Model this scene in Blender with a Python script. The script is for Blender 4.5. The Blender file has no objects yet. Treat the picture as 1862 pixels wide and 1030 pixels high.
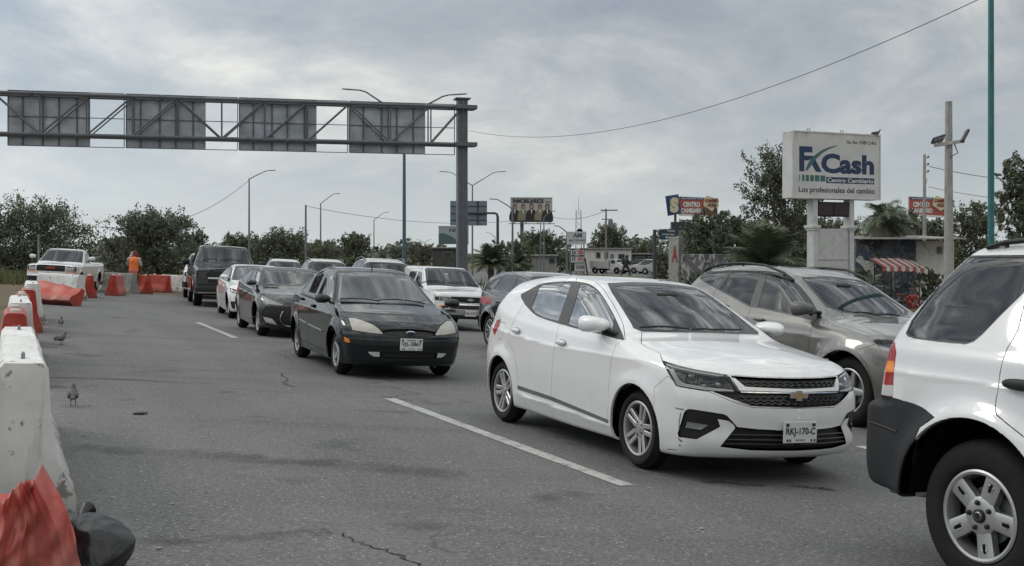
# Queue of cars on a wide city road under a cloudy sky
import bpy, math, random
import numpy as np
from mathutils import Vector, Matrix
SC = bpy.context.scene
COL = SC.collection
R = math.radians
# ---------------------------------------------------------------- camera
F_PX, CX, HY, CAM_H = 2000.0, 931.0, 460.0, 1.65
cam_d = bpy.data.cameras.new('camera'); cam_o = bpy.data.objects.new('camera', cam_d); COL.objects.link(cam_o)
cam_o.location = (0, 0, CAM_H); cam_o.rotation_euler = (R(90), 0, 0)
cam_d.sensor_width = 36; cam_d.lens = 36 * F_PX / 1862; cam_d.shift_y = -55 / 1862
cam_d.clip_start = .05; cam_d.clip_end = 6000
SC.camera = cam_o
# ---------------------------------------------------------------- view
SC.view_settings.view_transform = 'Standard'; SC.view_settings.look = 'None'
SC.view_settings.exposure = 0.10; SC.view_settings.gamma = 1
SC.cycles.use_denoising = True
SC.cycles.max_bounces = 7; SC.cycles.transparent_max_bounces = 14
SC.cycles.diffuse_bounces = 2; SC.cycles.glossy_bounces = 3; SC.cycles.transmission_bounces = 3
SC.cycles.caustics_reflective = False; SC.cycles.caustics_refractive = False
# ---------------------------------------------------------------- sun (veiled by cloud)
SUN_EL, SUN_AZ = R(36), math.atan2(.34, -.85)          # azimuth in the x,y plane: from the left, a little beyond
sdir = Vector((math.cos(SUN_EL) * math.cos(SUN_AZ), math.cos(SUN_EL) * math.sin(SUN_AZ), math.sin(SUN_EL)))
sun_d = bpy.data.lights.new('sun', 'SUN'); sun_d.energy = 0.5; sun_d.angle = R(14); sun_d.color = (1, .95, .87)
sun_o = bpy.data.objects.new('sun', sun_d); COL.objects.link(sun_o)
sun_o.rotation_euler = sdir.to_track_quat('Z', 'Y').to_euler()
# ---------------------------------------------------------------- world: sky with a layer of broken cloud
W_ = bpy.data.worlds.new('World'); SC.world = W_; W_.use_nodes = True
def build_world():
    nt = W_.node_tree; nt.nodes.clear(); N = nt.nodes.new; L = nt.links.new
    def math_(op, a, b=None, c=None, clamp=False):
        n = N('ShaderNodeMath'); n.operation = op; n.use_clamp = clamp
        for i, v in enumerate((a, b, c)):
            if v is None: continue
            if isinstance(v, (int, float)): n.inputs[i].default_value = v
            else: L(v, n.inputs[i])
        return n.outputs[0]
    def vmath(op, a, b=None):
        n = N('ShaderNodeVectorMath'); n.operation = op
        for i, v in enumerate((a, b)):
            if v is None: continue
            if isinstance(v, tuple): n.inputs[i].default_value = v
            else: L(v, n.inputs[i])
        return n
    def noise(vec, scale, detail, rough, dist=0):
        n = N('ShaderNodeTexNoise'); L(vec, n.inputs['Vector']); n.inputs['Scale'].default_value = scale
        n.inputs['Detail'].default_value = detail; n.inputs['Roughness'].default_value = rough
        n.inputs['Distortion'].default_value = dist; return n.outputs['Fac']
    def ramp(f, stops):
        n = N('ShaderNodeValToRGB'); L(f, n.inputs[0]); e = n.color_ramp.elements
        while len(e) < len(stops): e.new(.5)
        for el, (p, c) in zip(e, stops): el.position = p; el.color = (*c, 1) if len(c) == 3 else c
        return n.outputs[0]
    def mixc(f, a, b, mode='MIX'):
        n = N('ShaderNodeMix'); n.data_type = 'RGBA'; n.blend_type = mode
        if isinstance(f, (int, float)): n.inputs[0].default_value = f
        else: L(f, n.inputs[0])
        for s, v in ((6, a), (7, b)):
            if isinstance(v, tuple): n.inputs[s].default_value = (*v, 1)
            else: L(v, n.inputs[s])
        return n.outputs[2]
    tc = N('ShaderNodeTexCoord'); nrm = vmath('NORMALIZE', tc.outputs['Generated']).outputs[0]
    sep = N('ShaderNodeSeparateXYZ'); L(nrm, sep.inputs[0])
    z = math_('MAXIMUM', sep.outputs[2], 0.0)
    den = math_('ADD', z, .26)
    cb = N('ShaderNodeCombineXYZ')
    L(math_('DIVIDE', sep.outputs[0], den), cb.inputs[0]); L(math_('DIVIDE', sep.outputs[1], den), cb.inputs[1])
    pv = cb.outputs[0]
    warp = vmath('MULTIPLY', pv, (1.15, 1.0, 1)).outputs[0]
    warp = vmath('ADD', warp, (3.7, 1.9, 0.6)).outputs[0]
    n1 = noise(warp, .75, 7, .55, .9)
    n2 = noise(warp, 2.3, 8, .60, .8)
    n3 = noise(warp, 6.0, 6, .62, .4)
    f = math_('ADD', math_('MULTIPLY', n1, .58), math_('ADD', math_('MULTIPLY', n2, .31), math_('MULTIPLY', n3, .11)))
    cloud = ramp(f, [(.33, (.235, .278, .335)), (.42, (.285, .333, .395)), (.475, (.33, .378, .435)), (.525, (.39, .435, .48)), (.59, (.53, .555, .565)), (.67, (.80, .79, .745))])
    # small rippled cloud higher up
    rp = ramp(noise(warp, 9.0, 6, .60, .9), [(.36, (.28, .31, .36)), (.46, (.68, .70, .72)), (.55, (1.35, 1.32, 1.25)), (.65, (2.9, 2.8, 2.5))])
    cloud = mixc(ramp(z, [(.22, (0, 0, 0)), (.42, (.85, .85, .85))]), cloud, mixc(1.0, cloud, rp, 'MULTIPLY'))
    # thicker, paler air near the horizon
    hz = ramp(z, [(0.0, (1, 1, 1)), (.05, (.75, .75, .75)), (.12, (.30, .30, .30)), (.22, (.0, .0, .0))])
    cloud = mixc(math_('MULTIPLY', hz, .85), cloud, (.60, .65, .645))
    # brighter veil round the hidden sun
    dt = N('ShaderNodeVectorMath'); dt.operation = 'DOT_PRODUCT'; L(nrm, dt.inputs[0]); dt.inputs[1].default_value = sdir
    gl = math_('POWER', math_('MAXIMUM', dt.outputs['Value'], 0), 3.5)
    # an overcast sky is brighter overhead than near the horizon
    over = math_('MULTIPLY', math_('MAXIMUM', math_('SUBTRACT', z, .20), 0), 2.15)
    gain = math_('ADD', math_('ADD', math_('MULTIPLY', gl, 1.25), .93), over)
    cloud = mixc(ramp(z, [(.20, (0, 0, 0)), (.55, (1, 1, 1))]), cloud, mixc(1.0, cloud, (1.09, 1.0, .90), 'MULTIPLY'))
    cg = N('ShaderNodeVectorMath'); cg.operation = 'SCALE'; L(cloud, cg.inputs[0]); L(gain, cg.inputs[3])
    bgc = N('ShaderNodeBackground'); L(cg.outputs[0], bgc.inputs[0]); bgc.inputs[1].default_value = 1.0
    sk = N('ShaderNodeTexSky'); sk.sky_type = 'NISHITA'; sk.sun_disc = False
    sk.sun_elevation = SUN_EL; sk.sun_rotation = math.pi / 2 - SUN_AZ
    bgs = N('ShaderNodeBackground'); L(sk.outputs[0], bgs.inputs[0]); bgs.inputs[1].default_value = .09
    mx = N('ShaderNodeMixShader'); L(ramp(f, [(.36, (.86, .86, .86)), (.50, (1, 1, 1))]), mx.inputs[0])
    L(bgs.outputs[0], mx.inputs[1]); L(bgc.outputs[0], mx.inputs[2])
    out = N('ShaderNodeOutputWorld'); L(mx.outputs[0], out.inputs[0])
build_world()
# ================================================================ helpers
rng = np.random.default_rng(7); random.seed(7)
HEAD = R(24.6)
DV = Vector((math.sin(HEAD), -math.cos(HEAD), 0)); NV = Vector((math.cos(HEAD), math.sin(HEAD), 0))
# the road is banked: it falls across the lanes (n), flat again beyond both edges
TILT, N0, NL, NR = .053, 4.25, -5.0, 12.0
def gz_n(n): return -TILT * (min(max(n, NL), NR) - N0)
def gz(x, y): return gz_n(x * NV.x + y * NV.y)
def on(x, y): return Vector((x, y, gz(x, y)))
def at(px, py):                                   # ground point under a place in the view
    a, b = (px - CX) / F_PX, (HY - py) / F_PX; t = (TILT * N0 - CAM_H) / (b + TILT * (NV.x * a + NV.y))
    n = t * (a * NV.x + NV.y)
    if t < 0 or not NL < n < NR:
        z = gz_n(NR if (t < 0 or n > NR) else NL); t = (z - CAM_H) / b
    return on(t * a, t)
def atY(px, py, Y):                               # point at a given depth
    return Vector(((px - CX) / F_PX * Y, Y, CAM_H + (HY - py) / F_PX * Y))
def lane(s, n, z=0):
    v = DV * s + NV * n; return Vector((v.x, v.y, gz_n(n) + z))
def banked(loc, hd):
    """frame standing on the banked road, x along the heading"""
    n = NV.dot(loc); up = (NV * TILT + Vector((0, 0, 1))).normalized() if NL < n < NR else Vector((0, 0, 1))
    f = Vector((math.cos(hd), math.sin(hd), 0)); l = up.cross(f).normalized(); f = l.cross(up)
    M = Matrix.Identity(4)
    for i in range(3): M[i][0], M[i][1], M[i][2], M[i][3] = f[i], l[i], up[i], loc[i]
    return M

def tag(o, label=None, cat=None, group=None, kind=None):
    if label: o['label'] = label
    if cat: o['category'] = cat
    if group: o['group'] = group
    if kind: o['kind'] = kind
    return o
def empty(name, loc=(0, 0, 0), rz=0, label=None, cat=None, group=None, parent=None):
    o = bpy.data.objects.new(name, None); COL.objects.link(o); o.location = loc; o.rotation_euler = (0, 0, rz)
    o.empty_display_size = .2
    if parent: o.parent = parent
    return tag(o, label, cat, group)
def copy_tree(o, parent=None):
    c = o.copy(); COL.objects.link(c)
    if parent: c.parent = parent
    for ch in list(o.children): copy_tree(ch, c)
    return c

def link_mesh(name, me, parent=None):
    o = bpy.data.objects.new(name, me); COL.objects.link(o)
    if parent: o.parent = parent
    return o
def np_mesh(name, V, F, mats, parent=None, normals=None, midx=None, smooth=True):
    """V (n,3), F (m,3|4) arrays -> object"""
    me = bpy.data.meshes.new(name); V = np.asarray(V, np.float32); F = np.asarray(F, np.int32)
    k = F.shape[1]; m = len(F)
    me.vertices.add(len(V)); me.vertices.foreach_set('co', V.ravel())
    me.loops.add(m * k); me.loops.foreach_set('vertex_index', F.ravel())
    me.polygons.add(m); me.polygons.foreach_set('loop_start', np.arange(0, m * k, k, dtype=np.int32))
    if midx is not None: me.polygons.foreach_set('material_index', np.asarray(midx, np.int32))
    me.polygons.foreach_set('use_smooth', np.full(m, smooth))
    me.update(calc_edges=True); me.validate()
    for mt in (mats if isinstance(mats, (list, tuple)) else [mats]): me.materials.append(mt)
    if normals is not None: me.normals_split_custom_set_from_vertices(np.asarray(normals, np.float32).tolist())
    return link_mesh(name, me, parent)

class MB:
    def __init__(s): s.v = []; s.f = []; s.m = []
    def add(s, vs, fs, mi=0, mat=None):
        b = len(s.v)
        if mat is not None: vs = [mat @ Vector(p) for p in vs]
        s.v += [tuple(p) for p in vs]; s.f += [tuple(i + b for i in f) for f in fs]; s.m += [mi] * len(fs); return s
    def box(s, c, d, bev=0, mi=0, mat=None, rz=0):
        hx, hy, hz = (t / 2 for t in d); M = Matrix.Translation(c) @ Matrix.Rotation(rz, 4, 'Z')
        if mat is not None: M = mat @ M
        if bev <= 0:
            vs = [(x, y, z) for x in (-hx, hx) for y in (-hy, hy) for z in (-hz, hz)]
            fs = [(0, 1, 3, 2), (4, 6, 7, 5), (0, 4, 5, 1), (2, 3, 7, 6), (0, 2, 6, 4), (1, 5, 7, 3)]
            return s.add(vs, fs, mi, M)
        b = min(bev, hx * .9, hy * .9, hz * .9); vs = []; ix = {}
        for sx in (-1, 1):
            for sy in (-1, 1):
                for sz in (-1, 1):
                    for a in range(3):
                        p = [sx * hx, sy * hy, sz * hz]
                        for k in range(3):
                            if k != a: p[k] -= (sx, sy, sz)[k] * b
                        ix[(sx, sy, sz, a)] = len(vs); vs.append(p)
        fs = []
        def q(*k): fs.append(tuple(ix[t] for t in k))
        for a in range(3):
            o1, o2 = (a + 1) % 3, (a + 2) % 3
            for sg in (-1, 1):
                ring = []
                for (p, r) in ((-1, -1), (1, -1), (1, 1), (-1, 1)):
                    k = [0, 0, 0]; k[a] = sg; k[o1] = p; k[o2] = r; ring.append((*k, a))
                if sg < 0: ring.reverse()
                q(*ring)
            for p in (-1, 1):
                for r in (-1, 1):
                    k0 = [0, 0, 0]; k0[o1] = p; k0[o2] = r; k1 = list(k0); k0[a] = -1; k1[a] = 1
                    ring = [(*k0, o1), (*k1, o1), (*k1, o2), (*k0, o2)]
                    if p * r < 0: ring.reverse()
                    q(*ring)
        for sx in (-1, 1):
            for sy in (-1, 1):
                for sz in (-1, 1):
                    t = [(sx, sy, sz, a) for a in range(3)]
                    if sx * sy * sz < 0: t.reverse()
                    q(*t)
        return s.add(vs, fs, mi, M)
    def tube(s, path, r, seg=8, caps=True, mi=0, mat=None, flat=1.0):
        P = [Vector(p) for p in path]; rs = r if isinstance(r, (list, tuple)) else [r] * len(P); vs = []; fs = []
        up = None
        for i, p in enumerate(P):
            t = (P[min(i + 1, len(P) - 1)] - P[max(i - 1, 0)]).normalized()
            if up is None:
                up = Vector((0, 0, 1)) if abs(t.z) < .9 else Vector((1, 0, 0))
            a = t.cross(up)
            if a.length < 1e-5: a = t.orthogonal()
            a.normalize(); b = a.cross(t).normalized(); up = b
            for k in range(seg):
                w = 2 * math.pi * k / seg; vs.append(p + a * (math.cos(w) * rs[i]) + b * (math.sin(w) * rs[i] * flat))
        for i in range(len(P) - 1):
            for k in range(seg):
                k2 = (k + 1) % seg; fs.append((i * seg + k, i * seg + k2, (i + 1) * seg + k2, (i + 1) * seg + k))
        if caps:
            fs.append(tuple(reversed(range(seg)))); fs.append(tuple(range((len(P) - 1) * seg, len(P) * seg)))
        return s.add(vs, fs, mi, mat)
    def lathe(s, prof, seg=24, mi=0, mat=None, closed=False):
        """profile of (r, h) turned round z; mat places it"""
        vs = []; fs = []; n = len(prof)
        for k in range(seg):
            w = 2 * math.pi * k / seg; c, d = math.cos(w), math.sin(w)
            vs += [(r * c, r * d, h) for r, h in prof]
        for k in range(seg):
            k2 = (k + 1) % seg
            for i in range(n - 1 if not closed else n):
                j = (i + 1) % n; fs.append((k * n + i, k2 * n + i, k2 * n + j, k * n + j))
        return s.add(vs, fs, mi, mat)
    def prism(s, poly, h0, h1, mi=0, mat=None):
        n = len(poly); vs = [(x, y, h0) for x, y in poly] + [(x, y, h1) for x, y in poly]
        area = sum(poly[i][0] * poly[(i + 1) % n][1] - poly[(i + 1) % n][0] * poly[i][1] for i in range(n))
        fs = [tuple(range(n, 2 * n)), tuple(reversed(range(n)))] + [(i, (i + 1) % n, n + (i + 1) % n, n + i) for i in range(n)]
        if (area < 0) != (h1 < h0): fs = [tuple(reversed(f)) for f in fs]
        return s.add(vs, fs, mi, mat)
    def ball(s, c, r, seg=14, rings=8, mi=0, mat=None, p=1.0):
        r = r if isinstance(r, (list, tuple)) else (r, r, r); vs = []; fs = []
        sg = lambda v: math.copysign(abs(v) ** p, v)
        for i in range(1, rings):
            t = math.pi * i / rings
            for k in range(seg):
                w = 2 * math.pi * k / seg
                vs.append((c[0] + r[0] * sg(math.sin(t)) * sg(math.cos(w)), c[1] + r[1] * sg(math.sin(t)) * sg(math.sin(w)), c[2] + r[2] * sg(math.cos(t))))
        a = len(vs); vs += [(c[0], c[1], c[2] + r[2]), (c[0], c[1], c[2] - r[2])]
        for k in range(seg):
            k2 = (k + 1) % seg; fs.append((a, k, k2))
            for i in range(rings - 2): fs.append((i * seg + k, (i + 1) * seg + k, (i + 1) * seg + k2, i * seg + k2))
            b = (rings - 2) * seg; fs.append((a + 1, b + k2, b + k))
        return s.add(vs, fs, mi, mat)
    def loft(s, rings, caps=True, mi=0, mat=None):
        n = len(rings[0]); vs = [p for r in rings for p in r]; fs = []
        for i in range(len(rings) - 1):
            for k in range(n):
                k2 = (k + 1) % n; fs.append((i * n + k, i * n + k2, (i + 1) * n + k2, (i + 1) * n + k))
        if caps: fs += [tuple(reversed(range(n))), tuple(range((len(rings) - 1) * n, len(rings) * n))]
        return s.add(vs, fs, mi, mat)
    def build(s, name, mats, parent=None, ang=35, flip=False):
        me = bpy.data.meshes.new(name); me.from_pydata(s.v, [], s.f)
        for m in (mats if isinstance(mats, (list, tuple)) else [mats]): me.materials.append(m)
        me.polygons.foreach_set('material_index', s.m)
        me.polygons.foreach_set('use_smooth', [True] * len(s.f)); me.update()
        me.set_sharp_from_angle(angle=R(ang))
        return link_mesh(name, me, parent)

# ---------------------------------------------------------------- lettering
_txt = {}
def text_arrays(s, w, h, bold=0.0, spacing=1.0):
    """flat letters fitted into a w by h box with its lower left corner at the origin (x right, y up)"""
    cu = bpy.data.curves.new('lettering', 'FONT'); cu.body = s; cu.size = 1; cu.offset = bold; cu.space_character = spacing
    cu.resolution_u = 3; cu.fill_mode = 'FRONT'
    ob = bpy.data.objects.new('lettering', cu); COL.objects.link(ob)
    dg = bpy.context.evaluated_depsgraph_get(); dg.update()
    me = bpy.data.meshes.new_from_object(ob.evaluated_get(dg)); bpy.data.objects.remove(ob); bpy.data.curves.remove(cu)
    v = np.array([tuple(x.co) for x in me.vertices]); f = [tuple(p.vertices) for p in me.polygons]
    bpy.data.meshes.remove(me)
    lo, hi = v.min(0), v.max(0); v = (v - lo)
    v[:, 0] *= w / max(hi[0] - lo[0], 1e-6); v[:, 1] *= h / max(hi[1] - lo[1], 1e-6); v[:, 2] = 0
    return v, f
def letters(mb, s, x, y, w, h, M, bold=0.0, mi=0, z=.002, spacing=1.0):
    v, f = text_arrays(s, w, h, bold, spacing)
    return mb.add([(a + x, b + y, z) for a, b, _ in v], f, mi, M)
def face_mat(origin, xdir, up=(0, 0, 1)):
    """frame whose x runs along xdir, y up, z out of the face"""
    x = Vector(xdir).normalized(); y = Vector(up).normalized(); z = x.cross(y).normalized(); y = z.cross(x)
    M = Matrix.Identity(4)
    for i in range(3): M[i][0], M[i][1], M[i][2], M[i][3] = x[i], y[i], z[i], origin[i]
    return M

# ---------------------------------------------------------------- materials
MATS = {}
class NG:
    def __init__(s, name):
        s.m = bpy.data.materials.new(name); s.m.use_nodes = True; s.nt = s.m.node_tree; s.nt.nodes.clear()
        s.out = s.N('ShaderNodeOutputMaterial')
    def N(s, t, **kw):
        n = s.nt.nodes.new(t)
        for k, v in kw.items(): setattr(n, k, v)
        return n
    def L(s, a, b): s.nt.links.new(a, b)
    def put(s, sock, v):
        if isinstance(v, (int, float)): sock.default_value = v
        elif isinstance(v, (tuple, list)): sock.default_value = (*v, 1) if len(v) == 3 and len(sock.default_value) == 4 else v
        else: s.L(v, sock)
    def obj(s, scale=(1, 1, 1)):
        tc = s.N('ShaderNodeTexCoord'); mp = s.N('ShaderNodeMapping'); s.L(tc.outputs['Object'], mp.inputs[0]); mp.inputs['Scale'].default_value = scale
        return mp.outputs[0]
    def noise(s, vec, scale, detail=4, rough=.55, dist=0):
        n = s.N('ShaderNodeTexNoise'); s.L(vec, n.inputs['Vector']); n.inputs['Scale'].default_value = scale; n.inputs['Detail'].default_value = detail
        n.inputs['Roughness'].default_value = rough; n.inputs['Distortion'].default_value = dist; return n.outputs['Fac']
    def ramp(s, f, stops):
        n = s.N('ShaderNodeValToRGB'); s.L(f, n.inputs[0]); e = n.color_ramp.elements
        while len(e) < len(stops): e.new(.5)
        for el, (p, c) in zip(e, stops):
            el.position = p; c = (c, c, c) if isinstance(c, (int, float)) else c; el.color = (*c, 1)
        return n.outputs[0]
    def mix(s, f, a, b, mode='MIX'):
        n = s.N('ShaderNodeMix', data_type='RGBA', blend_type=mode); s.put(n.inputs[0], f); s.put(n.inputs[6], a); s.put(n.inputs[7], b); return n.outputs[2]
    def math(s, op, a, b=0.0, clamp=False):
        n = s.N('ShaderNodeMath', operation=op, use_clamp=clamp); s.put(n.inputs[0], a); s.put(n.inputs[1], b); return n.outputs[0]
    def bump(s, h, strength=.3, dist=.01):
        n = s.N('ShaderNodeBump'); s.L(h, n.inputs['Height']); n.inputs['Strength'].default_value = strength; n.inputs['Distance'].default_value = dist; return n.outputs[0]
    def bsdf(s, col, rough=.5, metal=0, spec=.5, normal=None, **kw):
        b = s.N('ShaderNodeBsdfPrincipled'); s.put(b.inputs['Base Color'], col); s.put(b.inputs['Roughness'], rough); s.put(b.inputs['Metallic'], metal)
        b.inputs['Specular IOR Level'].default_value = spec
        if normal is not None: s.L(normal, b.inputs['Normal'])
        for k, v in kw.items(): s.put(b.inputs[k.replace('_', ' ')], v)
        s.L(b.outputs[0], s.out.inputs[0]); return b
def grey(v): return (v, v, v)
def plain(name, col, rough=.5, metal=0, spec=.5, var=.12, scale=6, bump=0, **kw):
    """one colour with a little uneven wear"""
    if name in MATS: return MATS[name]
    g = NG(name); v = g.obj(); n = g.noise(v, scale, 5, .6)
    c = g.mix(g.ramp(n, [(.3, 0.0), (.7, 1.0)]), tuple(x * (1 - var) for x in col), tuple(min(1, x * (1 + var)) for x in col))
    r = g.math('ADD', g.math('MULTIPLY', g.noise(v, scale * 3, 3), .16), max(.02, rough - .08))
    g.bsdf(c, r, metal, spec, g.bump(g.noise(v, scale * 8, 4), bump) if bump else None, **kw); MATS[name] = g.m; return g.m
def car_paint(name, col, rough=.32, metal=0, dirt=.10, coat=1.0, dirt_col=(.20, .18, .155), spec=.5):
    if name in MATS: return MATS[name]
    g = NG(name); v = g.obj(); sp = g.N('ShaderNodeSeparateXYZ'); g.L(v, sp.inputs[0])
    n = g.noise(v, 5, 6, .65); low = g.ramp(sp.outputs[2], [(.16, 1.0), (.62, 0.0)])
    streak = g.noise(g.obj((3, 3, .6)), 4, 5, .6)
    d = g.math('MULTIPLY', g.math('MULTIPLY', low, g.ramp(n, [(.35, .2), (.65, 1.0)])), min(1, dirt * 4), True)
    d = g.math('ADD', d, g.math('MULTIPLY', g.ramp(streak, [(.5, 0.0), (.75, 1.0)]), dirt), True)
    c = g.mix(d, col, dirt_col)
    g.bsdf(c, g.math('ADD', g.math('MULTIPLY', d, .35), rough), metal, spec, None, Coat_Weight=coat, Coat_Roughness=.03, Coat_IOR=1.6)
    MATS[name] = g.m; return g.m
def glass(name, tint, refl_ior=1.6, rough=.02, tint_col=(1, 1, 1), pale_film=.0):
    """thin glazing: lets tinted light through and mirrors the sky"""
    if name in MATS: return MATS[name]
    g = NG(name); tr = g.N('ShaderNodeBsdfTransparent'); tr.inputs[0].default_value = tuple(tint * c for c in tint_col) + (1,)
    gl = g.N('ShaderNodeBsdfGlossy'); gl.inputs[0].default_value = (.96, .98, 1, 1); gl.inputs['Roughness'].default_value = rough
    fr = g.N('ShaderNodeFresnel'); fr.inputs[0].default_value = refl_ior
    mx = g.N('ShaderNodeMixShader'); g.L(fr.outputs[0], mx.inputs[0]); g.L(tr.outputs[0], mx.inputs[1]); g.L(gl.outputs[0], mx.inputs[2])
    last = mx.outputs[0]
    if pale_film > 0:                                  # grey film painted in for the haze of reflected sky
        df = g.N('ShaderNodeBsdfDiffuse'); df.inputs[0].default_value = (.42, .43, .42, 1)
        m2 = g.N('ShaderNodeMixShader'); n = g.noise(g.obj(), 3, 5, .6)
        g.L(g.math('MULTIPLY', g.ramp(n, [(.3, .35), (.7, 1.0)]), pale_film), m2.inputs[0]); g.L(last, m2.inputs[1]); g.L(df.outputs[0], m2.inputs[2]); last = m2.outputs[0]
    g.L(last, g.out.inputs[0]); MATS[name] = g.m; return g.m
def lit(name, col, strength):
    if name in MATS: return MATS[name]
    g = NG(name); g.bsdf(col, .4, Emission_Color=(*col, 1), Emission_Strength=strength); MATS[name] = g.m; return g.m
RUBBER = plain('tyre_rubber', grey(.014), .78, spec=.25, var=.25, bump=.15)
BLACK_PL = plain('black_plastic', grey(.015), .5, spec=.35)
GREY_PL = plain('worn_grey_plastic', (.020, .021, .024), .6, spec=.3, var=.25)
DARK = plain('dark_underside', grey(.008), .9, spec=.1)
ALLOY = plain('silver_alloy', (.46, .46, .455), .36, .75, var=.1)
CHROME = plain('chrome', (.62, .63, .64), .12, 1.0, var=.05)
STEEL = plain('grey_steel', (.20, .21, .22), .5, .6)
TRIM = plain('gloss_black_trim', grey(.03), .3, spec=.5)
INTERIOR = plain('dark_cabin_lining', (.035, .035, .038), .85, spec=.2)
SEATCLOTH = plain('charcoal_seat_cloth', (.17, .17, .175), .9, spec=.15, var=.3)
PLATE_W = plain('plate_white', (.62, .63, .62), .4, var=.08)
INK = plain('black_ink', grey(.015), .6)
GL_CLEAR = glass('windscreen_glass', .74, 1.72, .012, (.86, .96, 1), .05)
GL_TINT = glass('tinted_side_glass', .32, 3.8, .012, pale_film=.03)
GL_DARK = glass('dark_privacy_glass', .04, 1.75, .012, pale_film=.02)
LENS = glass('clear_lamp_lens', .93, 1.45, .03)
LAMP_IN = plain('lamp_reflector', (.42, .43, .44), .22, .9)
LAMP_DK = plain('lamp_dark_bezel', grey(.03), .3)
# ================================================================ car bodies
class Lut:
    G = np.arange(-1.0, 7.5, .005)
    def __init__(s, pts, sig=.04):
        p = np.array(pts, float); y = np.interp(s.G, p[:, 0], p[:, 1])
        if sig > 0:
            n = int(4 * sig / .005) + 1; k = np.exp(-.5 * (np.arange(-n, n + 1) * .005 / sig) ** 2); k /= k.sum()
            y = np.convolve(np.pad(y, n, mode='edge'), k, mode='valid')
        s.y = y
    def __call__(s, x): return np.interp(x, s.G, s.y)
def smax(a, b, k):
    h = np.maximum(k - np.abs(a - b), 0) / k
    return np.maximum(a, b) + h * h * k * .25
class Shape:
    """body as the rounded meeting of five height fields; u runs back from the nose, a = |y|, z up"""
    def __init__(s, S):
        s.S = S; g = S.get
        s.top = Lut(S['top'], g('top_sig', .05)); s.plan = Lut(S['plan'], .10); s.belt = Lut(S['belt'], .08)
        s.tum = Lut(g('tumble', [(0, .45), (6, .45)]), .15); s.sh = Lut(g('shoulder', [(0, .012), (6, .012)]), .1)
        s.low = Lut(S['low'], .03); s.nose = Lut(S['nose'], g('nose_sig', .025)); s.tail = Lut(S['tail'], g('tail_sig', .025)); s.bot = Lut(S['bot'], .05)
        s.crown = Lut(g('crown', [(0, .04), (6, .03)]), .15); s.bowt = Lut(g('bow_top', [(0, .0), (.9, .15), (2.2, .12), (3, -.05), (5, -.10)]), .2)
        s.kwt = Lut(g('k_edge', [(0, .10), (6, .16)]), .1)
        s.bf, s.bfp = g('bow_front', (.30, 2.6)); s.br, s.brp = g('bow_rear', (.22, 2.8)); s.kf = g('k_front', .12); s.kr = g('k_rear', .12)
        s.cre = [(Lut(c[0], .06), c[1], c[2], c[3], c[4]) for c in g('creases', [])]   # z(u), amp, width above, width below, (u0,u1)
        s.fl = g('flare', .014); s.flr = g('flare_w', .07); s.ar = S['arch_r']
        s.wc = [S['foh'], S['foh'] + S['wb']]; s.wz = S['wheel_r']
        s.hw = S['W'] / 2; s.wscale = 1.0
    def W(s, u, z):
        w = s.plan(u) - s.low(z); zb = s.belt(u); q = .025
        t = np.clip((z - zb) / q, -40, 40); sp = q * np.where(t > 30, t, np.log1p(np.exp(np.minimum(t, 30))))
        w = w - sp * s.tum(u) - s.sh(u) / (1 + np.exp(-(z - zb) / .012))
        for zc, amp, wa, wb, (u0, u1) in s.cre:
            d = z - zc(u); fade = 1 / (1 + np.exp(-(u - u0) / .06)) / (1 + np.exp((u - u1) / .06))
            w = w + amp * np.where(d > 0, np.exp(-d / wa), np.exp(d / wb)) * fade
        if s.fl:
            for c in s.wc:
                r = np.hypot(u - c, z - s.wz); w = w + s.fl * np.exp(-np.maximum(r - s.ar, 0) ** 2 / (2 * s.flr ** 2)) * (z > s.wz - .35)
        return w
    def T(s, u, a):
        q = (a / s.hw) ** 2
        return s.top(u - s.bowt(u) * q) - s.crown(u) * q
    def Fn(s, a, z): return s.nose(z) + s.bf * (np.abs(a) / s.hw) ** s.bfp
    def Rr(s, a, z): return s.tail(z) - s.br * (np.abs(a) / s.hw) ** s.brp
    def d(s, u, a, z):
        """signed distance; works pointwise or on broadcastable axes"""
        e = .004
        def nf(f, x, y, v):
            w = f(x, y); gx = (f(x + e, y) - f(x - e, y)) / (2 * e); gy = (f(x, y + e) - f(x, y - e)) / (2 * e)
            return (v - w) / np.sqrt(1 + gx * gx + gy * gy)
        a0 = np.abs(a)
        dW = nf(s.W, u, z, a0); dT = nf(s.T, u, a0, z); dF = -nf(s.Fn, a0, z, u); dR = nf(s.Rr, a0, z, u)
        dB = s.bot(u) - z
        r = smax(dW, dT, s.kwt(u)); r = smax(r, dF, s.kf); r = smax(r, dR, s.kr); return smax(r, dB, .04)
    def dp(s, P): return s.d(P[:, 0], P[:, 1], P[:, 2])
    def grad(s, P, e=.003):
        G = np.empty_like(P)
        for k in range(3):
            h = np.zeros(3); h[k] = e; G[:, k] = (s.dp(P + h) - s.dp(P - h)) / (2 * e)
        return G

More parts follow.
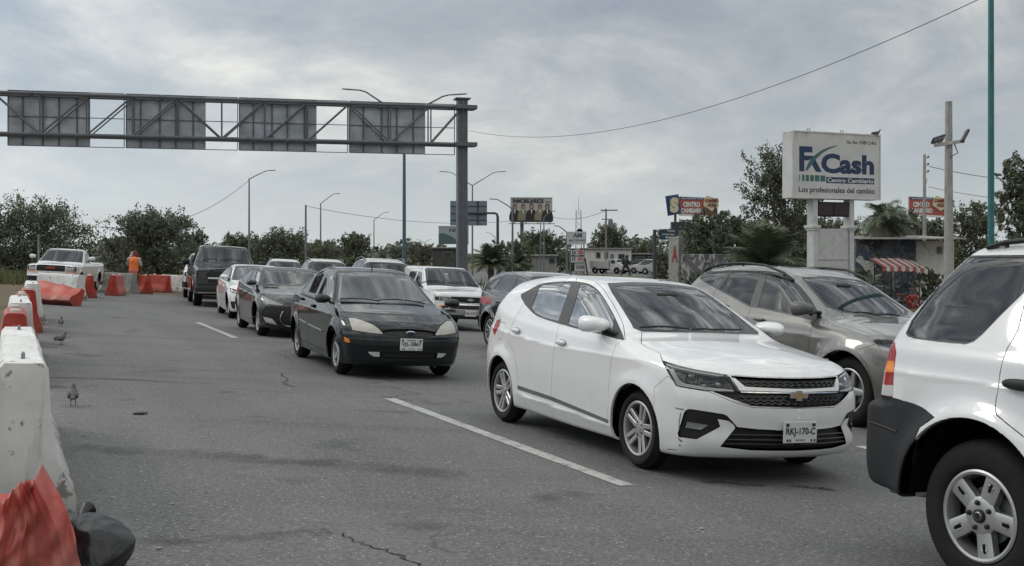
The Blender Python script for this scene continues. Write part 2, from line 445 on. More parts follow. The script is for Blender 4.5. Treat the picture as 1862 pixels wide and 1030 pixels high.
def surface_net(D, org, h):
    I = D < 0; nx, ny, nz = D.shape
    c = [I[i:nx - 1 + i, j:ny - 1 + j, k:nz - 1 + k] for i in (0, 1) for j in (0, 1) for k in (0, 1)]
    cnt = sum(x.astype(np.int8) for x in c); act = (cnt > 0) & (cnt < 8)
    idx = np.full(act.shape, -1, np.int64); cells = np.argwhere(act); idx[act] = np.arange(len(cells))
    acc = np.zeros((len(cells), 3)); num = np.zeros(len(cells))
    i, j, k = cells.T
    for ax in range(3):
        for p in (0, 1):
            for q in (0, 1):
                o = [0, 0, 0]; o[(ax + 1) % 3] = p; o[(ax + 2) % 3] = q; o2 = list(o); o2[ax] = 1
                a = D[i + o[0], j + o[1], k + o[2]]; b = D[i + o2[0], j + o2[1], k + o2[2]]; m = (a < 0) != (b < 0)
                t = np.where(m, a / np.where(m, a - b, 1), 0); pt = np.tile(np.array(o, float), (len(cells), 1)); pt[:, ax] = t
                acc[m] += pt[m]; num[m] += 1
    V = org + (cells + acc / num[:, None]) * h
    Q = []
    for ax in range(3):
        sl = [slice(None)] * 3; s2 = list(sl); sl[ax] = slice(0, -1); s2[ax] = slice(1, None)
        a = I[tuple(sl)]; b = I[tuple(s2)]; m = a != b
        e = np.argwhere(m); b1, b2 = (ax + 1) % 3, (ax + 2) % 3
        ok = (e[:, b1] > 0) & (e[:, b2] > 0) & (e[:, b1] < D.shape[b1] - 1) & (e[:, b2] < D.shape[b2] - 1); e = e[ok]
        fl = a[tuple(e.T)]
        def ci(d1, d2):
            f = e.copy(); f[:, b1] += d1; f[:, b2] += d2; return idx[tuple(f.T)]
        q = np.stack([ci(-1, -1), ci(0, -1), ci(0, 0), ci(-1, 0)], 1); q[~fl] = q[~fl][:, ::-1]; Q.append(q)
    return V, np.concatenate(Q)

class Car:
    """right half of a body (local x forward, y left, z up), cut into regions and turned into parts"""
    def __init__(s, S, loc, head, h=.025, name=None, label=None, group=None, cat='car'):
        s.S = S; s.shape = Shape(S); s.loc = Vector(loc); s.head = head       # head: angle of local x in the world
        s.x0 = S['foh'] + S['wb'] / 2; L = S['L']
        s.root = empty(name, loc, 0, label, cat, group); s.M = banked(s.loc, head); s.root.matrix_world = s.M; s.Rm = np.array(s.M.to_3x3()); s.lo = np.array(s.loc)
        us = np.arange(-.06, L + .06, h); as_ = np.arange(-2.5 * h, s.shape.hw + .12, h); zs = np.arange(.06, S['H'] + .10, h)
        U, A, Z = us[:, None, None], as_[None, :, None], zs[None, None, :]
        D = s.shape.d(U, A, Z); V, Q = surface_net(D, np.array([us[0], as_[0], zs[0]]), h)
        for _ in range(3):
            g = s.shape.grad(V); dd = s.shape.dp(V); V = V - np.clip(dd[:, None] * g / np.maximum((g * g).sum(1), .2)[:, None], -h, h)
        F = np.concatenate([Q[:, [0, 1, 2]], Q[:, [0, 2, 3]]])
        P = s.tol(V); g = s.shape.grad(V); N = g * np.array([-1, -1, 1]); N /= np.linalg.norm(N, axis=1)[:, None]
        # orientation
        fn = np.cross(P[F[:, 1]] - P[F[:, 0]], P[F[:, 2]] - P[F[:, 0]])
        if ((fn * N[F[:, 0]]).sum(1) < 0).mean() > .5: F = F[:, ::-1]
        s.V, s.N, s.F = P, N, F; s.T = np.zeros(len(F), np.int32); s.names = {'body': 0}
        s.cam = s.Rm.T @ (np.array([0, 0, CAM_H]) - s.lo)
        s.cut_plane(np.array([0, 0, 0.]), np.array([0, 1., 0]), np.ones(len(s.F), bool))
        k = s.V[s.F].mean(1)[:, 1] < 0; s.F = s.F[k]; s.T = s.T[k]
        s.V[np.abs(s.V[:, 1]) < 1e-5, 1] = 0
        s.parts = {}
    def tol(s, V):                                   # (u,a,z) -> local
        return np.stack([s.x0 - V[:, 0], -V[:, 1], V[:, 2]], 1)
    def toworld(s, P):
        return P @ s.Rm.T + s.lo
    def pix(s, P):
        w = s.toworld(P); return np.stack([CX + F_PX * w[:, 0] / w[:, 1], HY + F_PX * (CAM_H - w[:, 2]) / w[:, 1]], 1)
    def ray(s, px, py):
        return s.Rm.T @ np.array([(px - CX) / F_PX, 1, (HY - py) / F_PX])
    def ray_y(s, px, py, y):
        d = s.ray(px, py); return s.cam + d * ((y - s.cam[1]) / d[1])
    def front(s, z, lift=.0): return np.array([s.x0 - float(s.shape.Fn(np.array([0.]), np.array([z]))[0]) + lift, 0, z])
    def hit(s, px, py, mirror=False):
        o, d = s.cam.copy(), s.ray(px, py)
        if mirror: o[1] *= -1; d[1] *= -1
        if getattr(s, '_hk', None) != len(s.F):
            q = s.pix(s.V)[s.F]; m = s.V * [1, -1, 1]; q2 = s.pix(m)[s.F]; s._hk = len(s.F); s._bb = [(x.min(1), x.max(1)) for x in (q, q2)]
        lo, hi = s._bb[1 if mirror else 0]; k = np.where((lo[:, 0] <= px) & (hi[:, 0] >= px) & (lo[:, 1] <= py) & (hi[:, 1] >= py))[0]
        if not len(k): return None
        F = s.F[k]; a, b, c = s.V[F[:, 0]], s.V[F[:, 1]], s.V[F[:, 2]]; e1, e2 = b - a, c - a; p = np.cross(d, e2); det = (e1 * p).sum(1)
        det = np.where(np.abs(det) < 1e-12, 1e-12, det); t_ = o - a; u = (t_ * p).sum(1) / det; q = np.cross(t_, e1); v = (q @ d) / det; t = (e2 * q).sum(1) / det
        ok = (u >= -1e-6) & (v >= -1e-6) & (u + v <= 1 + 1e-6) & (t > 0)
        if not ok.any(): return None
        i = np.where(ok)[0][np.argmin(t[ok])]; w = 1 - u[i] - v[i]; P = o + d * t[i]; N = w * s.N[F[i, 0]] + u[i] * s.N[F[i, 1]] + v[i] * s.N[F[i, 2]]
        if mirror: P[1] *= -1; N[1] *= -1
        return P, N / np.linalg.norm(N)
    # -------- cutting
    def proj(s, P, mode):
        if mode == 'P': return s.pix(P)
        if mode == 'S': return np.stack([s.x0 - P[:, 0], P[:, 2]], 1)       # (u, z)
        if mode == 'F': return P[:, [1, 2]]                                   # (y<0, z)
        return np.stack([s.x0 - P[:, 0], -P[:, 1]], 1)                        # 'T' (u, a)
    def plane(s, a, b, mode):
        if mode == 'P':
            n = np.cross(s.ray(*a), s.ray(*b)); return s.cam, n / np.linalg.norm(n)
        d = (b[0] - a[0], b[1] - a[1])
        if mode == 'S': o, n = np.array([s.x0 - a[0], 0, a[1]]), np.array([d[1], 0, d[0]])
        elif mode == 'F': o, n = np.array([0, a[0], a[1]]), np.array([0, -d[1], d[0]])
        else: o, n = np.array([s.x0 - a[0], -a[1], 0]), np.array([d[1], -d[0], 0])
        return o, n / max(np.linalg.norm(n), 1e-12)
    def cut_plane(s, o, n, sel):
        sd = (s.V - o) @ n; sd = np.where(np.abs(sd) < 1e-5, 1e-5, sd); pos = sd > 0
        F = s.F; st = sel & (pos[F].sum(1) % 3 != 0)
        if not st.any(): return
        NV_ = len(s.V); E = np.concatenate([F[st][:, [0, 1]], F[st][:, [1, 2]], F[st][:, [2, 0]]]); E.sort(1)
        E = E[pos[E[:, 0]] != pos[E[:, 1]]]; key = np.unique(E[:, 0] * NV_ + E[:, 1]); a, b = key // NV_, key % NV_
        t = (sd[a] / (sd[a] - sd[b]))[:, None]; nv = s.V[a] + (s.V[b] - s.V[a]) * t; nn = s.N[a] + (s.N[b] - s.N[a]) * t; nn /= np.linalg.norm(nn, axis=1)[:, None]
        def look(i, j):
            k = np.minimum(i, j) * NV_ + np.maximum(i, j); p = np.searchsorted(key, k); p = np.minimum(p, len(key) - 1); return np.where(key[p] == k, p + NV_, -1)
        m = np.stack([look(F[:, 0], F[:, 1]), look(F[:, 1], F[:, 2]), look(F[:, 2], F[:, 0])], 1); c = (m >= 0).sum(1)
        new = [F[c == 0]]; tg = [s.T[c == 0]]
        for r in range(3):
            f = np.roll(F, -r, 1); mm = np.roll(m, -r, 1)
            k = (c == 1) & (mm[:, 0] >= 0); x, y = f[k], mm[k]
            new += [np.stack([x[:, 0], y[:, 0], x[:, 2]], 1), np.stack([y[:, 0], x[:, 1], x[:, 2]], 1)]; tg += [s.T[k]] * 2
            k = (c == 2) & (mm[:, 0] >= 0) & (mm[:, 1] >= 0); x, y = f[k], mm[k]      # corner 1 cut off
            new += [np.stack([y[:, 0], x[:, 1], y[:, 1]], 1), np.stack([x[:, 0], y[:, 0], y[:, 1]], 1), np.stack([x[:, 0], y[:, 1], x[:, 2]], 1)]; tg += [s.T[k]] * 3
        s.V = np.concatenate([s.V, nv]); s.N = np.concatenate([s.N, nn]); s.F = np.concatenate(new); s.T = np.concatenate(tg)
    def cut(s, name, poly, mode='S', parent='body', where=None, minface=.12, rnd=0):
        P_ = np.array(poly, float); lo, hi = P_.min(0), P_.max(0); mg = 14 if mode == 'P' else .08
        pr = s.proj(s.V, 'F' if mode == 'R' else mode); iv = ((pr >= lo - mg) & (pr <= hi + mg)).all(1); fa = iv[s.F].any(1)
        fm = pr[s.F]; fa |= ((fm.min(1) <= hi) & (fm.max(1) >= lo)).all(1)
        if not fa.any(): return
        full = (s.V, s.N, s.F[~fa], s.T[~fa]); u, inv = np.unique(s.F[fa], return_inverse=True)
        s.V, s.N, s.F, s.T = s.V[u], s.N[u], inv.reshape(-1, 3), s.T[fa]; n = len(u)
        s._cut(name, poly, mode, parent, where, minface, rnd)
        mp = np.concatenate([u, np.arange(len(s.V) - n) + len(full[0])])
        s.F = np.concatenate([full[2], mp[s.F]]); s.T = np.concatenate([full[3], s.T]); s.V = np.concatenate([full[0], s.V[n:]]); s.N = np.concatenate([full[1], s.N[n:]])
    def _cut(s, name, poly, mode='S', parent='body', where=None, minface=.12, rnd=0):
        """give the faces of `parent` inside the outline the name `name`"""
        poly = [tuple(map(float, p)) for p in poly]
        for _ in range(rnd): poly = chaikin(poly)
        par = [s.names[p] for p in ([parent] if isinstance(parent, str) else parent) if p in s.names]
        tid = s.names.setdefault(name, max(s.names.values()) + 1)
        Pp = np.array(poly); lo, hi = Pp.min(0), Pp.max(0)
        def cand():
            C = s.V[s.F].mean(1); Nf = s.N[s.F].mean(1); ok = np.isin(s.T, par)
            if mode == 'P': v = s.cam - C; ok &= (Nf * v).sum(1) / np.linalg.norm(v, axis=1) > minface
            elif mode == 'S': ok &= -Nf[:, 1] > minface
            elif mode == 'F': ok &= (Nf[:, 0] > minface) & (C[:, 0] > s.S['wb'] * .2)
            elif mode == 'R': ok &= (-Nf[:, 0] > minface) & (C[:, 0] < -s.S['wb'] * .3)
            else: ok &= Nf[:, 2] > minface
            if where is not None: ok &= where(s.x0 - C[:, 0], -C[:, 1], C[:, 2])
            return ok, C
        pm = 'F' if mode == 'R' else mode
        ok, C = cand(); pr = s.proj(s.V, pm); fmin = np.minimum(np.minimum(pr[s.F[:, 0]], pr[s.F[:, 1]]), pr[s.F[:, 2]]); fmax = np.maximum(np.maximum(pr[s.F[:, 0]], pr[s.F[:, 1]]), pr[s.F[:, 2]])
        keep = ok & (fmin <= hi).all(1) & (fmax >= lo).all(1)
        if not keep.any(): return
        for i in range(len(poly)):
            a, b = poly[i], poly[(i + 1) % len(poly)]
            ok, C = cand(); pr = s.proj(s.V, pm); e0, e1 = np.minimum(a, b), np.maximum(a, b)
            f = pr[s.F]; sel = ok & (f.min(1) <= e1).all(1) & (f.max(1) >= e0).all(1)
            if sel.any() and abs(a[0] - b[0]) + abs(a[1] - b[1]) > 1e-9: s.cut_plane(*s.plane(a, b, pm), sel)
        ok, C = cand(); c = s.proj(C, pm); ins = np.zeros(len(c), bool)
        for i in range(len(poly)):
            (x1, y1), (x2, y2) = poly[i], poly[(i + 1) % len(poly)]
            cr = (y1 > c[:, 1]) != (y2 > c[:, 1]); ins ^= cr & (c[:, 0] < (x2 - x1) * (c[:, 1] - y1) / ((y2 - y1) or 1e-12) + x1)
        s.T[ok & ins] = tid
    def drop(s, name):
        k = s.T != s.names[name]; s.F = s.F[k]; s.T = s.T[k]
    # -------- making parts
    def extract(s, names, offset=0, gap=.0, skirt=.02, keep_center=True):
        ids = [s.names[n] for n in ([names] if isinstance(names, str) else names) if n in s.names]
        F = s.F[np.isin(s.T, ids)]
        if not len(F): return None
        u, inv = np.unique(F, return_inverse=True); F = inv.reshape(F.shape); V = s.V[u].copy(); N = s.N[u].copy()
        V = V + N * offset; n = len(V)
        E = np.concatenate([F[:, [0, 1]], F[:, [1, 2]], F[:, [2, 0]]]); ks = np.minimum(E[:, 0], E[:, 1]) * n + np.maximum(E[:, 0], E[:, 1])
        uq, ii, cn = np.unique(ks, return_index=True, return_counts=True); B = E[ii[cn == 1]]
        ctr = (np.abs(V[B[:, 0], 1]) < 1e-4) & (np.abs(V[B[:, 1], 1]) < 1e-4); B = B[~ctr]
        if len(B):
            ed = V[B[:, 1]] - V[B[:, 0]]; inn = np.cross(N[B[:, 0]] + N[B[:, 1]], ed); l = np.linalg.norm(inn, axis=1); inn /= np.maximum(l, 1e-12)[:, None]
            acc = np.zeros_like(V); np.add.at(acc, B[:, 0], inn); np.add.at(acc, B[:, 1], inn); l = np.linalg.norm(acc, axis=1)[:, None]; acc = np.where(l > 1e-9, acc / np.maximum(l, 1e-9), 0)
            c0 = np.abs(V[:, 1]) < 1e-4
            if gap: V = V + acc * gap; V[c0, 1] = 0
            if skirt:
                a, b = B[:, 0], B[:, 1]; m = len(B)
                sv = np.concatenate([V[a], V[b], V[b] - N[b] * skirt, V[a] - N[a] * skirt]); sn = np.concatenate([-inn, -inn, -inn, -inn]); k = np.arange(m) + n
                F = np.concatenate([F, np.stack([k + m, k, k + 3 * m], 1), np.stack([k + m, k + 3 * m, k + 2 * m], 1)])
                V = np.concatenate([V, sv]); N = np.concatenate([N, sn])
        return V, N, F
    @staticmethod
    def mirror(V, N, F): return V * [1, -1, 1], N * [1, -1, 1], F[:, ::-1]
    def part(s, names, name, mat, pair=False, parent=None, **kw):
        r = s.extract(names, **kw)
        if r is None: print('no faces', names); return []
        m = s.mirror(*r); parent = parent or s.root
        if pair:
            out = []
            for i, (V, N, F) in enumerate((r, m)):
                out.append(np_mesh(name, V, F, mat, parent if not isinstance(parent, list) else parent[i], N))
            return out
        V = np.concatenate([r[0], m[0]]); N = np.concatenate([r[1], m[1]]); F = np.concatenate([r[2], m[2] + len(r[0])])
        return [np_mesh(name, V, F, mat, parent, N)]
    def arches(s, extra=0):
        r = s.S['arch_r']; z = s.S['wheel_r']
        for c in s.shape.wc:
            rr = r if c < 2 else s.S.get('arch_r2', r)
            p = [(c + rr * math.cos(t), z + rr * math.sin(t)) for t in np.linspace(-.5, math.pi + .5, 34)] + [(c - rr * math.cos(.5), 0), (c + rr * math.cos(.5), 0)]
            s.cut('arch_hole', p, 'S', where=lambda u, a, zz: a > s.shape.hw - .42, minface=-2, parent=list(s.names))
        s.drop('arch_hole')
    def underside(s, mat=None):
        mb = MB(); S = s.S; r = S['arch_r'] + .012; z = S['wheel_r']; hw = s.shape.hw
        for c in s.shape.wc:
            rr = (S['arch_r'] if c < 2 else S.get('arch_r2', S['arch_r'])) + .012
            for sg in (-1, 1):
                y0, y1 = sg * (hw - .40), sg * (hw - .075); ts = np.linspace(.02 if c < 2 else .06, math.pi - (.06 if c < 2 else -.0), 22)
                vs = [(s.x0 - c + rr * math.cos(t), y, z + rr * math.sin(t)) for y in (y0, y1) for t in ts]; n = len(ts)
                mb.add(vs, [(i, i + 1, n + i + 1, n + i) for i in range(n - 1)] + [tuple(range(n))])
            mb.tube([(s.x0 - c, -hw + .2, z), (s.x0 - c, hw - .2, z)], .05, 8)
        zb = S['bot'][len(S['bot']) // 2][1] + .03; L = S['L']
        mb.box((s.x0 - L / 2, 0, zb + .03), (L - .5, S['W'] - .86, .06)); mb.box((s.x0 - S['foh'] - S['wb'] / 2, 0, zb + .04), (S['wb'] - 2 * r - .02, S['W'] - .16, .05))
        return mb.build('underbody', mat or DARK, s.root)
    def lining(s, names, off=-.035, zmin=.0):
        r = s.extract(names, offset=off, skirt=0)
        V, N, F = r; k = (V[F].mean(1)[:, 2] > zmin); F = F[k][:, ::-1]; m = s.mirror(V, N, F)
        return np_mesh('cabin_lining', np.concatenate([V, m[0]]), np.concatenate([F, m[2] + len(V)]), INTERIOR, s.root)
    def wheels(s, style, tyre_w=.19, rim_r=.20, rim_mat=None, track_in=.015, steer=0, dark=None):
        proto = None
        for c in s.shape.wc:
            for sg in (-1, 1):
                y = sg * (s.shape.plan(c) - s.shape.low(s.S['wheel_r']) - tyre_w / 2 - track_in); rz = (0 if sg > 0 else math.pi) + (steer if c < 2 else 0)
                if proto is None: w = proto = make_wheel(style, s.S['wheel_r'], tyre_w, rim_r, rim_mat or ALLOY, s.root)
                else: w = copy_tree(proto, s.root)
                w.location = (s.x0 - c, y, s.S['wheel_r']); w.rotation_euler = (0, random.uniform(0, 6) if c > 2 or sg > 0 else .3, 0)
                w.rotation_mode = 'ZYX'; w.rotation_euler = (0, w.rotation_euler[1], rz)
def chaikin(p):
    o = []
    for i in range(len(p)):
        a, b = p[i], p[(i + 1) % len(p)]; o += [(a[0] * .75 + b[0] * .25, a[1] * .75 + b[1] * .25), (a[0] * .25 + b[0] * .75, a[1] * .25 + b[1] * .75)]
    return o

def make_wheel(style, r, w, rr, rim_mat, parent):
    """wheel with its axle along y, outer face towards +y"""
    root = empty('wheel', parent=parent); Rx = Matrix.Rotation(-math.pi / 2, 4, 'X')     # lathe z -> +y
    h = w / 2; t = MB(); sw = r - rr
    prof = [(rr - .004, h - .03), (rr + .012, h - .008), (rr + .25 * sw, h), (rr + .6 * sw, h - .002), (r - .035, h - .010), (r - .012, h - .030)]
    tr = [(r - .004, h - .05)]
    for g in (.42, 0, -.42):
        y = g * (h - .02); tr += [(r, y + .008), (r - .009, y + .006), (r - .009, y - .006), (r, y - .008)]
    tr += [(r - .004, -h + .05)]
    prof = prof + tr + [(a, -b) for a, b in reversed(prof)] + [(rr - .02, -h + .04), (rr - .02, h - .04)]
    t.lathe(prof, 48, 0, Rx, closed=True)
    t.build('tyre', RUBBER, root, 40)
    m = MB(); f = h - .012
    m.lathe([(rr, f - .012), (rr, f), (rr - .010, f + .004), (rr - .022, f), (rr - .030, f - .030), (rr - .032, -h + .03), (rr, -h + .02), (rr, f - .012)], 48, 0, Rx)
    m.lathe([(rr - .031, f - .085), (.02, f - .085)], 32, 1, Rx)                           # dark drum behind
    m.lathe([(rr * .62, f - .078), (rr * .62, f - .070), (.05, f - .070)], 32, 2, Rx)       # brake disc
    rim_r = rr - .018
    def spoke(a, r0, r1, w0, w1, d0, d1, th=.022, off0=0, off1=0):
        M = Matrix.Rotation(a, 4, 'Y'); n = 6; rings = []
        for i in range(n):
            q = i / (n - 1); R_ = r0 + (r1 - r0) * q; ww = w0 + (w1 - w0) * q; dd = d0 + (d1 - d0) * (q ** 1.6); o = off0 + (off1 - off0) * q
            rings.append([(o - ww / 2, f - th + dd, R_), (o - ww / 2, f + dd - .005, R_), (o - ww * .32, f + dd, R_), (o + ww * .32, f + dd, R_), (o + ww / 2, f + dd - .005, R_), (o + ww / 2, f - th + dd, R_)])
        m.loft(rings, True, 0, M)
    S = rr / .2
    if style == 'twin5':            # five pairs of bars
        for k in range(5):
            a = 2 * math.pi * k / 5
            spoke(a, .035 * S, rim_r, .040 * S, .033 * S, -.016, -.004, .03, -.020 * S, -.030 * S); spoke(a, .035 * S, rim_r, .040 * S, .033 * S, -.016, -.004, .03, .020 * S, .030 * S)
        m.lathe([(.062 * S, f - .03), (.060 * S, f - .014), (.045 * S, f - .010), (.03 * S, f - .010)], 24, 0, Rx)
        m.lathe([(.03 * S, f - .010), (.028 * S, f - .006), (0.0005, f - .005)], 20, 0, Rx)
        for k in range(5): m.ball((.047 * S * math.sin(k * 1.2566 + .63), f - .010, .047 * S * math.cos(k * 1.2566 + .63)), .007, 8, 5, 1)
    elif style == 'five_wide':      # five broad slotted spokes
        for k in range(5):
            a = 2 * math.pi * k / 5 + .31
            spoke(a, .045, rim_r, .075 * S, .088 * S, -.012, -.002, .045)
            for o in (-.012 * S, .012 * S): spoke(a, .115 * S, rim_r - .035 * S, .010 * S, .010 * S, -.006, .0, .012, o, o)
            M = Matrix.Rotation(a, 4, 'Y'); m.box((0, f - .0065, .145 * S), (.015 * S, .004, .052 * S), .001, 1, M)
        m.lathe([(.085 * S, f - .045), (.083 * S, f - .014), (.070 * S, f - .008), (.034, f - .006)], 32, 0, Rx)
        m.lathe([(.034, f - .006), (.033, f + .004), (.028, f + .007), (0.0005, f + .007)], 24, 3, Rx)
        m.lathe([(.0205, f + .0075), (.018, f + .009), (.0175, f + .0075)], 20, 0, Rx)
        for k in range(5):
            b = k * 1.2566 + .31 + .628; m.ball((.057 * S * math.sin(b), f - .002, .057 * S * math.cos(b)), (.013, .012, .013), 10, 6, 3)
    elif style == 'five':           # five tapered spokes
        for k in range(5): spoke(2 * math.pi * k / 5, .03, rim_r, .075 * S, .045 * S, -.02, -.004, .035)
        m.lathe([(.055, f - .04), (.052, f - .016), (.03, f - .012), (.0005, f - .010)], 24, 0, Rx)
    elif style == 'ten':
        for k in range(10): spoke(2 * math.pi * k / 10, .03, rim_r, .028 * S, .022 * S, -.02, -.003, .03)
        m.lathe([(.055, f - .04), (.052, f - .016), (.03, f - .012), (.0005, f - .010)], 24, 0, Rx)
    elif style == 'seven':
        for k in range(7): spoke(2 * math.pi * k / 7, .03, rim_r, .05 * S, .034 * S, -.02, -.004, .035)
        m.lathe([(.055, f - .04), (.052, f - .016), (.03, f - .012), (.0005, f - .010)], 24, 0, Rx)
    else:                           # pressed steel with holes
        m.lathe([(rim_r, f - .03), (rim_r * .8, f - .012), (rim_r * .5, f - .035), (.05, f - .02), (.045, f - .004), (.0005, f - .002)], 32, 0, Rx)
        for k in range(8): m.ball((rim_r * .72 * math.sin(k * .785), f - .018, rim_r * .72 * math.cos(k * .785)), (.016, .012, .016), 8, 5, 1)
    m.build('rim', [rim_mat, DARK, STEEL, BLACK_PL], root, 32)
    return root

# ---------------------------------------------------------------- small car pieces
def mirror_pair(car, P, size, mats, parts=(None, None), arm=None, flip_only=None):
    """door mirrors at local point P on the right (y<0) and mirrored; size = depth, width, height"""
    out = []
    for sg in (-1, 1):
        mb = MB(); d, w, h = size; rings = []
        for i in range(9):                                # housing: rounded cap towards the front
            q = i / 8; k = math.sqrt(max(0, 1 - (q * .985) ** 2.4)); x = -d * .35 + d * q
            ring = []
            for j in range(20):
                t = 2 * math.pi * j / 20; cx, sx = math.cos(t), math.sin(t); e = .75
                yy = math.copysign(abs(cx) ** e, cx) * w / 2 * k; zz = math.copysign(abs(sx) ** e, sx) * h / 2 * k
                zz *= 1 + .18 * (yy / (w / 2)) * 1.0
                ring.append((P[0] + x, sg * (-P[1]) + sg * yy, P[2] + zz))
            rings.append(ring)
        mb.loft(rings, True)
        o = mb.build('wing_mirror', mats[0], car.root, 45)
        g = MB(); g.box((P[0] - d * .36, sg * -P[1], P[2]), (.006, w * .86, h * .82), .002); g.build('mirror_glass', CHROME, o)
        a = MB(); y1 = sg * (-P[1] - w * .42); y0 = sg * abs(arm[1])
        a.tube([(P[0], y1, P[2] - h * .38), (arm[0], (y0 + y1) / 2, arm[2] + .01), (arm[0], y0, arm[2])], [.035, .03, .04], 10, flat=.6)
        a.build('mirror_arm', mats[1], o)
        out.append(o)
    return out
def cabin(car, u_dash, z_dash, u_seat, z_seat, back_z, u_rear=None, wheel_side=1, w=None):
    """dashboard, seats and steering wheel (local y left is the driver's side)"""
    w = w or car.S['W']; x = lambda u: car.x0 - u
    mb = MB(); mb.box((x(u_dash) - .15, 0, z_dash - .15), (.55, w - .34, .28), .08); mb.box((x(u_dash) - .28, wheel_side * .36, z_dash), (.22, .34, .08), .03)
    mb.build('dashboard', INTERIOR, car.root)
    s = MB(); s.box((x(u_dash) - .62, 0, back_z + .17), (.03, .22, .07), .02); s.build('interior_mirror', BLACK_PL, car.root)
    s = MB(); c = Vector((x(u_dash) - .48, wheel_side * .36, z_dash - .03)); M = Matrix.Translation(c) @ Matrix.Rotation(R(-65), 4, 'Y')
    pts = [(.185 * math.cos(t), .185 * math.sin(t), 0) for t in np.linspace(0, 2 * math.pi, 25)]
    s.tube(pts, .016, 8, False, 0, M); s.tube([(-.18, 0, 0), (.18, 0, 0)], .02, 6, True, 0, M); s.tube([(0, 0, 0), (0, -.18, 0)], .02, 6, True, 0, M)
    s.build('steering_wheel', BLACK_PL, car.root)
    for sg in (-1, 1):
        b = MB(); xs = x(u_seat); b.box((xs, sg * .36, z_seat), (.50, .48, .16), .06)
        b.loft([[(xs - .20 - .02 * i - d * .10 - q * .0, sg * .36 + yy * (.23 - .03 * i / 3), z_seat + .05 + (back_z - .2 - z_seat) * i / 3) for (d, yy) in ((0, -1), (0, 1), (1, 1), (1, -1))] for i in range(4) for q in (0,)])
        b.box((xs - .33, sg * .36, back_z - .06), (.10, .26, .18), .04)
        b.build('front_seat', SEATCLOTH, car.root)
    if u_rear:
        b = MB(); xs = x(u_rear); b.box((xs, 0, z_seat), (.48, w - .5, .16), .06); b.box((xs - .28, 0, (z_seat + back_z) / 2 - .05), (.16, w - .5, back_z - z_seat - .1), .06)
        for yy in (-.4, .4): b.box((xs - .30, yy, back_z - .06), (.09, .26, .16), .04)
        b.build('rear_seat', SEATCLOTH, car.root)
def number_plate(car, P, w, h, text, yaw=0, lean=0, band=None, parent=None, frame=True, mat=None, small=True):
    """licence plate facing +x (front) at local P"""
    o = MB(); M = Matrix.Translation(P) @ Matrix.Rotation(yaw, 4, 'Z') @ Matrix.Rotation(lean, 4, 'Y')
    o.box((0, 0, 0), (.012, w, h), .003, 0, M)
    Fm = M @ face_mat((.0065, -w / 2, -h / 2), (0, 1, 0))
    letters(o, text, w * .06, h * .30, w * .88, h * .42, Fm, .02, 1, .002)
    if band: letters(o, band, w * .28, h * .80, w * .40, h * .12, Fm, .02, 1, .002)
    if small:
        o.add([(x, y, .002) for x, y in ((w * .06, h * .76), (w * .15, h * .76), (w * .15, h * .92), (w * .06, h * .92))], [(0, 1, 2, 3)], 1, Fm)
        o.add([(x, y, .002) for x, y in ((w * .84, h * .78), (w * .94, h * .78), (w * .94, h * .92), (w * .84, h * .92))], [(0, 1, 2, 3)], 1, Fm)
        letters(o, 'BORDE', w * .36, h * .09, w * .28, h * .09, Fm, 0, 1, .002)
        for q in (.08, .16, .80, .90): o.add([(x, y, .002) for x, y in ((w * q, h * .07), (w * (q + .06), h * .07), (w * (q + .05), h * .18), (w * (q + .01), h * .18))], [(0, 1, 2, 3)], 1, Fm)
    return o.build('number_plate', [mat or PLATE_W, INK], parent or car.root)
def blob_on(car, px, r, mat, name, parent=None, lift=.0, rot=None, p=.8, pair=True, parents=None):
    """small moulded piece on the body where the view shows it, and its twin on the other side"""
    h = car.hit(*px)
    if h is None: print('miss', name); return []
    P, N = h; out = []
    for i, sg in enumerate((1, -1) if pair else (1,)):
        q = P * [1, sg, 1] + N * [1, sg, 1] * lift; mb = MB(); mb.ball((0, 0, 0), r, 16, 10, 0, None, p)
        o = mb.build(name, mat, (parents[i] if parents else parent) or car.root, 50); o.location = q
        if rot: o.rotation_euler = (rot[0] * sg, rot[1], rot[2] * sg)
        out.append(o)
    return out

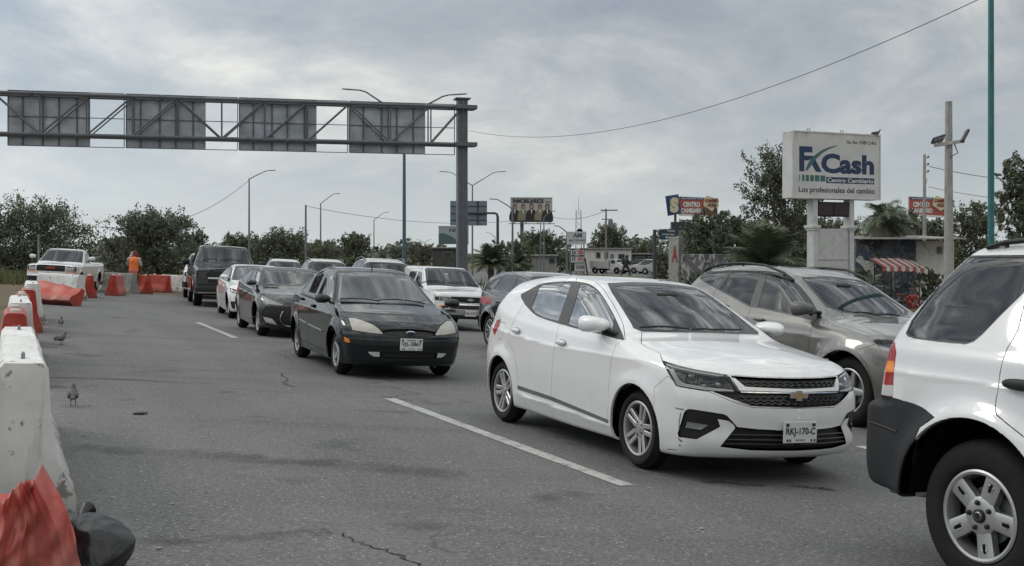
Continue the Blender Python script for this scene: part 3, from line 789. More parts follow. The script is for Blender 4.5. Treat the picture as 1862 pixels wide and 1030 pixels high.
def pose(px, py, Hdeg, wb, face, wheel='front'):
    """car centre from where the outer foot of its right wheel stands; Hdeg = heading off the view axis"""
    c = at(px, py); h = R(Hdeg); f = Vector((math.sin(h), -math.cos(h), 0)); l = Vector((math.cos(h), math.sin(h), 0))
    c = c + l * face + f * (wb / 2 if wheel == 'rear' else -wb / 2); return on(c.x, c.y), h - math.pi / 2
GL_SIDE = glass('side_window_glass', .16, 2.4, .012, pale_film=.03)
RED_LENS = plain('red_lens', (.32, .015, .015), .12); AMBER_LENS = plain('amber_lens', (.75, .22, .02), .15); FOG_LENS = plain('hazed_lamp_lens', (.42, .40, .36), .25, var=.2)
CLEAR_LAMP = plain('pale_lamp_lens', (.5, .5, .5), .15)
def std_parts(c, paint, screen=None, side=None, gap=.003, lamp='clear', trim=None, rear=None, grille=None, depth=.02):
    n = c.names; has = lambda k: k in n and (c.T == n[k]).any(); out = {}
    trim = trim or TRIM; side = side or GL_SIDE
    out['body'] = c.part('body', 'body', paint, gap=gap * .8)[0]
    for k in ('hood', 'bumper', 'fender'):
        if has(k): out[k] = c.part(k, k, paint, gap=gap * .7)
    for k in ('front_door', 'rear_door', 'fuel_door'):
        if has(k): out[k] = c.part(k, k, paint, True, gap=gap)
    if has('window_trim'): c.part('window_trim', 'window_trim', trim, True, offset=-.003)
    for k, nm in (('front_glass', 'front_window'), ('rear_glass', 'rear_window'), ('quarter_glass', 'quarter_window')):
        if has(k): c.part(k, nm, (rear or side) if k != 'front_glass' else side, True, offset=-.006, skirt=.01)
    if has('windscreen'): c.part('windscreen', 'windscreen_border', TRIM, offset=-.003)
    if has('screen_glass'): c.part('screen_glass', 'windscreen', screen or GL_CLEAR, offset=-.005, skirt=.01)
    if has('back_glass'): c.part('back_glass', 'rear_windscreen', rear or side, offset=-.005, skirt=.01)
    if has('headlight'):
        if lamp == 'hazy': out['headlight'] = c.part('headlight', 'headlight', FOG_LENS, True, offset=-.001, gap=.003)
        else:
            hl = out['headlight'] = c.part('headlight', 'headlight', LENS, True, offset=-.002, gap=.002)
            c.part('headlight', 'lamp_bowl', LAMP_DK if lamp == 'dark' else plain('pale_lamp_bowl', (.55, .55, .54), .35) if lamp == 'pale' else LAMP_IN, True, parent=hl, offset=-.05, skirt=-.045)
    for k, nm, m in (('grille', 'grille', grille or BLACK_PL), ('intake', 'lower_intake', BLACK_PL)):
        if has(k): out[k] = c.part(k, nm, m, offset=-depth, skirt=-depth)
    for k, nm, m, pr in (('grille_bar', 'grille_bar', CHROME, 0), ('chrome', 'chrome_strip', CHROME, 0), ('cladding', 'black_cladding', GREY_PL, 0), ('bumper_strip', 'bumper_strip', BLACK_PL, 0), ('steel_bumper', 'chrome_bumper', CHROME, 0),
                         ('tail_light', 'tail_light', RED_LENS, 1), ('tail_amber', 'tail_light_amber', AMBER_LENS, 1), ('tail_clear', 'tail_light_reverse', CLEAR_LAMP, 1), ('fog_lamp', 'fog_light', CLEAR_LAMP, 1),
                         ('marker', 'side_marker', AMBER_LENS, 1), ('moulding', 'door_moulding', trim, 1), ('roof_panel', 'roof_panel', TRIM, 0)):
        if has(k): out[k] = c.part(k, nm, m, bool(pr), offset=.0 if k != 'moulding' else .008, skirt=.012)
    return out
def wiper(c, a, b, bow=3, n=9, lift=.022):
    mb = MB(); pts = []
    for t in np.linspace(0, 1, n):
        x, y = a[0] + (b[0] - a[0]) * t, a[1] + (b[1] - a[1]) * t - bow * math.sin(t * 3.1); hh = c.hit(x, y) or c.hit(x, y, True)
        if hh is not None: pts.append(hh[0] + hh[1] * lift)
    if len(pts) > 2: mb.tube(pts, .010, 6); mb.build('wiper', BLACK_PL, c.root)
def rails(c, pts, r=.018, mat=None, lift=.06):
    """roof rails through (u, a) points standing on the roof"""
    for sg in (1, -1):
        mb = MB(); P = []
        for i, (u, a) in enumerate(pts):
            z = float(c.shape.T(np.array([u]), np.array([a]))[0]); e = min(i, len(pts) - 1 - i); P.append((c.x0 - u, sg * a, z - .012 + lift * min(1, e / 1.5)))
        mb.tube(P, r, 8, flat=.8)
        for i in (1, len(P) // 2, len(P) - 2): mb.tube([P[i], (P[i][0], P[i][1], P[i][2] - lift)], r * .9, 6)
        mb.build('roof_rail', mat or BLACK_PL, c.root)
# ================================================================ ground
def asphalt():
    g = NG('worn_asphalt'); v = g.obj(); big = g.noise(v, .35, 5, .6, .6); mid = g.noise(v, 2.2, 6, .65); fine = g.noise(v, 90, 3, .7); grain = g.noise(v, 38, 4, .75)
    # lengthwise wheel polish and cross bands follow the traffic
    tc = g.N('ShaderNodeTexCoord'); mp = g.N('ShaderNodeMapping'); g.L(tc.outputs['Object'], mp.inputs[0]); mp.inputs['Rotation'].default_value = (0, 0, -HEAD); 
    m2 = g.N('ShaderNodeMapping'); g.L(mp.outputs[0], m2.inputs[0]); m2.inputs['Scale'].default_value = (.9, .07, 1)
    lanes = g.noise(m2.outputs[0], 1.0, 4, .6)
    m3 = g.N('ShaderNodeMapping'); g.L(tc.outputs['Object'], m3.inputs[0]); m3.inputs['Scale'].default_value = (.10, 1.3, 1)
    cross = g.noise(m3.outputs[0], 1.2, 4, .55, .4)
    c = g.ramp(big, [(.30, (.098, .098, .099)), (.50, (.128, .128, .128)), (.70, (.162, .161, .159))])
    c = g.mix(.42, c, g.ramp(lanes, [(.35, (.070, .070, .070)), (.65, (.155, .154, .150))]))
    c = g.mix(g.ramp(cross, [(.55, 0.0), (.70, .45)]), c, (.056, .056, .057))
    c = g.mix(g.ramp(mid, [(.35, .0), (.7, .35)]), c, (.140, .139, .137))
    c = g.mix(g.ramp(grain, [(.54, 0.0), (.68, .75)]), c, (.27, .265, .255)); c = g.mix(g.ramp(grain, [(.32, .75), (.46, 0.0)]), c, (.034, .034, .035)); c = g.mix(g.ramp(fine, [(.58, 0.0), (.70, .45)]), c, (.30, .295, .285)); sp_ = g.noise(v, 52, 2, .5); c = g.mix(g.ramp(sp_, [(.655, 0.0), (.70, .9)]), c, (.42, .415, .40))
    # oil drips
    oil = g.noise(v, 1.1, 3, .5, .3); c = g.mix(g.ramp(oil, [(.63, 0.0), (.72, .6)]), c, (.028, .028, .03))
    # cracks: thin edges of large cells, only here and there
    wv = g.N('ShaderNodeVectorMath', operation='ADD'); nz = g.N('ShaderNodeTexNoise'); g.L(v, nz.inputs[0]); nz.inputs['Scale'].default_value = 1.6; nz.inputs['Detail'].default_value = 5
    sc = g.N('ShaderNodeVectorMath', operation='SCALE'); g.L(nz.outputs['Color'], sc.inputs[0]); sc.inputs[3].default_value = .9; g.L(v, wv.inputs[0]); g.L(sc.outputs[0], wv.inputs[1])
    vo = g.N('ShaderNodeTexVoronoi', feature='DISTANCE_TO_EDGE'); g.L(wv.outputs[0], vo.inputs['Vector']); vo.inputs['Scale'].default_value = .33
    cr = g.math('MULTIPLY', g.ramp(vo.outputs['Distance'], [(.0, 1.0), (.002, 1.0), (.0045, 0.0)]), g.ramp(g.noise(v, .31, 3), [(.50, 0.0), (.60, 1.0)]), True)
    c = g.mix(g.math('MULTIPLY', cr, .65), c, (.015, .015, .017))
    h = g.math('ADD', g.math('MULTIPLY', fine, .5), g.math('MULTIPLY', grain, 1.0)); h = g.math('SUBTRACT', h, g.math('MULTIPLY', cr, 1.5))
    g.bsdf(c, g.math('ADD', g.math('MULTIPLY', mid, .2), .66), 0, .35, g.bump(h, .55, .008)); return g.m
def dirt_mat():
    g = NG('dry_earth'); v = g.obj(); n = g.noise(v, .5, 7, .65); n2 = g.noise(v, 7, 6, .7)
    c = g.ramp(n, [(.3, (.13, .10, .07)), (.5, (.19, .145, .105)), (.62, (.10, .105, .055)), (.75, (.075, .09, .04))])
    c = g.mix(.4, c, g.ramp(n2, [(.3, (.07, .06, .045)), (.7, (.24, .2, .16))])); g.bsdf(c, .95, 0, .1, g.bump(n2, .6, .05)); return g.m
ROAD_M = asphalt(); DIRT_M = dirt_mat()
def drape(name, rows, mat, z=0.0, step=1.6):
    """sheet laid over the ground between two edge lines, each row (x0, y0, x1, y1)"""
    vs = []; fs = []; k = 40
    for (x0, y0, x1, y1) in rows:
        for i in range(k + 1):
            t = i / k; x, y = x0 + (x1 - x0) * t, y0 + (y1 - y0) * t; vs.append((x, y, gz(x, y) + z))
    for r in range(len(rows) - 1):
        for i in range(k): a = r * (k + 1) + i; fs.append((a, a + 1, a + k + 2, a + k + 1))
    return tag(MB().add(vs, fs).build(name, mat), kind='structure')
mb = MB(); ns = [-2500, NL - 2, NL - .7, NL, NL + .5, N0, NR - .5, NR, NR + .7, NR + 2, 2500]
vs = []
for sv in (400, -3000):
    for n in ns: p = DV * sv + NV * n; vs.append((p.x, p.y, gz_n(n) - .006))
mb.add(vs, [(i + 1, i, len(ns) + i, len(ns) + i + 1) for i in range(len(ns) - 1)]); tag(mb.build('ground', DIRT_M), kind='structure')
def row(s_, n0, n1): p, q = DV * s_ + NV * n0, DV * s_ + NV * n1; return (p.x, p.y, q.x, q.y)
ROWS = [row(25, .1, 25), row(0, .1, 25), row(-20, .1, 25), row(-30, .1, 26)]
road = drape('road', ROWS + [(-15.5, 36, 6, 45), (-19, 44, 8, 52), (-60, 50, 10, 60), (-60, 57, 12, 68), (-20, 64, 13, 76), (-8, 84, 16, 100), (6, 300, 50, 320)], ROAD_M)
def paint_mat():
    g = NG('worn_road_paint'); v = g.obj(); n = g.noise(v, 9, 7, .75); n2 = g.noise(v, 45, 4, .7)
    a = g.ramp(g.math('ADD', g.math('MULTIPLY', n, .6), g.math('MULTIPLY', n2, .4)), [(.36, 1.0), (.52, 0.0)])
    c = g.mix(a, (.47, .47, .455), (.115, .115, .118)); g.bsdf(c, .75, 0, .3); return g.m
PAINT = paint_mat()
def dash(s0, s1, n, w=.13, drift=0):
    mb = MB(); k = 10; vs = []
    for i in range(k + 1):
        t = i / k; e = rng.uniform(-.008, .008, 2); p = lane(s0 + (s1 - s0) * t, n + drift * t - w / 2 + e[0], .004); q = lane(s0 + (s1 - s0) * t, n + drift * t + w / 2 + e[1], .004); vs += [p, q]
    mb.add(vs, [(2 * i, 2 * i + 1, 2 * i + 3, 2 * i + 2) for i in range(k)])
    return tag(mb.build('lane_marking', PAINT), kind='structure')
def dash_px(a, b, w=.13):
    """painted dash between two ground points"""
    p, q = at(*a), at(*b); d = (q - p).normalized(); l = Vector((-d.y, d.x, 0)) * w / 2; mb = MB(); k = 12; vs = []
    for i in range(k + 1):
        m = p.lerp(q, i / k)
        for sg in (-1, 1): v = m + l * (sg * (1 + rng.uniform(-.07, .07))); vs.append((v.x, v.y, gz(v.x, v.y) + .004))
    mb.add(vs, [(2 * i, 2 * i + 1, 2 * i + 3, 2 * i + 2) for i in range(k)]); return tag(mb.build('lane_marking', PAINT), kind='structure')
dash_px((708, 725), (1140, 884)); dash_px((360, 587), (428, 615)); dash_px((1562, 812), (1900, 895)); 

def stain_mat(name, col, dens, sc=6, lo=.42, hi=.6):
    g = NG(name); g.bsdf(col, .75, 0, .25); b = g.nt.nodes[-1]; b = [n for n in g.nt.nodes if n.type == 'BSDF_PRINCIPLED'][0]; tc = g.N('ShaderNodeTexCoord'); f = g.math('MULTIPLY', g.ramp(g.noise(tc.outputs['Object'], sc, 6, .7), [(lo, 0.0), (hi, 1.0)]), dens)
    uv = g.N('ShaderNodeAttribute'); uv.attribute_name = 'edge'; f = g.math('MULTIPLY', f, uv.outputs['Fac']); tr = g.N('ShaderNodeBsdfTransparent'); mx = g.N('ShaderNodeMixShader'); g.L(f, mx.inputs[0]); g.L(tr.outputs[0], mx.inputs[1]); g.L(b.outputs[0], mx.inputs[2]); g.L(mx.outputs[0], g.out.inputs[0]); return g.m
CRACK_M, TAR_M = stain_mat('crack_filler', (.016, .016, .017), .85, 9, .30, .45), stain_mat('tar_stain', (.055, .055, .056), .30, 2.5, .30, .62)
OIL_M = stain_mat('oil_spot', (.03, .03, .031), .55, 7, .35, .6)
def strip_px(name, pts, w, mat, z=.004, jit=.02, sub=7):
    """irregular line laid on the road through ground points"""
    P = [at(*p) for p in pts]; Q = []
    for a, b in zip(P[:-1], P[1:]):
        for i in range(sub): Q.append(a.lerp(b, i / sub) + Vector((rng.normal(0, jit), rng.normal(0, jit), 0)))
    Q.append(P[-1]); vs = []; fs = []; ed = []
    for i, q in enumerate(Q):
        d = (Q[min(i + 1, len(Q) - 1)] - Q[max(i - 1, 0)]); l = Vector((-d.y, d.x, 0)).normalized(); k = w * rng.uniform(.6, 1.3)
        for t, e in ((-1, 0), (-.45, 1), (.45, 1), (1, 0)): v = q + l * (t * k); vs.append((v.x, v.y, gz(v.x, v.y) + z)); ed.append(e if 0 < i < len(Q) - 1 else 0)
    for i in range(len(Q) - 1):
        for j in range(3): a = 4 * i + j; fs.append((a, a + 1, a + 5, a + 4))
    o = MB().add(vs, fs).build(name, mat); at_ = o.data.attributes.new('edge', 'FLOAT', 'POINT'); at_.data.foreach_set('value', [float(e) for e in ed]); o.visible_shadow = True; return tag(o, kind='structure')
for pts, w in ((((509, 679), (521, 690), (517, 700), (540, 705)), .022), (((200, 690), (330, 698), (480, 712), (700, 725)), .012), (((707, 724), (740, 718), (772, 717)), .02), (((708, 702), (735, 712), (765, 716)), .014), (((612, 970), (650, 988), (694, 999), (735, 1016), (775, 1040)), .016), (((495, 642), (512, 646), (529, 653)), .02), (((498, 643), (540, 634)), .014), (((60, 651), (150, 656), (300, 657), (470, 655)), .014), (((75, 686), (160, 689), (260, 692)), .03)):
    strip_px('road_crack', pts, w * .55, CRACK_M)
strip_px('road_stain', ((120, 812), (300, 824), (520, 838), (700, 852), (850, 868)), .22, TAR_M, .003, .03); strip_px('road_stain', ((90, 686), (200, 690), (420, 700)), .10, TAR_M, .003, .03); strip_px('road_stain', ((300, 985), (480, 975), (600, 968)), .10, TAR_M, .003, .03)
for c_, r_x in (((1335, 880), 60), ((1480, 888), 40), ((1290, 850), 50), ((760, 668), 30), ((690, 690), 24), ((1800, 1000), 50), ((1000, 775), 40)):
    strip_px('road_stain', ((c_[0] - r_x, c_[1] - 3), (c_[0], c_[1]), (c_[0] + r_x, c_[1] + 4)), .05, OIL_M, .005, .02)
# ================================================================ white hatchback (front, centre)
WHITE_A = car_paint('white_paint', (.78, .785, .79), .30, dirt=.05)
ZA = lambda x, y: (1180 + x / 4.68, 630 + y / 4.68)
ZB = lambda x, y: (1370 + x / 4.68, 630 + y / 4.68)
ZC = lambda x, y: (930 + x / 6.868, 490 + y / 6.868)
def hatchback():
    L = 4.163
    S = dict(L=L, W=1.731, H=1.476, wb=2.551, foh=.90, wheel_r=.305, arch_r=.345,
        top=[(-.1, .72), (0, .76), (.06, .80), (.16, .845), (.4, .905), (.7, .955), (1.0, .995), (1.10, 1.01), (1.16, 1.03), (1.55, 1.215), (1.88, 1.365), (2.0, 1.41), (2.2, 1.448), (2.6, 1.474), (3.0, 1.468), (3.4, 1.43), (3.7, 1.38), (4.2, 1.27)],
        plan=[(0, .70), (.2, .79), (.5, .845), (.85, .862), (2, .8655), (3.3, .8655), (3.7, .845), (4.0, .80), (4.2, .75)],
        belt=[(0, .74), (.3, .83), (.8, .905), (1.15, .94), (1.5, .955), (2.4, .985), (3.0, 1.02), (3.4, 1.08), (3.7, 1.18), (4.2, 1.25)],
        low=[(.1, .075), (.17, .06), (.25, .035), (.35, .02), (.5, .008), (.62, .0), (.75, .004), (.88, .012), (.97, .022), (1.5, .03)],
        tumble=[(0, .6), (1.2, .55), (2, .44), (3.4, .46), (4.1, .55)],
        nose=[(.1, .16), (.19, .07), (.24, .02), (.30, .0), (.42, .012), (.50, .0), (.62, .004), (.68, .03), (.76, .06), (.82, .11), (.9, .2)],
        tail=[(.1, L - .15), (.25, L - .05), (.45, L - .005), (.65, L), (.80, L - .03), (1.03, L - .16), (1.2, L - .30), (1.36, L - .42), (1.5, L - .47)],
        bot=[(0, .20), (.5, .17), (2, .165), (3.6, .19), (4.2, .24)],
        crown=[(0, .06), (1, .05), (2, .03), (4, .03)], k_edge=[(0, .10), (.9, .09), (1.3, .10), (2.0, .17), (3.5, .17), (4.2, .12)],
        bow_front=(.34, 2.3), bow_rear=(.25, 2.6), k_front=.07, k_rear=.12, flare=.012, flare_w=.06,
        creases=[([(0, .80), (.9, .845), (1.5, .83), (2.6, .845), (3.5, .90), (4.2, .95)], .012, .02, .12, (.7, 4.0)), ([(0, .25), (1.2, .27), (3.2, .33)], .016, .03, .06, (1.25, 3.05))])
    c = Car(S, lane(-8.575, 5.195), HEAD - math.pi / 2, .018, 'hatchback', 'white five-door hatchback with gold emblem and plate RKJ-170-C, nearest whole car', None, 'car')
    P = 'P'
    c.arches()
    c.cut('hood', [(1167, 604), (1166, 625), (1177, 633), (1200, 643), (1204.5, 656), ZA(250, 163), ZA(400, 198), ZA(660, 243), ZA(936, 260), ZB(400, 270), (1500, 688), (1640, 640), (1500, 590), (1291, 607), (1230, 605.5)], P, where=lambda u, a, z: u < 1.3)
    c.cut('windscreen', [ZC(1200, 172), ZC(1255, 290), ZC(1390, 500), ZC(1500, 680), (1152, 597), (1167, 603), (1230, 604.5), (1291, 605.5), (1340, 608), (1420, 560), (1260, 517), (1200, 514.5), (1150, 513.2)], P, where=lambda u, a, z: (u > .95) & (z > .93) & (u < 2.3))
    c.cut('screen_glass', [(1118, 521), (1130, 541), ZC(1430, 520), ZC(1490, 615), (1160, 592), (1175, 598), (1230, 600), (1291, 601), (1340, 603), (1420, 560), (1260, 521), (1200, 518.5), (1150, 518)], P, 'windscreen')
    bl = [(1046.5, 514), (1038.5, 539.5), (1021, 586.8), (1015.7, 594.3), (1007.9, 633), (1004, 672), (1002, 718.6), (1003, 724.5)]
    c.cut('rear_door', [(976, 519), (978, 514.8), (994, 508), (1017.4, 505.3), (1049.4, 505)] + bl + [(972, 714.5), (943.8, 704), (941.5, 698), (940, 672), (934, 641), (924.4, 621.5), (926.3, 602), (936, 580), (953.3, 551.2), (962, 550), (968, 532)], P, minface=.02)
    c.cut('front_door', [(1049.4, 505), (1068.3, 506.7), (1084.3, 513.3), (1097.4, 526.4), (1113.5, 551), (1129.5, 580.3), (1134, 593), (1137, 618), (1120, 627), (1112, 652), (1106.5, 700), (1104.5, 764), (1060, 747)] + bl[::-1], P, minface=.02)
    c.cut('window_trim', [ZC(*p) for p in [(105, 320), (160, 292), (315, 205), (370, 182), (500, 160), (745, 150), (870, 160), (960, 180), (1040, 225), (1110, 295), (1190, 415), (1285, 585), (1412, 872), (1390, 888), (1100, 803), (860, 752), (620, 684), (380, 610), (290, 565), (220, 494), (160, 424)]], P, ['body', 'rear_door', 'front_door'], minface=.02, rnd=1)
    c.cut('rear_glass', [ZC(*p) for p in [(250, 470), (300, 330), (340, 225), (375, 192), (500, 170), (745, 162), (580, 645), (380, 592), (300, 542), (262, 500)]], P, 'window_trim', minface=.02)
    c.cut('front_glass', [ZC(*p) for p in [(860, 178), (960, 192), (1040, 240), (1110, 310), (1190, 430), (1278, 600), (1250, 800), (1100, 780), (860, 725), (703, 680)]], P, 'window_trim', minface=.02)
    c.cut('headlight', [ZA(*p) for p in [(112, 122), (250, 168), (400, 203), (660, 247), (690, 262), (760, 388), (600, 387), (480, 377), (230, 338), (165, 230)]], P, ['body', 'hood'])
    c.cut('drl', [ZA(*p) for p in [(160, 185), (205, 192), (250, 280), (300, 315), (480, 345), (720, 372), (730, 382), (600, 380), (480, 370), (235, 333)]], P, 'headlight')
    c.cut('drl', [ZA(*p) for p in [(135, 142), (250, 172), (400, 207), (600, 240), (600, 250), (400, 219), (250, 184), (150, 158)]], P, 'headlight')
    c.cut('grille', [(1329.6, 684), ZA(936, 268), ZB(400, 278), (1500, 689), (1500, 742), ZB(400, 522), (1380, 739), (1366, 738), (1342, 729.4), (1296.5, 712.3), (1320, 713), (1343.5, 713.5)], P, ['body', 'hood'])
    c.cut('grille_bar', [ZA(705, 268), ZA(732, 273), ZA(820, 345), ZA(936, 352), ZB(255, 362), (1455, 708), (1500, 708), (1500, 714), (1455, 714), (1380, 711.5), ZA(770, 378)], P, 'grille')
    c.cut('grille_strip', [ZA(772, 382), (1380, 712.2), (1500, 714.7), (1500, 716.8), (1380, 715.2), ZA(785, 394)], P, 'grille')
    c.cut('fog_pod', [ZA(*p) for p in [(300, 565), (320, 542), (350, 535), (640, 580), (668, 597), (752, 690), (740, 700), (722, 668), (680, 635), (582, 617), (605, 685), (405, 790), (255, 772), (245, 742)]], P)
    c.cut('fog_lamp', [ZA(*p) for p in [(318, 640), (515, 672), (440, 712), (300, 695)]], P, 'fog_pod')
    c.cut('intake', [(1339, 777), (1380, 781.3), (1412, 782.8), (1455, 783.5), (1500, 782), (1500, 822), (1455, 820), (1400, 820), (1364, 819), (1310, 812.7)], P)
    c.cut('bumper', [(1190, 705), (1214, 684), (1236, 704), (1290, 713), (1330, 730), (1370, 742), (1600, 745), (1600, 900), (1180, 900), (1185, 820)], P, where=lambda u, a, z: (u < .62) & (z < .76))
    c.cut('moulding', [(941, 701.5), (1003, 722), (1106, 764.5), (1106, 770), (1003, 728.5), (941.5, 708)], P, ['body', 'front_door', 'rear_door'], minface=-.1)
    c.cut('fuel_door', [(909.7, 587), (913.6, 585.6), (919.8, 588.8), (920.6, 592.6), (914.4, 604.3), (912, 617.5), (905, 616.4), (906.6, 604.3)], P, rnd=1)
    for q in ([(222, 522), (260, 532), (296, 537), (294, 542), (258, 537), (224, 528)], [(268, 566), (274, 566), (262, 640), (257, 700), (253, 700), (256, 640)], [(246, 776), (262, 790), (282, 808), (276, 818), (256, 802)], [(252, 838), (272, 840), (270, 848), (256, 848)], [(150, 874), (240, 880), (238, 884), (152, 879)]): c.cut('scuff%d' % q[0][0], [ZA(*p) for p in q], P, ['body', 'bumper'], minface=-.2)
    c.cut('tail_light', [(896, 600), (903, 583), (911, 581), (908, 592), (899, 610)], P, minface=-.2)
    c.cut('tail_light', [(.5, .80), (.80, .84), (.82, .98), (.5, .95)], 'R', where=lambda u, a, z: (u > 3.6), minface=.0)
    b = c.part('body', 'body', WHITE_A, gap=.0025)[0]
    c.part('hood', 'hood', WHITE_A, gap=.0025); c.part('bumper', 'bumper', WHITE_A, gap=.0018)
    for nm in ('rear_door', 'front_door'): c.part(nm, nm, WHITE_A, True, gap=.0028)
    c.part('fuel_door', 'fuel_door', WHITE_A, True, gap=.0025); [np_mesh('scuff_mark', r[0], r[2], plain('scraped_paint', (.16, .16, .16), .7, var=.4, scale=60), c.root, r[1]) for r in [c.extract(k, offset=.0005, skirt=0) for k in c.names if k.startswith('scuff')] if r]
    c.part('moulding', 'sill_moulding', plain('sill_strip', (.12, .12, .125), .4), True, offset=.003)
    c.part('window_trim', 'window_trim', TRIM, True, offset=-.003)
    c.part(['rear_glass'], 'rear_window', GL_TINT, True, offset=-.006, skirt=.01); c.part('front_glass', 'front_window', GL_TINT, True, offset=-.006, skirt=.01)
    c.part('windscreen', 'windscreen_border', TRIM, offset=-.003); ws = c.part('screen_glass', 'windscreen', GL_CLEAR, offset=-.005, skirt=.01)[0]
    hl = c.part(['headlight', 'drl'], 'headlight', LENS, True, offset=-.002, gap=.002)
    c.part(['headlight', 'drl'], 'lamp_bowl', LAMP_DK, True, parent=hl, offset=-.05, skirt=-.045); c.part('drl', 'light_strip', plain('lamp_white', grey(.86), .25), True, parent=hl, offset=-.006)
    for px, r, mt in (((1257, 685), (.045, .045, .042), CHROME), ((1307, 695), (.05, .05, .026), LAMP_IN), ((1283, 697), (.05, .06, .018), LAMP_IN)):
        blob_on(c, px, r, mt, 'lamp_reflector', lift=-.055, parents=hl)
    blob_on(c, (1257, 684), (.033, .033, .031), glass('lamp_projector', .25, 1.9), 'lamp_projector', lift=-.030, parents=hl)
    c.part('grille', 'grille', BLACK_PL, offset=-.022, skirt=-.022); c.part('grille_bar', 'grille_bar', WHITE_A, offset=.002); c.part('grille_strip', 'chrome_strip', CHROME, offset=-.004)
    # honeycomb ridges in the grille
    for sg in (1, -1):
        mb = MB()
        for py0 in (694, 700, 722, 729, 735):
            for px in range(1345, 1456, 7):
                pts = []
                for q in range(0, 8, 1):
                    h = c.hit(px + q, py0 + (1.6 if (px // 7 + (py0 % 2)) % 2 else -1.6) * math.sin(q / 7 * math.pi))
                    if h is not None: pts.append(h[0] - h[1] * .016)
                if len(pts) > 2: mb.tube([p * [1, sg, 1] for p in pts], .006, 5)
        mb.build('grille_mesh', TRIM, c.root)
    fp = c.part('fog_pod', 'fog_light_housing', BLACK_PL, True, offset=-.012, skirt=-.012); c.part('fog_lamp', 'fog_light', LAMP_IN, True, parent=fp, offset=-.008)
    c.part('intake', 'lower_intake', BLACK_PL, offset=-.03, skirt=-.03)
    mb = MB()
    for py0, py1 in ((791, 793), (800, 801.5), (808, 810)):
        pts = [c.hit(px, py0 + (py1 - py0) * (px - 1320) / 135) for px in range(1326 if py0 < 800 else 1316, 1456, 8)]
        pts = [h[0] - h[1] * .012 for h in pts if h is not None]
        for sg in (1, -1): mb.tube([p * [1, sg, 1] for p in pts], .012, 6, flat=.5)
    mb.build('intake_slats', TRIM, c.root)
    c.part('tail_light', 'tail_light', plain('red_lens', (.35, .02, .02), .15), True)
    c.lining(['body', 'rear_door', 'front_door', 'hood', 'window_trim', 'windscreen'], zmin=.35)
    c.underside(); c.wheels('twin5', .185, .212)
    for px in ((940, 602), (1022, 624)):
        blob_on(c, px, (.085, .020, .022), WHITE_A, 'door_handle', lift=.022); blob_on(c, px, (.075, .006, .036), plain('handle_recess_shade', (.42, .42, .43), .4), 'handle_recess_shade', lift=-.001)  # grey disc paints the shade of the hollow behind each handle
    h = c.hit(1120, 605)[0]
    q = c.ray_y(1083, 590, h[1] - .12); mirror_pair(c, q, (.20, .25, .135), (WHITE_A, BLACK_PL), arm=(h[0] + .01, h[1] + .02, h[2] - .02))
    cabin(c, 1.20, .98, 2.05, .52, 1.14, 2.95)
    # wipers
    for (x0_, y0_), (x1_, y1_) in (((1163, 600), (1252, 603)), ((1258, 604), (1345, 606))):
        mb = MB(); pts = []
        for t in np.linspace(0, 1, 9):
            hh = c.hit(x0_ + (x1_ - x0_) * t, y0_ + (y1_ - y0_) * t - 3 * math.sin(t * 3.1)) or c.hit(x0_ + (x1_ - x0_) * t, y0_, True)
            if hh is not None: pts.append(hh[0] + hh[1] * .022)
        mb.tube(pts, .009, 6); mb.build('wiper', BLACK_PL, c.root)
    # emblem
    h = c.front(.66); mb = MB(); M = face_mat((h[0] + .004, 0, h[2]), (0, 1, 0))
    mb.prism([(-.085, -.018), (-.028, -.018), (-.028, -.036), (.028, -.036), (.028, -.018), (.075, -.018), (.085, .018), (.028, .018), (.028, .036), (-.028, .036), (-.028, .018), (-.075, .018)], 0, .014, 0, M)
    mb.prism([(-.072, -.012), (-.022, -.012), (-.022, -.029), (.022, -.029), (.022, -.012), (.064, -.012), (.072, .012), (.022, .012), (.022, .029), (-.022, .029), (-.022, .012), (-.064, .012)], .014, .018, 1, M)
    mb.build('emblem', [CHROME, plain('emblem_gold', (.50, .36, .20), .3, .7)], c.root, 20)
    number_plate(c, (c.x0 + .022, 0, .40), .30, .155, 'RKJ-170-C')
    mb = MB(); mb.tube([(c.x0 - 3.55, 0, 1.40), (c.x0 - 3.85, 0, 1.60)], [.008, .004], 6); mb.build('antenna', BLACK_PL, c.root)
    return c
import time as _t; _t0 = _t.time(); HATCH = hatchback(); print("hatch", _t.time() - _t0)
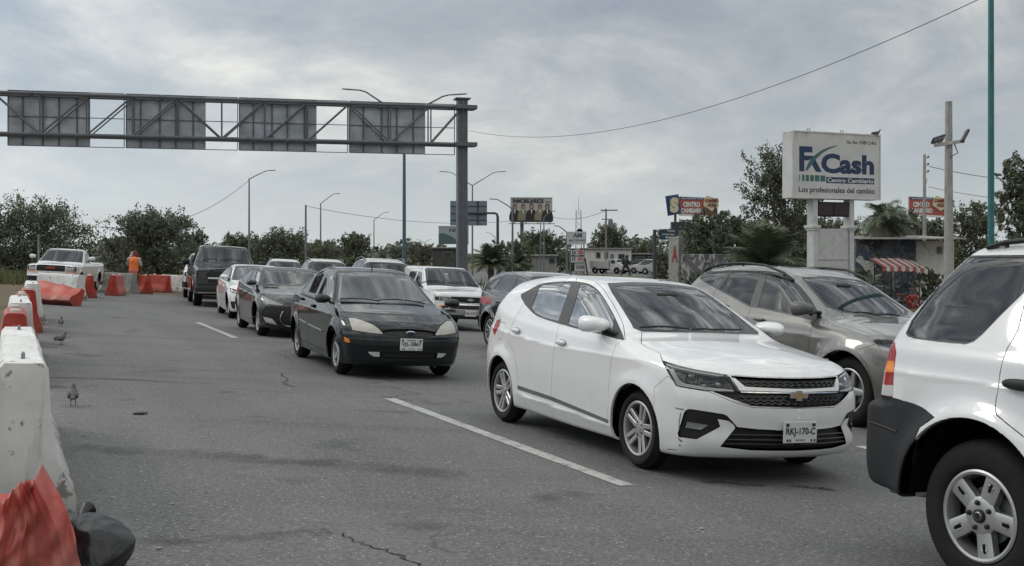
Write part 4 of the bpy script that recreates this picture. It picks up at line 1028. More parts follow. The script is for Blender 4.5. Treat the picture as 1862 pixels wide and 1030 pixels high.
# ================================================================ white SUV cropped by the right edge
def big_suv():
    L = 4.46; Z = lambda x, y: (1560 + x / 2.394, 600 + y / 2.394); Y_ = lambda x, y: (1540 + x / 1.717, 430 + y / 1.717)
    S = dict(L=L, W=1.80, H=1.76, wb=2.62, foh=.93, wheel_r=.37, arch_r=.475,
        top=[(-.1, .88), (0, .92), (.1, 1.0), (.4, 1.07), (1.0, 1.13), (1.12, 1.15), (1.2, 1.18), (1.85, 1.60), (2.0, 1.67), (2.4, 1.735), (3.0, 1.75), (3.6, 1.74), (3.90, 1.715), (3.97, 1.66), (4.4, 1.3)],
        plan=[(0, .76), (.2, .83), (.6, .89), (2, .90), (3.4, .90), (4.0, .885), (4.3, .86), (4.5, .84)],
        belt=[(0, .9), (.5, 1.02), (1.2, 1.10), (2, 1.13), (4.5, 1.16)],
        low=[(.1, .07), (.25, .04), (.4, .015), (.6, .0), (.8, .0), (.95, .012), (1.1, .03), (1.4, .045)],
        tumble=[(0, .5), (1.2, .45), (2, .36), (3.5, .34), (4.5, .40)],
        nose=[(.1, .15), (.25, .03), (.45, .0), (.7, .02), (.9, .06), (1.0, .15)],
        tail=[(.2, L - .10), (.36, L - .03), (.5, L), (.80, L), (.835, L - .012), (.86, L - .10), (.95, L - .11), (1.15, L - .13), (1.25, L - .17), (1.45, L - .30), (1.69, L - .45), (1.8, L - .50)], tail_sig=.012,
        bot=[(0, .28), (.5, .26), (2, .26), (3.9, .36), (4.5, .40)],
        crown=[(0, .06), (1, .05), (2, .035), (4.4, .035)], k_edge=[(0, .10), (1.1, .09), (2.0, .12), (4.4, .12)],
        bow_front=(.25, 2.6), bow_rear=(.10, 3.0), k_front=.10, k_rear=.10, flare=.045, flare_w=.05,
        creases=[([(0, .95), (4.5, 1.03)], .012, .02, .10, (.9, 4.4))])
    loc, hd = Vector((2.22, 5.33, 0)) + NV * .885 + DV * 1.31, HEAD - math.pi / 2; loc = on(loc.x, loc.y)
    c = Car(S, loc, hd, .02, 'suv', 'white SUV with charcoal rear bumper, cut off by the right edge', None, 'suv'); P = 'P'
    c.arches()
    c.cut('rear_door', [Z(697, 0), Z(672, 45), Z(650, 80), Z(628, 140), Z(618, 190), Z(612, 250), Z(602, 300), Z(597, 340), Z(603, 370), Z(640, 402), Z(723, 467), Z(800, 540), Z(870, 600), (2300, 1400), (2420, 620), (2250, 440), (1990, 430), (1900, 455), (1866, 540)], P, minface=-.1, where=lambda u, a, z: (u > 2.42) & (z > .42) & (z < 1.70))
    c.cut('front_door', [(1.33, .45), (2.41, .45), (2.41, 1.66), (2.0, 1.64), (1.28, 1.16)], 'S', rnd=1)
    qw = [Y_(*p) for p in [(188, 300), (205, 262), (250, 200), (300, 138), (340, 83), (360, 70), (385, 65), (470, 64), (590, 64), (640, 68), (610, 120), (553, 172), (480, 243), (420, 305), (395, 325), (370, 333), (290, 325), (215, 315), (196, 309)]]
    cx_, cy_ = sum(p[0] for p in qw) / len(qw), sum(p[1] for p in qw) / len(qw); c.cut('window_trim', [(cx_ + (x - cx_) * 1.022, cy_ + (y - cy_) * 1.03) for x, y in qw], P, ['body', 'rear_door'], minface=-.1); c.cut('quarter_glass', qw, P, 'window_trim', minface=-.1)
    c.cut('rear_glass', [(2.48, 1.17), (3.12, 1.17), (3.20, 1.25), (2.98, 1.58), (2.9, 1.62), (2.48, 1.63)], 'S', 'rear_door', rnd=1)
    c.cut('front_glass', [(1.42, 1.15), (2.38, 1.17), (2.38, 1.63), (2.05, 1.61)], 'S', 'front_door', rnd=1)
    c.cut('cladding', [Z(*p) for p in [(-60, 280), (60, 292), (105, 285), (150, 296), (250, 325), (290, 345), (332, 382), (270, 425), (245, 480), (230, 560), (235, 650), (250, 695), (250, 900), (-60, 900)]], P, minface=-.9, where=lambda u, a, z: (u > 3.7) & (z < .98))
    c.cut('cladding', [(.4, .2), (3.0, .2), (3.0, .40), (.4, .40)], 'S', ['body', 'front_door', 'rear_door'], minface=.05)
    c.cut('tail_light', [Z(*p) for p in [(160, 55), (150, 48), (125, 62), (108, 100), (98, 170), (95, 280), (150, 296), (156, 180), (166, 100)]], P, minface=-.5)
    c.cut('tail_clear', [Z(*p) for p in [(90, 238), (154, 242), (150, 290), (90, 282)]], P, 'tail_light', minface=-.5)
    c.cut('tail_amber', [Z(*p) for p in [(90, 132), (158, 136), (155, 186), (90, 182)]], P, 'tail_light', minface=-.5)
    c.cut('windscreen', [(1.18, -.1), (1.30, .70), (1.95, .60), (1.88, -.1)], 'T', where=lambda u, a, z: z > 1.05); c.cut('screen_glass', [(1.24, -.1), (1.36, .66), (1.9, .57), (1.84, -.1)], 'T', 'windscreen')
    c.cut('hood', [(.12, -.1), (.2, .62), (.9, .74), (1.28, .70), (1.15, -.1)], 'T', where=lambda u, a, z: z > .85)
    c.cut('headlight', [(-.86, .74), (-.5, .72), (-.5, .90), (-.84, .94)], 'F'); c.cut('grille', [(-.48, .70), (.1, .70), (.1, .90), (-.48, .90)], 'F'); c.cut('bumper', [(-1, .2), (.1, .2), (.1, .66), (-1, .66)], 'F', where=lambda u, a, z: u < .5)
    c.cut('back_glass', [(-.62, 1.2), (.1, 1.2), (.1, 1.62), (-.54, 1.62)], 'R', where=lambda u, a, z: u > 3.7, minface=.1)
    pa = car_paint('suv_white_paint', (.66, .668, .675), .28, dirt=.04)
    o = std_parts(c, pa, rear=GL_DARK, side=GL_DARK)
    c.lining(['body', 'rear_door', 'front_door', 'hood'], zmin=.55); c.underside(); c.wheels('five_wide', .235, .224)
    cabin(c, 1.3, 1.1, 2.2, .72, 1.36, 3.2)
    # step across the bumper, tow eye, handle, roof rails
    mb = MB(); pts = [c.hit(*Z(x, y)) for x, y in ((52, 402), (75, 408), (100, 416), (130, 428), (168, 444))]; pts = [h for h in pts if h]
    for sg in (1, -1): mb.tube([h[0] * [1, sg, 1] + h[1] * [1, sg, 1] * .001 for h in pts], .006, 6)
    for sg in (1, -1): mb.build('bumper_groove', BLACK_PL, c.root) if sg == 1 else None
    mb = MB(); x = c.x0 - L; mb.tube([(x + .30, -.50, .34), (x + .08, -.52, .325), (x - .0, -.52, .32)], [.025, .028, .030], 12); mb.build('exhaust_pipe', STEEL, c.root)
    blob_on(c, (1868, 706), (.12, .022, .028), BLACK_PL, 'door_handle', lift=.03); blob_on(c, (2150, 720), (.11, .022, .026), BLACK_PL, 'door_handle', lift=.03)
    rails(c, [(2.15, .60), (2.3, .615), (2.6, .625), (3.0, .63), (3.4, .625), (3.66, .61), (3.78, .60)], .018, BLACK_PL, .022)
    mirror_pair(c, (c.x0 - 1.42, -1.02, 1.16), (.17, .22, .18), (pa, BLACK_PL), arm=(c.x0 - 1.40, .84, 1.10))
    number_plate(c, (c.x0 - L + .095, 0, 1.00), .30, .15, 'RKB-482-A', math.pi)
    return c
SUV = big_suv()
# ================================================================ grey crossover behind the hatchback
def grey_crossover():
    L = 4.80; G = lambda x, y: (1240 + x / 3.961, 440 + y / 3.961); B = lambda x, y: (1150 + x / 2.5756, 470 + y / 2.5756)
    S = dict(L=L, W=1.89, H=1.76, wb=2.825, foh=.95, wheel_r=.375, arch_r=.435,
        top=[(-.1, .80), (0, .86), (.1, .93), (.4, 1.01), (.9, 1.09), (1.2, 1.125), (1.32, 1.15), (1.45, 1.20), (2.15, 1.55), (2.35, 1.63), (2.7, 1.705), (3.1, 1.735), (3.6, 1.725), (4.1, 1.67), (4.4, 1.60), (4.8, 1.48)],
        plan=[(0, .74), (.2, .83), (.6, .92), (1.2, .94), (3.4, .945), (4.2, .90), (4.6, .85), (4.85, .80)],
        belt=[(0, .85), (.5, .96), (1.2, 1.06), (2, 1.075), (3, 1.11), (4, 1.19), (4.8, 1.28)],
        low=[(.1, .09), (.25, .06), (.4, .03), (.6, .005), (.8, .0), (.95, .008), (1.08, .025), (1.4, .04)],
        tumble=[(0, .6), (1.3, .60), (2.1, .46), (3.8, .46), (4.8, .55)],
        nose=[(.1, .16), (.22, .04), (.4, .0), (.62, .01), (.8, .08), (.9, .16), (1.0, .3)],
        tail=[(.2, L - .15), (.4, L - .02), (.6, L), (.9, L - .06), (1.1, L - .13), (1.4, L - .33), (1.55, L - .45), (1.7, L - .55)],
        bot=[(0, .25), (.5, .22), (2, .22), (4, .26), (4.8, .34)], crown=[(0, .07), (1, .06), (2, .04), (4.4, .04)], k_edge=[(0, .12), (1.1, .12), (2.1, .16), (4.4, .17)],
        bow_front=(.38, 2.3), bow_rear=(.25, 2.5), k_front=.12, k_rear=.14, flare=.045, flare_w=.07,
        creases=[([(0, .85), (1.5, .93), (4.8, 1.0)], .014, .03, .14, (1.2, 4.6))])
    loc, hd = pose(1533, 775, 24.6, 2.825, .915); c = Car(S, loc, hd, .022, 'crossover', 'silver grey crossover with roof rails, half hidden behind the white hatchback', None, 'suv'); P = 'P'
    c.arches()
    c.cut('hood', [G(*p) for p in [(1150, 508), (1160, 535), (1260, 580), (1380, 640), (1500, 690), (1750, 760), (2100, 700), (1700, 540), (1560, 548), (1400, 544), (1280, 528)]], P, where=lambda u, a, z: u < 1.55)
    c.cut('windscreen', [G(*p) for p in [(858, 258), (1000, 250), (1200, 252), (1400, 275), (1640, 405), (1800, 560), (1570, 548), (1400, 544), (1260, 522), (1150, 506), (1042, 472)]], P, where=lambda u, a, z: (u > 1.0) & (u < 2.75) & (z > 1.0), minface=.03)
    c.cut('screen_glass', [G(*p) for p in [(880, 263), (1000, 259), (1200, 262), (1400, 285), (1630, 410), (1780, 550), (1570, 539), (1400, 533), (1260, 512), (1160, 498), (1062, 466)]], P, 'windscreen', minface=.03)
    bl = [G(*p) for p in [(600, 215), (575, 290), (530, 400), (497, 475), (480, 520), (450, 640), (440, 760)]]
    c.cut('front_door', [G(*p) for p in [(605, 212), (700, 226), (780, 262), (850, 325), (920, 410), (1000, 545), (950, 570), (925, 650), (910, 760), (905, 1000), (500, 1000)]] + bl[::-1], P, minface=.0)
    c.cut('rear_door', [G(*p) for p in [(345, 214), (450, 212), (595, 213)]] + bl + [G(*p) for p in [(430, 900), (200, 820), (160, 600), (200, 430), (245, 340)]], P, minface=.0)
    c.cut('window_trim', [G(*p) for p in [(130, 262), (150, 232), (240, 220), (330, 214), (450, 210), (600, 211), (705, 225), (785, 264), (855, 328), (925, 412), (1005, 552), (925, 562), (720, 512), (560, 478), (490, 468), (250, 338), (180, 300), (140, 275)]], P, ['body', 'front_door', 'rear_door'], minface=-.1)
    c.cut('quarter_glass', [G(*p) for p in [(138, 262), (155, 238), (240, 225), (326, 220), (248, 326), (180, 292)]], P, 'window_trim', minface=-.1)
    c.cut('rear_glass', [G(*p) for p in [(350, 222), (450, 220), (562, 225), (488, 458), (270, 338)]], P, 'window_trim', minface=-.1)
    c.cut('front_glass', [G(*p) for p in [(610, 232), (700, 245), (778, 288), (840, 345), (905, 430), (945, 510), (900, 540), (720, 502), (545, 466)]], P, 'window_trim', minface=-.1)
    c.cut('headlight', [G(*p) for p in [(1375, 712), (1400, 703), (1510, 706), (1700, 770), (1700, 830), (1440, 775)]], P, ['body', 'hood'])
    c.cut('bumper', [G(*p) for p in [(1250, 782), (1320, 760), (1400, 735), (1440, 775), (1900, 830), (1900, 1400), (1300, 1400), (1365, 1000), (1330, 880)]], P, where=lambda u, a, z: (u < .95), minface=-.2)
    c.cut('grille', [(-.42, .62), (.1, .60), (.1, .84), (-.55, .84)], 'F', ['body', 'hood', 'bumper']); c.cut('intake', [(-.5, .30), (.1, .30), (.1, .45), (-.55, .45)], 'F', ['bumper', 'body'])
    c.cut('back_glass', [(-.58, 1.15), (.1, 1.15), (.1, 1.48), (-.48, 1.48)], 'R', where=lambda u, a, z: u > 4)
    c.cut('tail_light', [(-.95, .95), (-.62, .95), (-.62, 1.10), (-.95, 1.12)], 'R', where=lambda u, a, z: u > 4, minface=-.3)
    pa = car_paint('champagne_grey_paint', (.165, .158, .147), .36, .35, dirt=.10)
    std_parts(c, pa, rear=GL_DARK, side=GL_DARK, lamp='clear'); c.lining(['body', 'rear_door', 'front_door', 'hood', 'window_trim', 'windscreen'], zmin=.5); c.underside(); c.wheels('five', .235, .245)
    cabin(c, 1.45, 1.08, 2.4, .68, 1.32, 3.35)
    rails(c, [(2.25, .61), (2.4, .625), (2.75, .64), (3.2, .645), (3.65, .63), (4.0, .60), (4.12, .585)], .020, BLACK_PL, .04)
    h = c.hit(*G(960, 530))[0]
    mirror_pair(c, (h[0] + .02, h[1] - .19, h[2] + .07), (.20, .24, .16), (plain('grey_mirror_shell', (.10, .10, .10), .35), BLACK_PL), arm=(h[0] + .03, -h[1] - .04, h[2] + .03))
    wiper(c, G(1240, 520), G(1400, 541), 2); wiper(c, G(1400, 540), G(1560, 545), 2)
    blob_on(c, G(560, 560), (.10, .02, .024), pa, 'door_handle', lift=.024); blob_on(c, G(300, 460), (.10, .02, .024), pa, 'door_handle', lift=.024)
    return c
CROSS = grey_crossover()
# ================================================================ dark green sedan
def green_sedan():
    A = lambda x, y: (520 + x / 4.683, 470 + y / 4.683); B = lambda x, y: (620 + x / 7.357, 560 + y / 7.357); C_ = lambda x, y: (600 + x / 8.0957, 470 + y / 8.0957)
    L = 4.46
    S = dict(L=L, W=1.70, H=1.46, wb=2.66, foh=.86, wheel_r=.305, arch_r=.345,
        top=[(-.1, .60), (0, .66), (.08, .72), (.25, .79), (.6, .885), (1.0, .955), (1.12, .975), (1.22, 1.0), (1.9, 1.355), (2.05, 1.41), (2.3, 1.445), (2.7, 1.46), (3.05, 1.44), (3.3, 1.385), (3.42, 1.34), (3.92, 1.085), (4.05, 1.055), (4.35, 1.03), (4.5, .96)],
        plan=[(0, .70), (.2, .77), (.5, .83), (.86, .845), (2, .85), (3.4, .85), (4.0, .815), (4.5, .73)],
        belt=[(0, .66), (.3, .74), (.8, .86), (1.15, .925), (1.6, .935), (2.6, .965), (3.4, 1.0), (4.5, 1.02)],
        low=[(.1, .08), (.2, .06), (.3, .035), (.45, .01), (.6, .0), (.75, .003), (.88, .012), (.96, .022), (1.4, .03)],
        tumble=[(0, .6), (1.2, .52), (2, .43), (3.1, .46), (3.9, .75), (4.5, .8)],
        nose=[(.1, .16), (.18, .08), (.24, .03), (.36, .012), (.45, .0), (.52, .0), (.535, .012), (.58, .014), (.6, .04), (.68, .09), (.76, .2), (.85, .4)], nose_sig=.012,
        tail=[(.1, L - .18), (.25, L - .05), (.45, L), (.6, L - .005), (.9, L - .06), (1.05, L - .10), (1.4, L - .2)],
        bot=[(0, .19), (.5, .17), (2, .165), (3.8, .19), (4.5, .26)], crown=[(0, .08), (.6, .06), (1, .05), (2, .03), (4.4, .03)], k_edge=[(0, .10), (.9, .08), (1.2, .10), (2.0, .16), (3.3, .15), (4.4, .10)],
        bow_front=(.36, 2.3), bow_rear=(.28, 2.5), k_front=.08, k_rear=.12, flare=.028, flare_w=.045,
        creases=[([(0, .70), (.9, .80), (4.4, .86)], .010, .02, .12, (.9, 4.3))])
    loc, hd = pose(604.4, 680, 22.2, 2.66, .82); c = Car(S, loc, hd, .02, 'sedan', 'dark green sedan with hazy headlights and plate VJL-2867, beside the lane dash', None, 'car'); P = 'P'
    c.arches()
    c.cut('hood', [C_(95, 640), (632.5, 577), B(210, 136), B(330, 175), B(430, 220), B(515, 278), B(560, 305), B(690, 290), B(925, 285), B(1100, 290), (860, 600), (860, 540), (795, 553), C_(1060, 684), C_(640, 660), C_(300, 645)], P, where=lambda u, a, z: u < 1.4)
    c.cut('windscreen', [C_(*p) for p in [(108, 190), (150, 182), (400, 184), (680, 190), (900, 203), (1165, 236), (1290, 300), (1600, 690), (1400, 692), (1060, 684), (640, 655), (300, 640), (82, 632), (95, 400)]], P, where=lambda u, a, z: (u > 1.0) & (u < 2.4) & (z > .9))
    c.cut('screen_glass', [C_(*p) for p in [(125, 205), (400, 197), (680, 203), (900, 216), (1160, 248), (1280, 312), (1560, 672), (1400, 672), (1060, 664), (640, 635), (300, 622), (120, 612), (118, 400)]], P, 'windscreen')
    bl = [A(*p) for p in [(352, 92), (330, 140), (300, 205), (262, 295), (240, 340), (205, 430), (188, 550), (184, 690), (188, 718)]]
    c.cut('front_door', [A(*p) for p in [(352, 92), (380, 92), (398, 110), (408, 200), (405, 330), (412, 400), (400, 440), (360, 500), (340, 560), (335, 640), (345, 792), (188, 718)]] + bl[::-1], P, minface=-.05)
    c.cut('rear_door', bl + [A(*p) for p in [(150, 700), (118, 680), (112, 560), (108, 470), (95, 420), (115, 370), (140, 290), (178, 268), (225, 170), (260, 125), (300, 100)]], P, minface=-.05)
    c.cut('window_trim', [A(*p) for p in [(135, 268), (190, 200), (245, 138), (270, 118), (310, 98), (350, 88), (385, 92), (400, 115), (408, 210), (402, 300), (398, 330), (350, 350), (260, 310), (180, 290), (140, 280)]], P, ['body', 'front_door', 'rear_door'], minface=-.1)
    c.cut('quarter_glass', [A(*p) for p in [(145, 265), (192, 205), (240, 146), (180, 280)]], P, 'window_trim', minface=-.1)
    c.cut('rear_glass', [A(*p) for p in [(190, 286), (225, 200), (265, 130), (305, 108), (345, 97), (300, 190), (252, 302)]], P, 'window_trim', minface=-.1)
    c.cut('front_glass', [A(*p) for p in [(270, 300), (320, 190), (360, 113), (385, 106), (395, 140), (400, 220), (392, 285), (345, 338)]], P, 'window_trim', minface=-.1)
    c.cut('headlight', [B(*p) for p in [(95, 135), (150, 132), (210, 140), (330, 180), (430, 225), (510, 280), (570, 352), (420, 340), (150, 300), (125, 220)]], P, ['body', 'hood'])
    c.cut('grille', [B(*p) for p in [(556, 308), (690, 294), (925, 289), (1100, 293), (1100, 392), (925, 390), (700, 370), (572, 353)]], P, ['body', 'hood'])
    c.cut('bumper', [B(*p) for p in [(-75, 300), (-30, 275), (0, 280), (150, 303), (420, 343), (572, 356), (700, 373), (925, 393), (1200, 395), (1200, 900), (-160, 900), (-110, 600), (-90, 400)]], P, where=lambda u, a, z: u < .62, minface=-.2)
    c.cut('bumper_strip', [B(*p) for p in [(115, 418), (300, 438), (560, 450), (790, 458), (1100, 462), (1100, 515), (790, 513), (560, 512), (300, 500), (118, 470)]], P, 'bumper', minface=-.2)
    c.cut('marker', [B(*p) for p in [(38, 385), (112, 420), (118, 470), (50, 455)]], P, 'bumper', minface=-.2)
    c.cut('fog_lamp', [B(*p) for p in [(360, 590), (515, 592), (518, 655), (440, 652), (390, 625)]], P, 'bumper')
    c.cut('intake', [B(*p) for p in [(535, 600), (790, 600), (1100, 600), (1100, 680), (760, 680), (540, 660)]], P, 'bumper')
    c.cut('tail_light', [(-.84, .68), (-.55, .70), (-.55, .92), (-.84, .90)], 'R', where=lambda u, a, z: u > 4.0, minface=-.1)
    c.cut('back_glass', [(3.48, -.1), (3.42, .50), (3.85, .56), (3.95, -.1)], 'T', where=lambda u, a, z: z > 1.0)
    pa = car_paint('dark_green_paint', (.005, .0095, .012), .14, 0, dirt=.0, coat=.45, spec=.2)
    c.cut('roof_panel', [(2.0, -.1), (2.02, .52), (3.3, .50), (3.3, -.1)], 'T', where=lambda u, a, z: z > 1.3) if 0 else None
    o = std_parts(c, pa, screen=glass('hazy_windscreen', .6, 2.1, .03, (.9, .95, 1), .24), side=glass('open_bright_side_glass', .25, 3.0, .012), lamp='hazy', trim=plain('chrome_window_line', (.25, .25, .25), .25, .7))
    c.lining(['body', 'rear_door', 'front_door', 'hood', 'window_trim', 'windscreen'], zmin=.4); c.underside(); c.wheels('five', .195, .205)
    cabin(c, 1.25, .95, 2.1, .48, 1.10, 2.95)
    h = c.hit(*A(395, 420))[0]; mirror_pair(c, (h[0] + .00, h[1] - .13, h[2] + .12), (.17, .21, .12), (BLACK_PL, BLACK_PL), arm=(h[0] + .02, -h[1] - .02, h[2] + .06))
    wiper(c, C_(150, 620), C_(720, 650), 2); wiper(c, C_(700, 640), C_(1390, 688), 4)
    blob_on(c, A(140, 345), (.08, .02, .024), BLACK_PL, 'door_handle', lift=.02); blob_on(c, A(235, 405), (.08, .02, .024), BLACK_PL, 'door_handle', lift=.02)
    for a, b in (((118, 518), (180, 553)), ((190, 558), (308, 616))):
        for sg in (1, -1):
            mb = MB(); pts = [c.hit(*A(a[0] + (b[0] - a[0]) * t, a[1] + (b[1] - a[1]) * t)) for t in np.linspace(0, 1, 6)]; mb.tube([h[0] * [1, sg, 1] + h[1] * [1, sg, 1] * .004 for h in pts if h], .016, 6, flat=.5); mb.build('door_moulding', plain('sun_dulled_strip', (.2, .21, .2), .3), c.root)
    h = c.front(.625); mb = MB(); mb.ball((h[0] + .02, 0, h[2]), (.012, .062, .026), 20, 8); mb.ball((h[0] + .026, 0, h[2]), (.010, .054, .020), 20, 8, 1); mb.build('emblem', [CHROME, plain('emblem_blue', (.03, .05, .12), .3)], c.root)
    number_plate(c, (c.x0 + .018, 0, .475), .305, .155, 'VJL-2867', band='TEXAS')
    mb = MB(); h = c.hit(*C_(600, 176)) or c.hit(*C_(760, 176), True); h = (h[0] * [1, 0, 1], h[1]); mb.tube([h[0] - h[1] * .01, h[0] + Vector((-.06, 0, .12))], [.010, .006], 8); mb.build('antenna', BLACK_PL, c.root)
    hh = c.hit(*C_(718, 440)) or c.hit(*C_(718, 440), True); mb = MB(); mb.box((0, 0, 0), (.004, .07, .055)); s_ = mb.build('windscreen_sticker', plain('paper_sticker', (.45, .46, .46), .6), c.root); s_.location = hh[0] - hh[1] * .012; s_.rotation_euler = (0, R(-58), 0)
    return c
SEDAN = green_sedan()
# ================================================================ the cars farther back in the queue
def side_cuts(c, dlo, doors, glasses, trim=True):
    for nm, p in doors: c.cut(nm, p, 'S', minface=.05)
    c.cut('window_trim', dlo, 'S', ['body', 'front_door', 'rear_door'], minface=-.1, where=lambda u, a, z: z > .8)
    for nm, p in glasses: c.cut(nm, p, 'S', 'window_trim', minface=-.1)
def grey_coupe():
    E = lambda x, y: (390 + x / 6.867, 465 + y / 6.867); L = 4.22
    S = dict(L=L, W=1.79, H=1.40, wb=2.65, foh=.88, wheel_r=.33, arch_r=.37,
        top=[(-.1, .62), (0, .68), (.1, .75), (.4, .86), (.9, .95), (1.15, .985), (1.3, 1.02), (2.0, 1.34), (2.2, 1.385), (2.5, 1.40), (3.0, 1.37), (3.5, 1.28), (3.9, 1.16), (4.2, 1.04)],
        plan=[(0, .72), (.2, .80), (.6, .87), (1.5, .89), (3.3, .895), (3.9, .86), (4.2, .80)], belt=[(0, .7), (.5, .84), (1.2, .93), (2.4, .98), (3.2, 1.04), (4.2, 1.1)],
        low=[(.1, .09), (.2, .06), (.35, .03), (.5, .008), (.65, .0), (.8, .005), (.95, .02), (1.4, .03)], tumble=[(0, .6), (2, .50), (4.2, .55)],
        nose=[(.1, .18), (.2, .06), (.3, .01), (.45, .0), (.6, .02), (.7, .08), (.8, .2), (.9, .4)], tail=[(.1, L - .16), (.3, L - .03), (.6, L), (.9, L - .06), (1.1, L - .14), (1.4, L - .5)],
        bot=[(0, .19), (2, .165), (4.2, .25)], bow_front=(.40, 2.2), bow_rear=(.30, 2.4), k_front=.10, k_rear=.14, flare=.03, flare_w=.06,
        creases=[([(0, .8), (1.2, .80), (4.2, .92)], .012, .02, .12, (1.0, 4.1))])
    loc, hd = pose(463.5, 610, 21.8, 2.65, .86); c = Car(S, loc, hd, .03, 'coupe', 'dark grey coupe with swept back headlights, behind the dark green sedan', None, 'car'); P = 'P'
    c.arches()
    c.cut('hood', [E(*p) for p in [(572, 395), (560, 470), (640, 480), (760, 535), (880, 588), (960, 600), (1200, 640), (1300, 420), (1030, 408)]], P, where=lambda u, a, z: u < 1.45)
    c.cut('windscreen', [E(*p) for p in [(605, 148), (1050, 160), (1300, 200), (1300, 420), (1030, 406), (590, 388), (572, 384)]], P, where=lambda u, a, z: (u > .9) & (u < 2.4) & (z > .9))
    c.cut('screen_glass', [E(*p) for p in [(630, 180), (1040, 180), (1300, 220), (1300, 410), (1030, 397), (605, 378)]], P, 'windscreen')
    bl = [(2.62, 1.36), (2.55, .95), (2.6, .5), (2.62, .27)]
    side_cuts(c, [E(*p) for p in []] or [(1.30, .955), (1.55, 1.08), (1.95, 1.28), (2.25, 1.345), (2.6, 1.36), (3.0, 1.33), (3.45, 1.20), (3.62, 1.10), (3.3, 1.06), (2.4, .985)],
        [('front_door', [(1.25, .3), (1.2, .75), (1.28, .99), (1.55, 1.13), (1.95, 1.32), (2.3, 1.38)] + bl), ('rear_door', [bl[0], (3.0, 1.35), (3.3, 1.26), (3.28, 1.0), (3.1, .7), (2.98, .5), (2.95, .28)] + bl[::-1])],
        [('front_glass', [(1.5, .985), (1.62, 1.09), (1.97, 1.26), (2.25, 1.325), (2.5, 1.335), (2.45, 1.0)]), ('rear_glass', [(2.58, 1.01), (2.64, 1.335), (3.0, 1.30), (3.4, 1.18), (3.45, 1.11), (3.2, 1.07)])])
    c.cut('headlight', [E(*p) for p in [(560, 478), (600, 474), (640, 484), (760, 540), (880, 592), (840, 622), (660, 606), (635, 622), (610, 615), (580, 560)]], P, ['body', 'hood'])
    c.cut('fog_lamp', [E(*p) for p in [(608, 765), (720, 790), (785, 865), (700, 850), (640, 828)]], P); c.cut('intake', [E(*p) for p in [(640, 640), (840, 640), (1500, 660), (1500, 890), (940, 885), (860, 860), (780, 850), (720, 780), (600, 755), (600, 690)]], P)
    c.cut('tail_light', [(-.9, .78), (-.5, .78), (-.5, .95), (-.9, .95)], 'R', minface=-.2)
    pa = car_paint('graphite_paint', (.020, .020, .021), .2, .2, dirt=.0, coat=.7, spec=.3); std_parts(c, pa, depth=.008, side=GL_TINT, lamp='pale')
    c.lining(['body', 'rear_door', 'front_door', 'hood', 'window_trim', 'windscreen'], zmin=.45); c.underside(); c.wheels('five', .215, .235); cabin(c, 1.35, .94, 2.2, .48, 1.08, 2.95)
    h = c.hit(*E(540, 380))[0]; mirror_pair(c, (h[0] + .0, h[1] - .12, h[2] + .07), (.18, .21, .125), (TRIM, BLACK_PL), arm=(h[0] + .0, h[1], h[2] - .02))
    mb = MB(); pts = [c.hit(*E(x, y)) for x, y in ((860, 695), (835, 740), (822, 785), (835, 825), (862, 860), (905, 878), (950, 886))]
    for sg in (1, -1): m2 = MB(); m2.tube([h[0] * [1, sg, 1] + h[1] * [1, sg, 1] * .004 for h in pts if h], .010, 6); m2.build('grille_surround', CHROME, c.root)
    wiper(c, E(610, 385), E(800, 392), 2)
    return c
COUPE = grey_coupe()
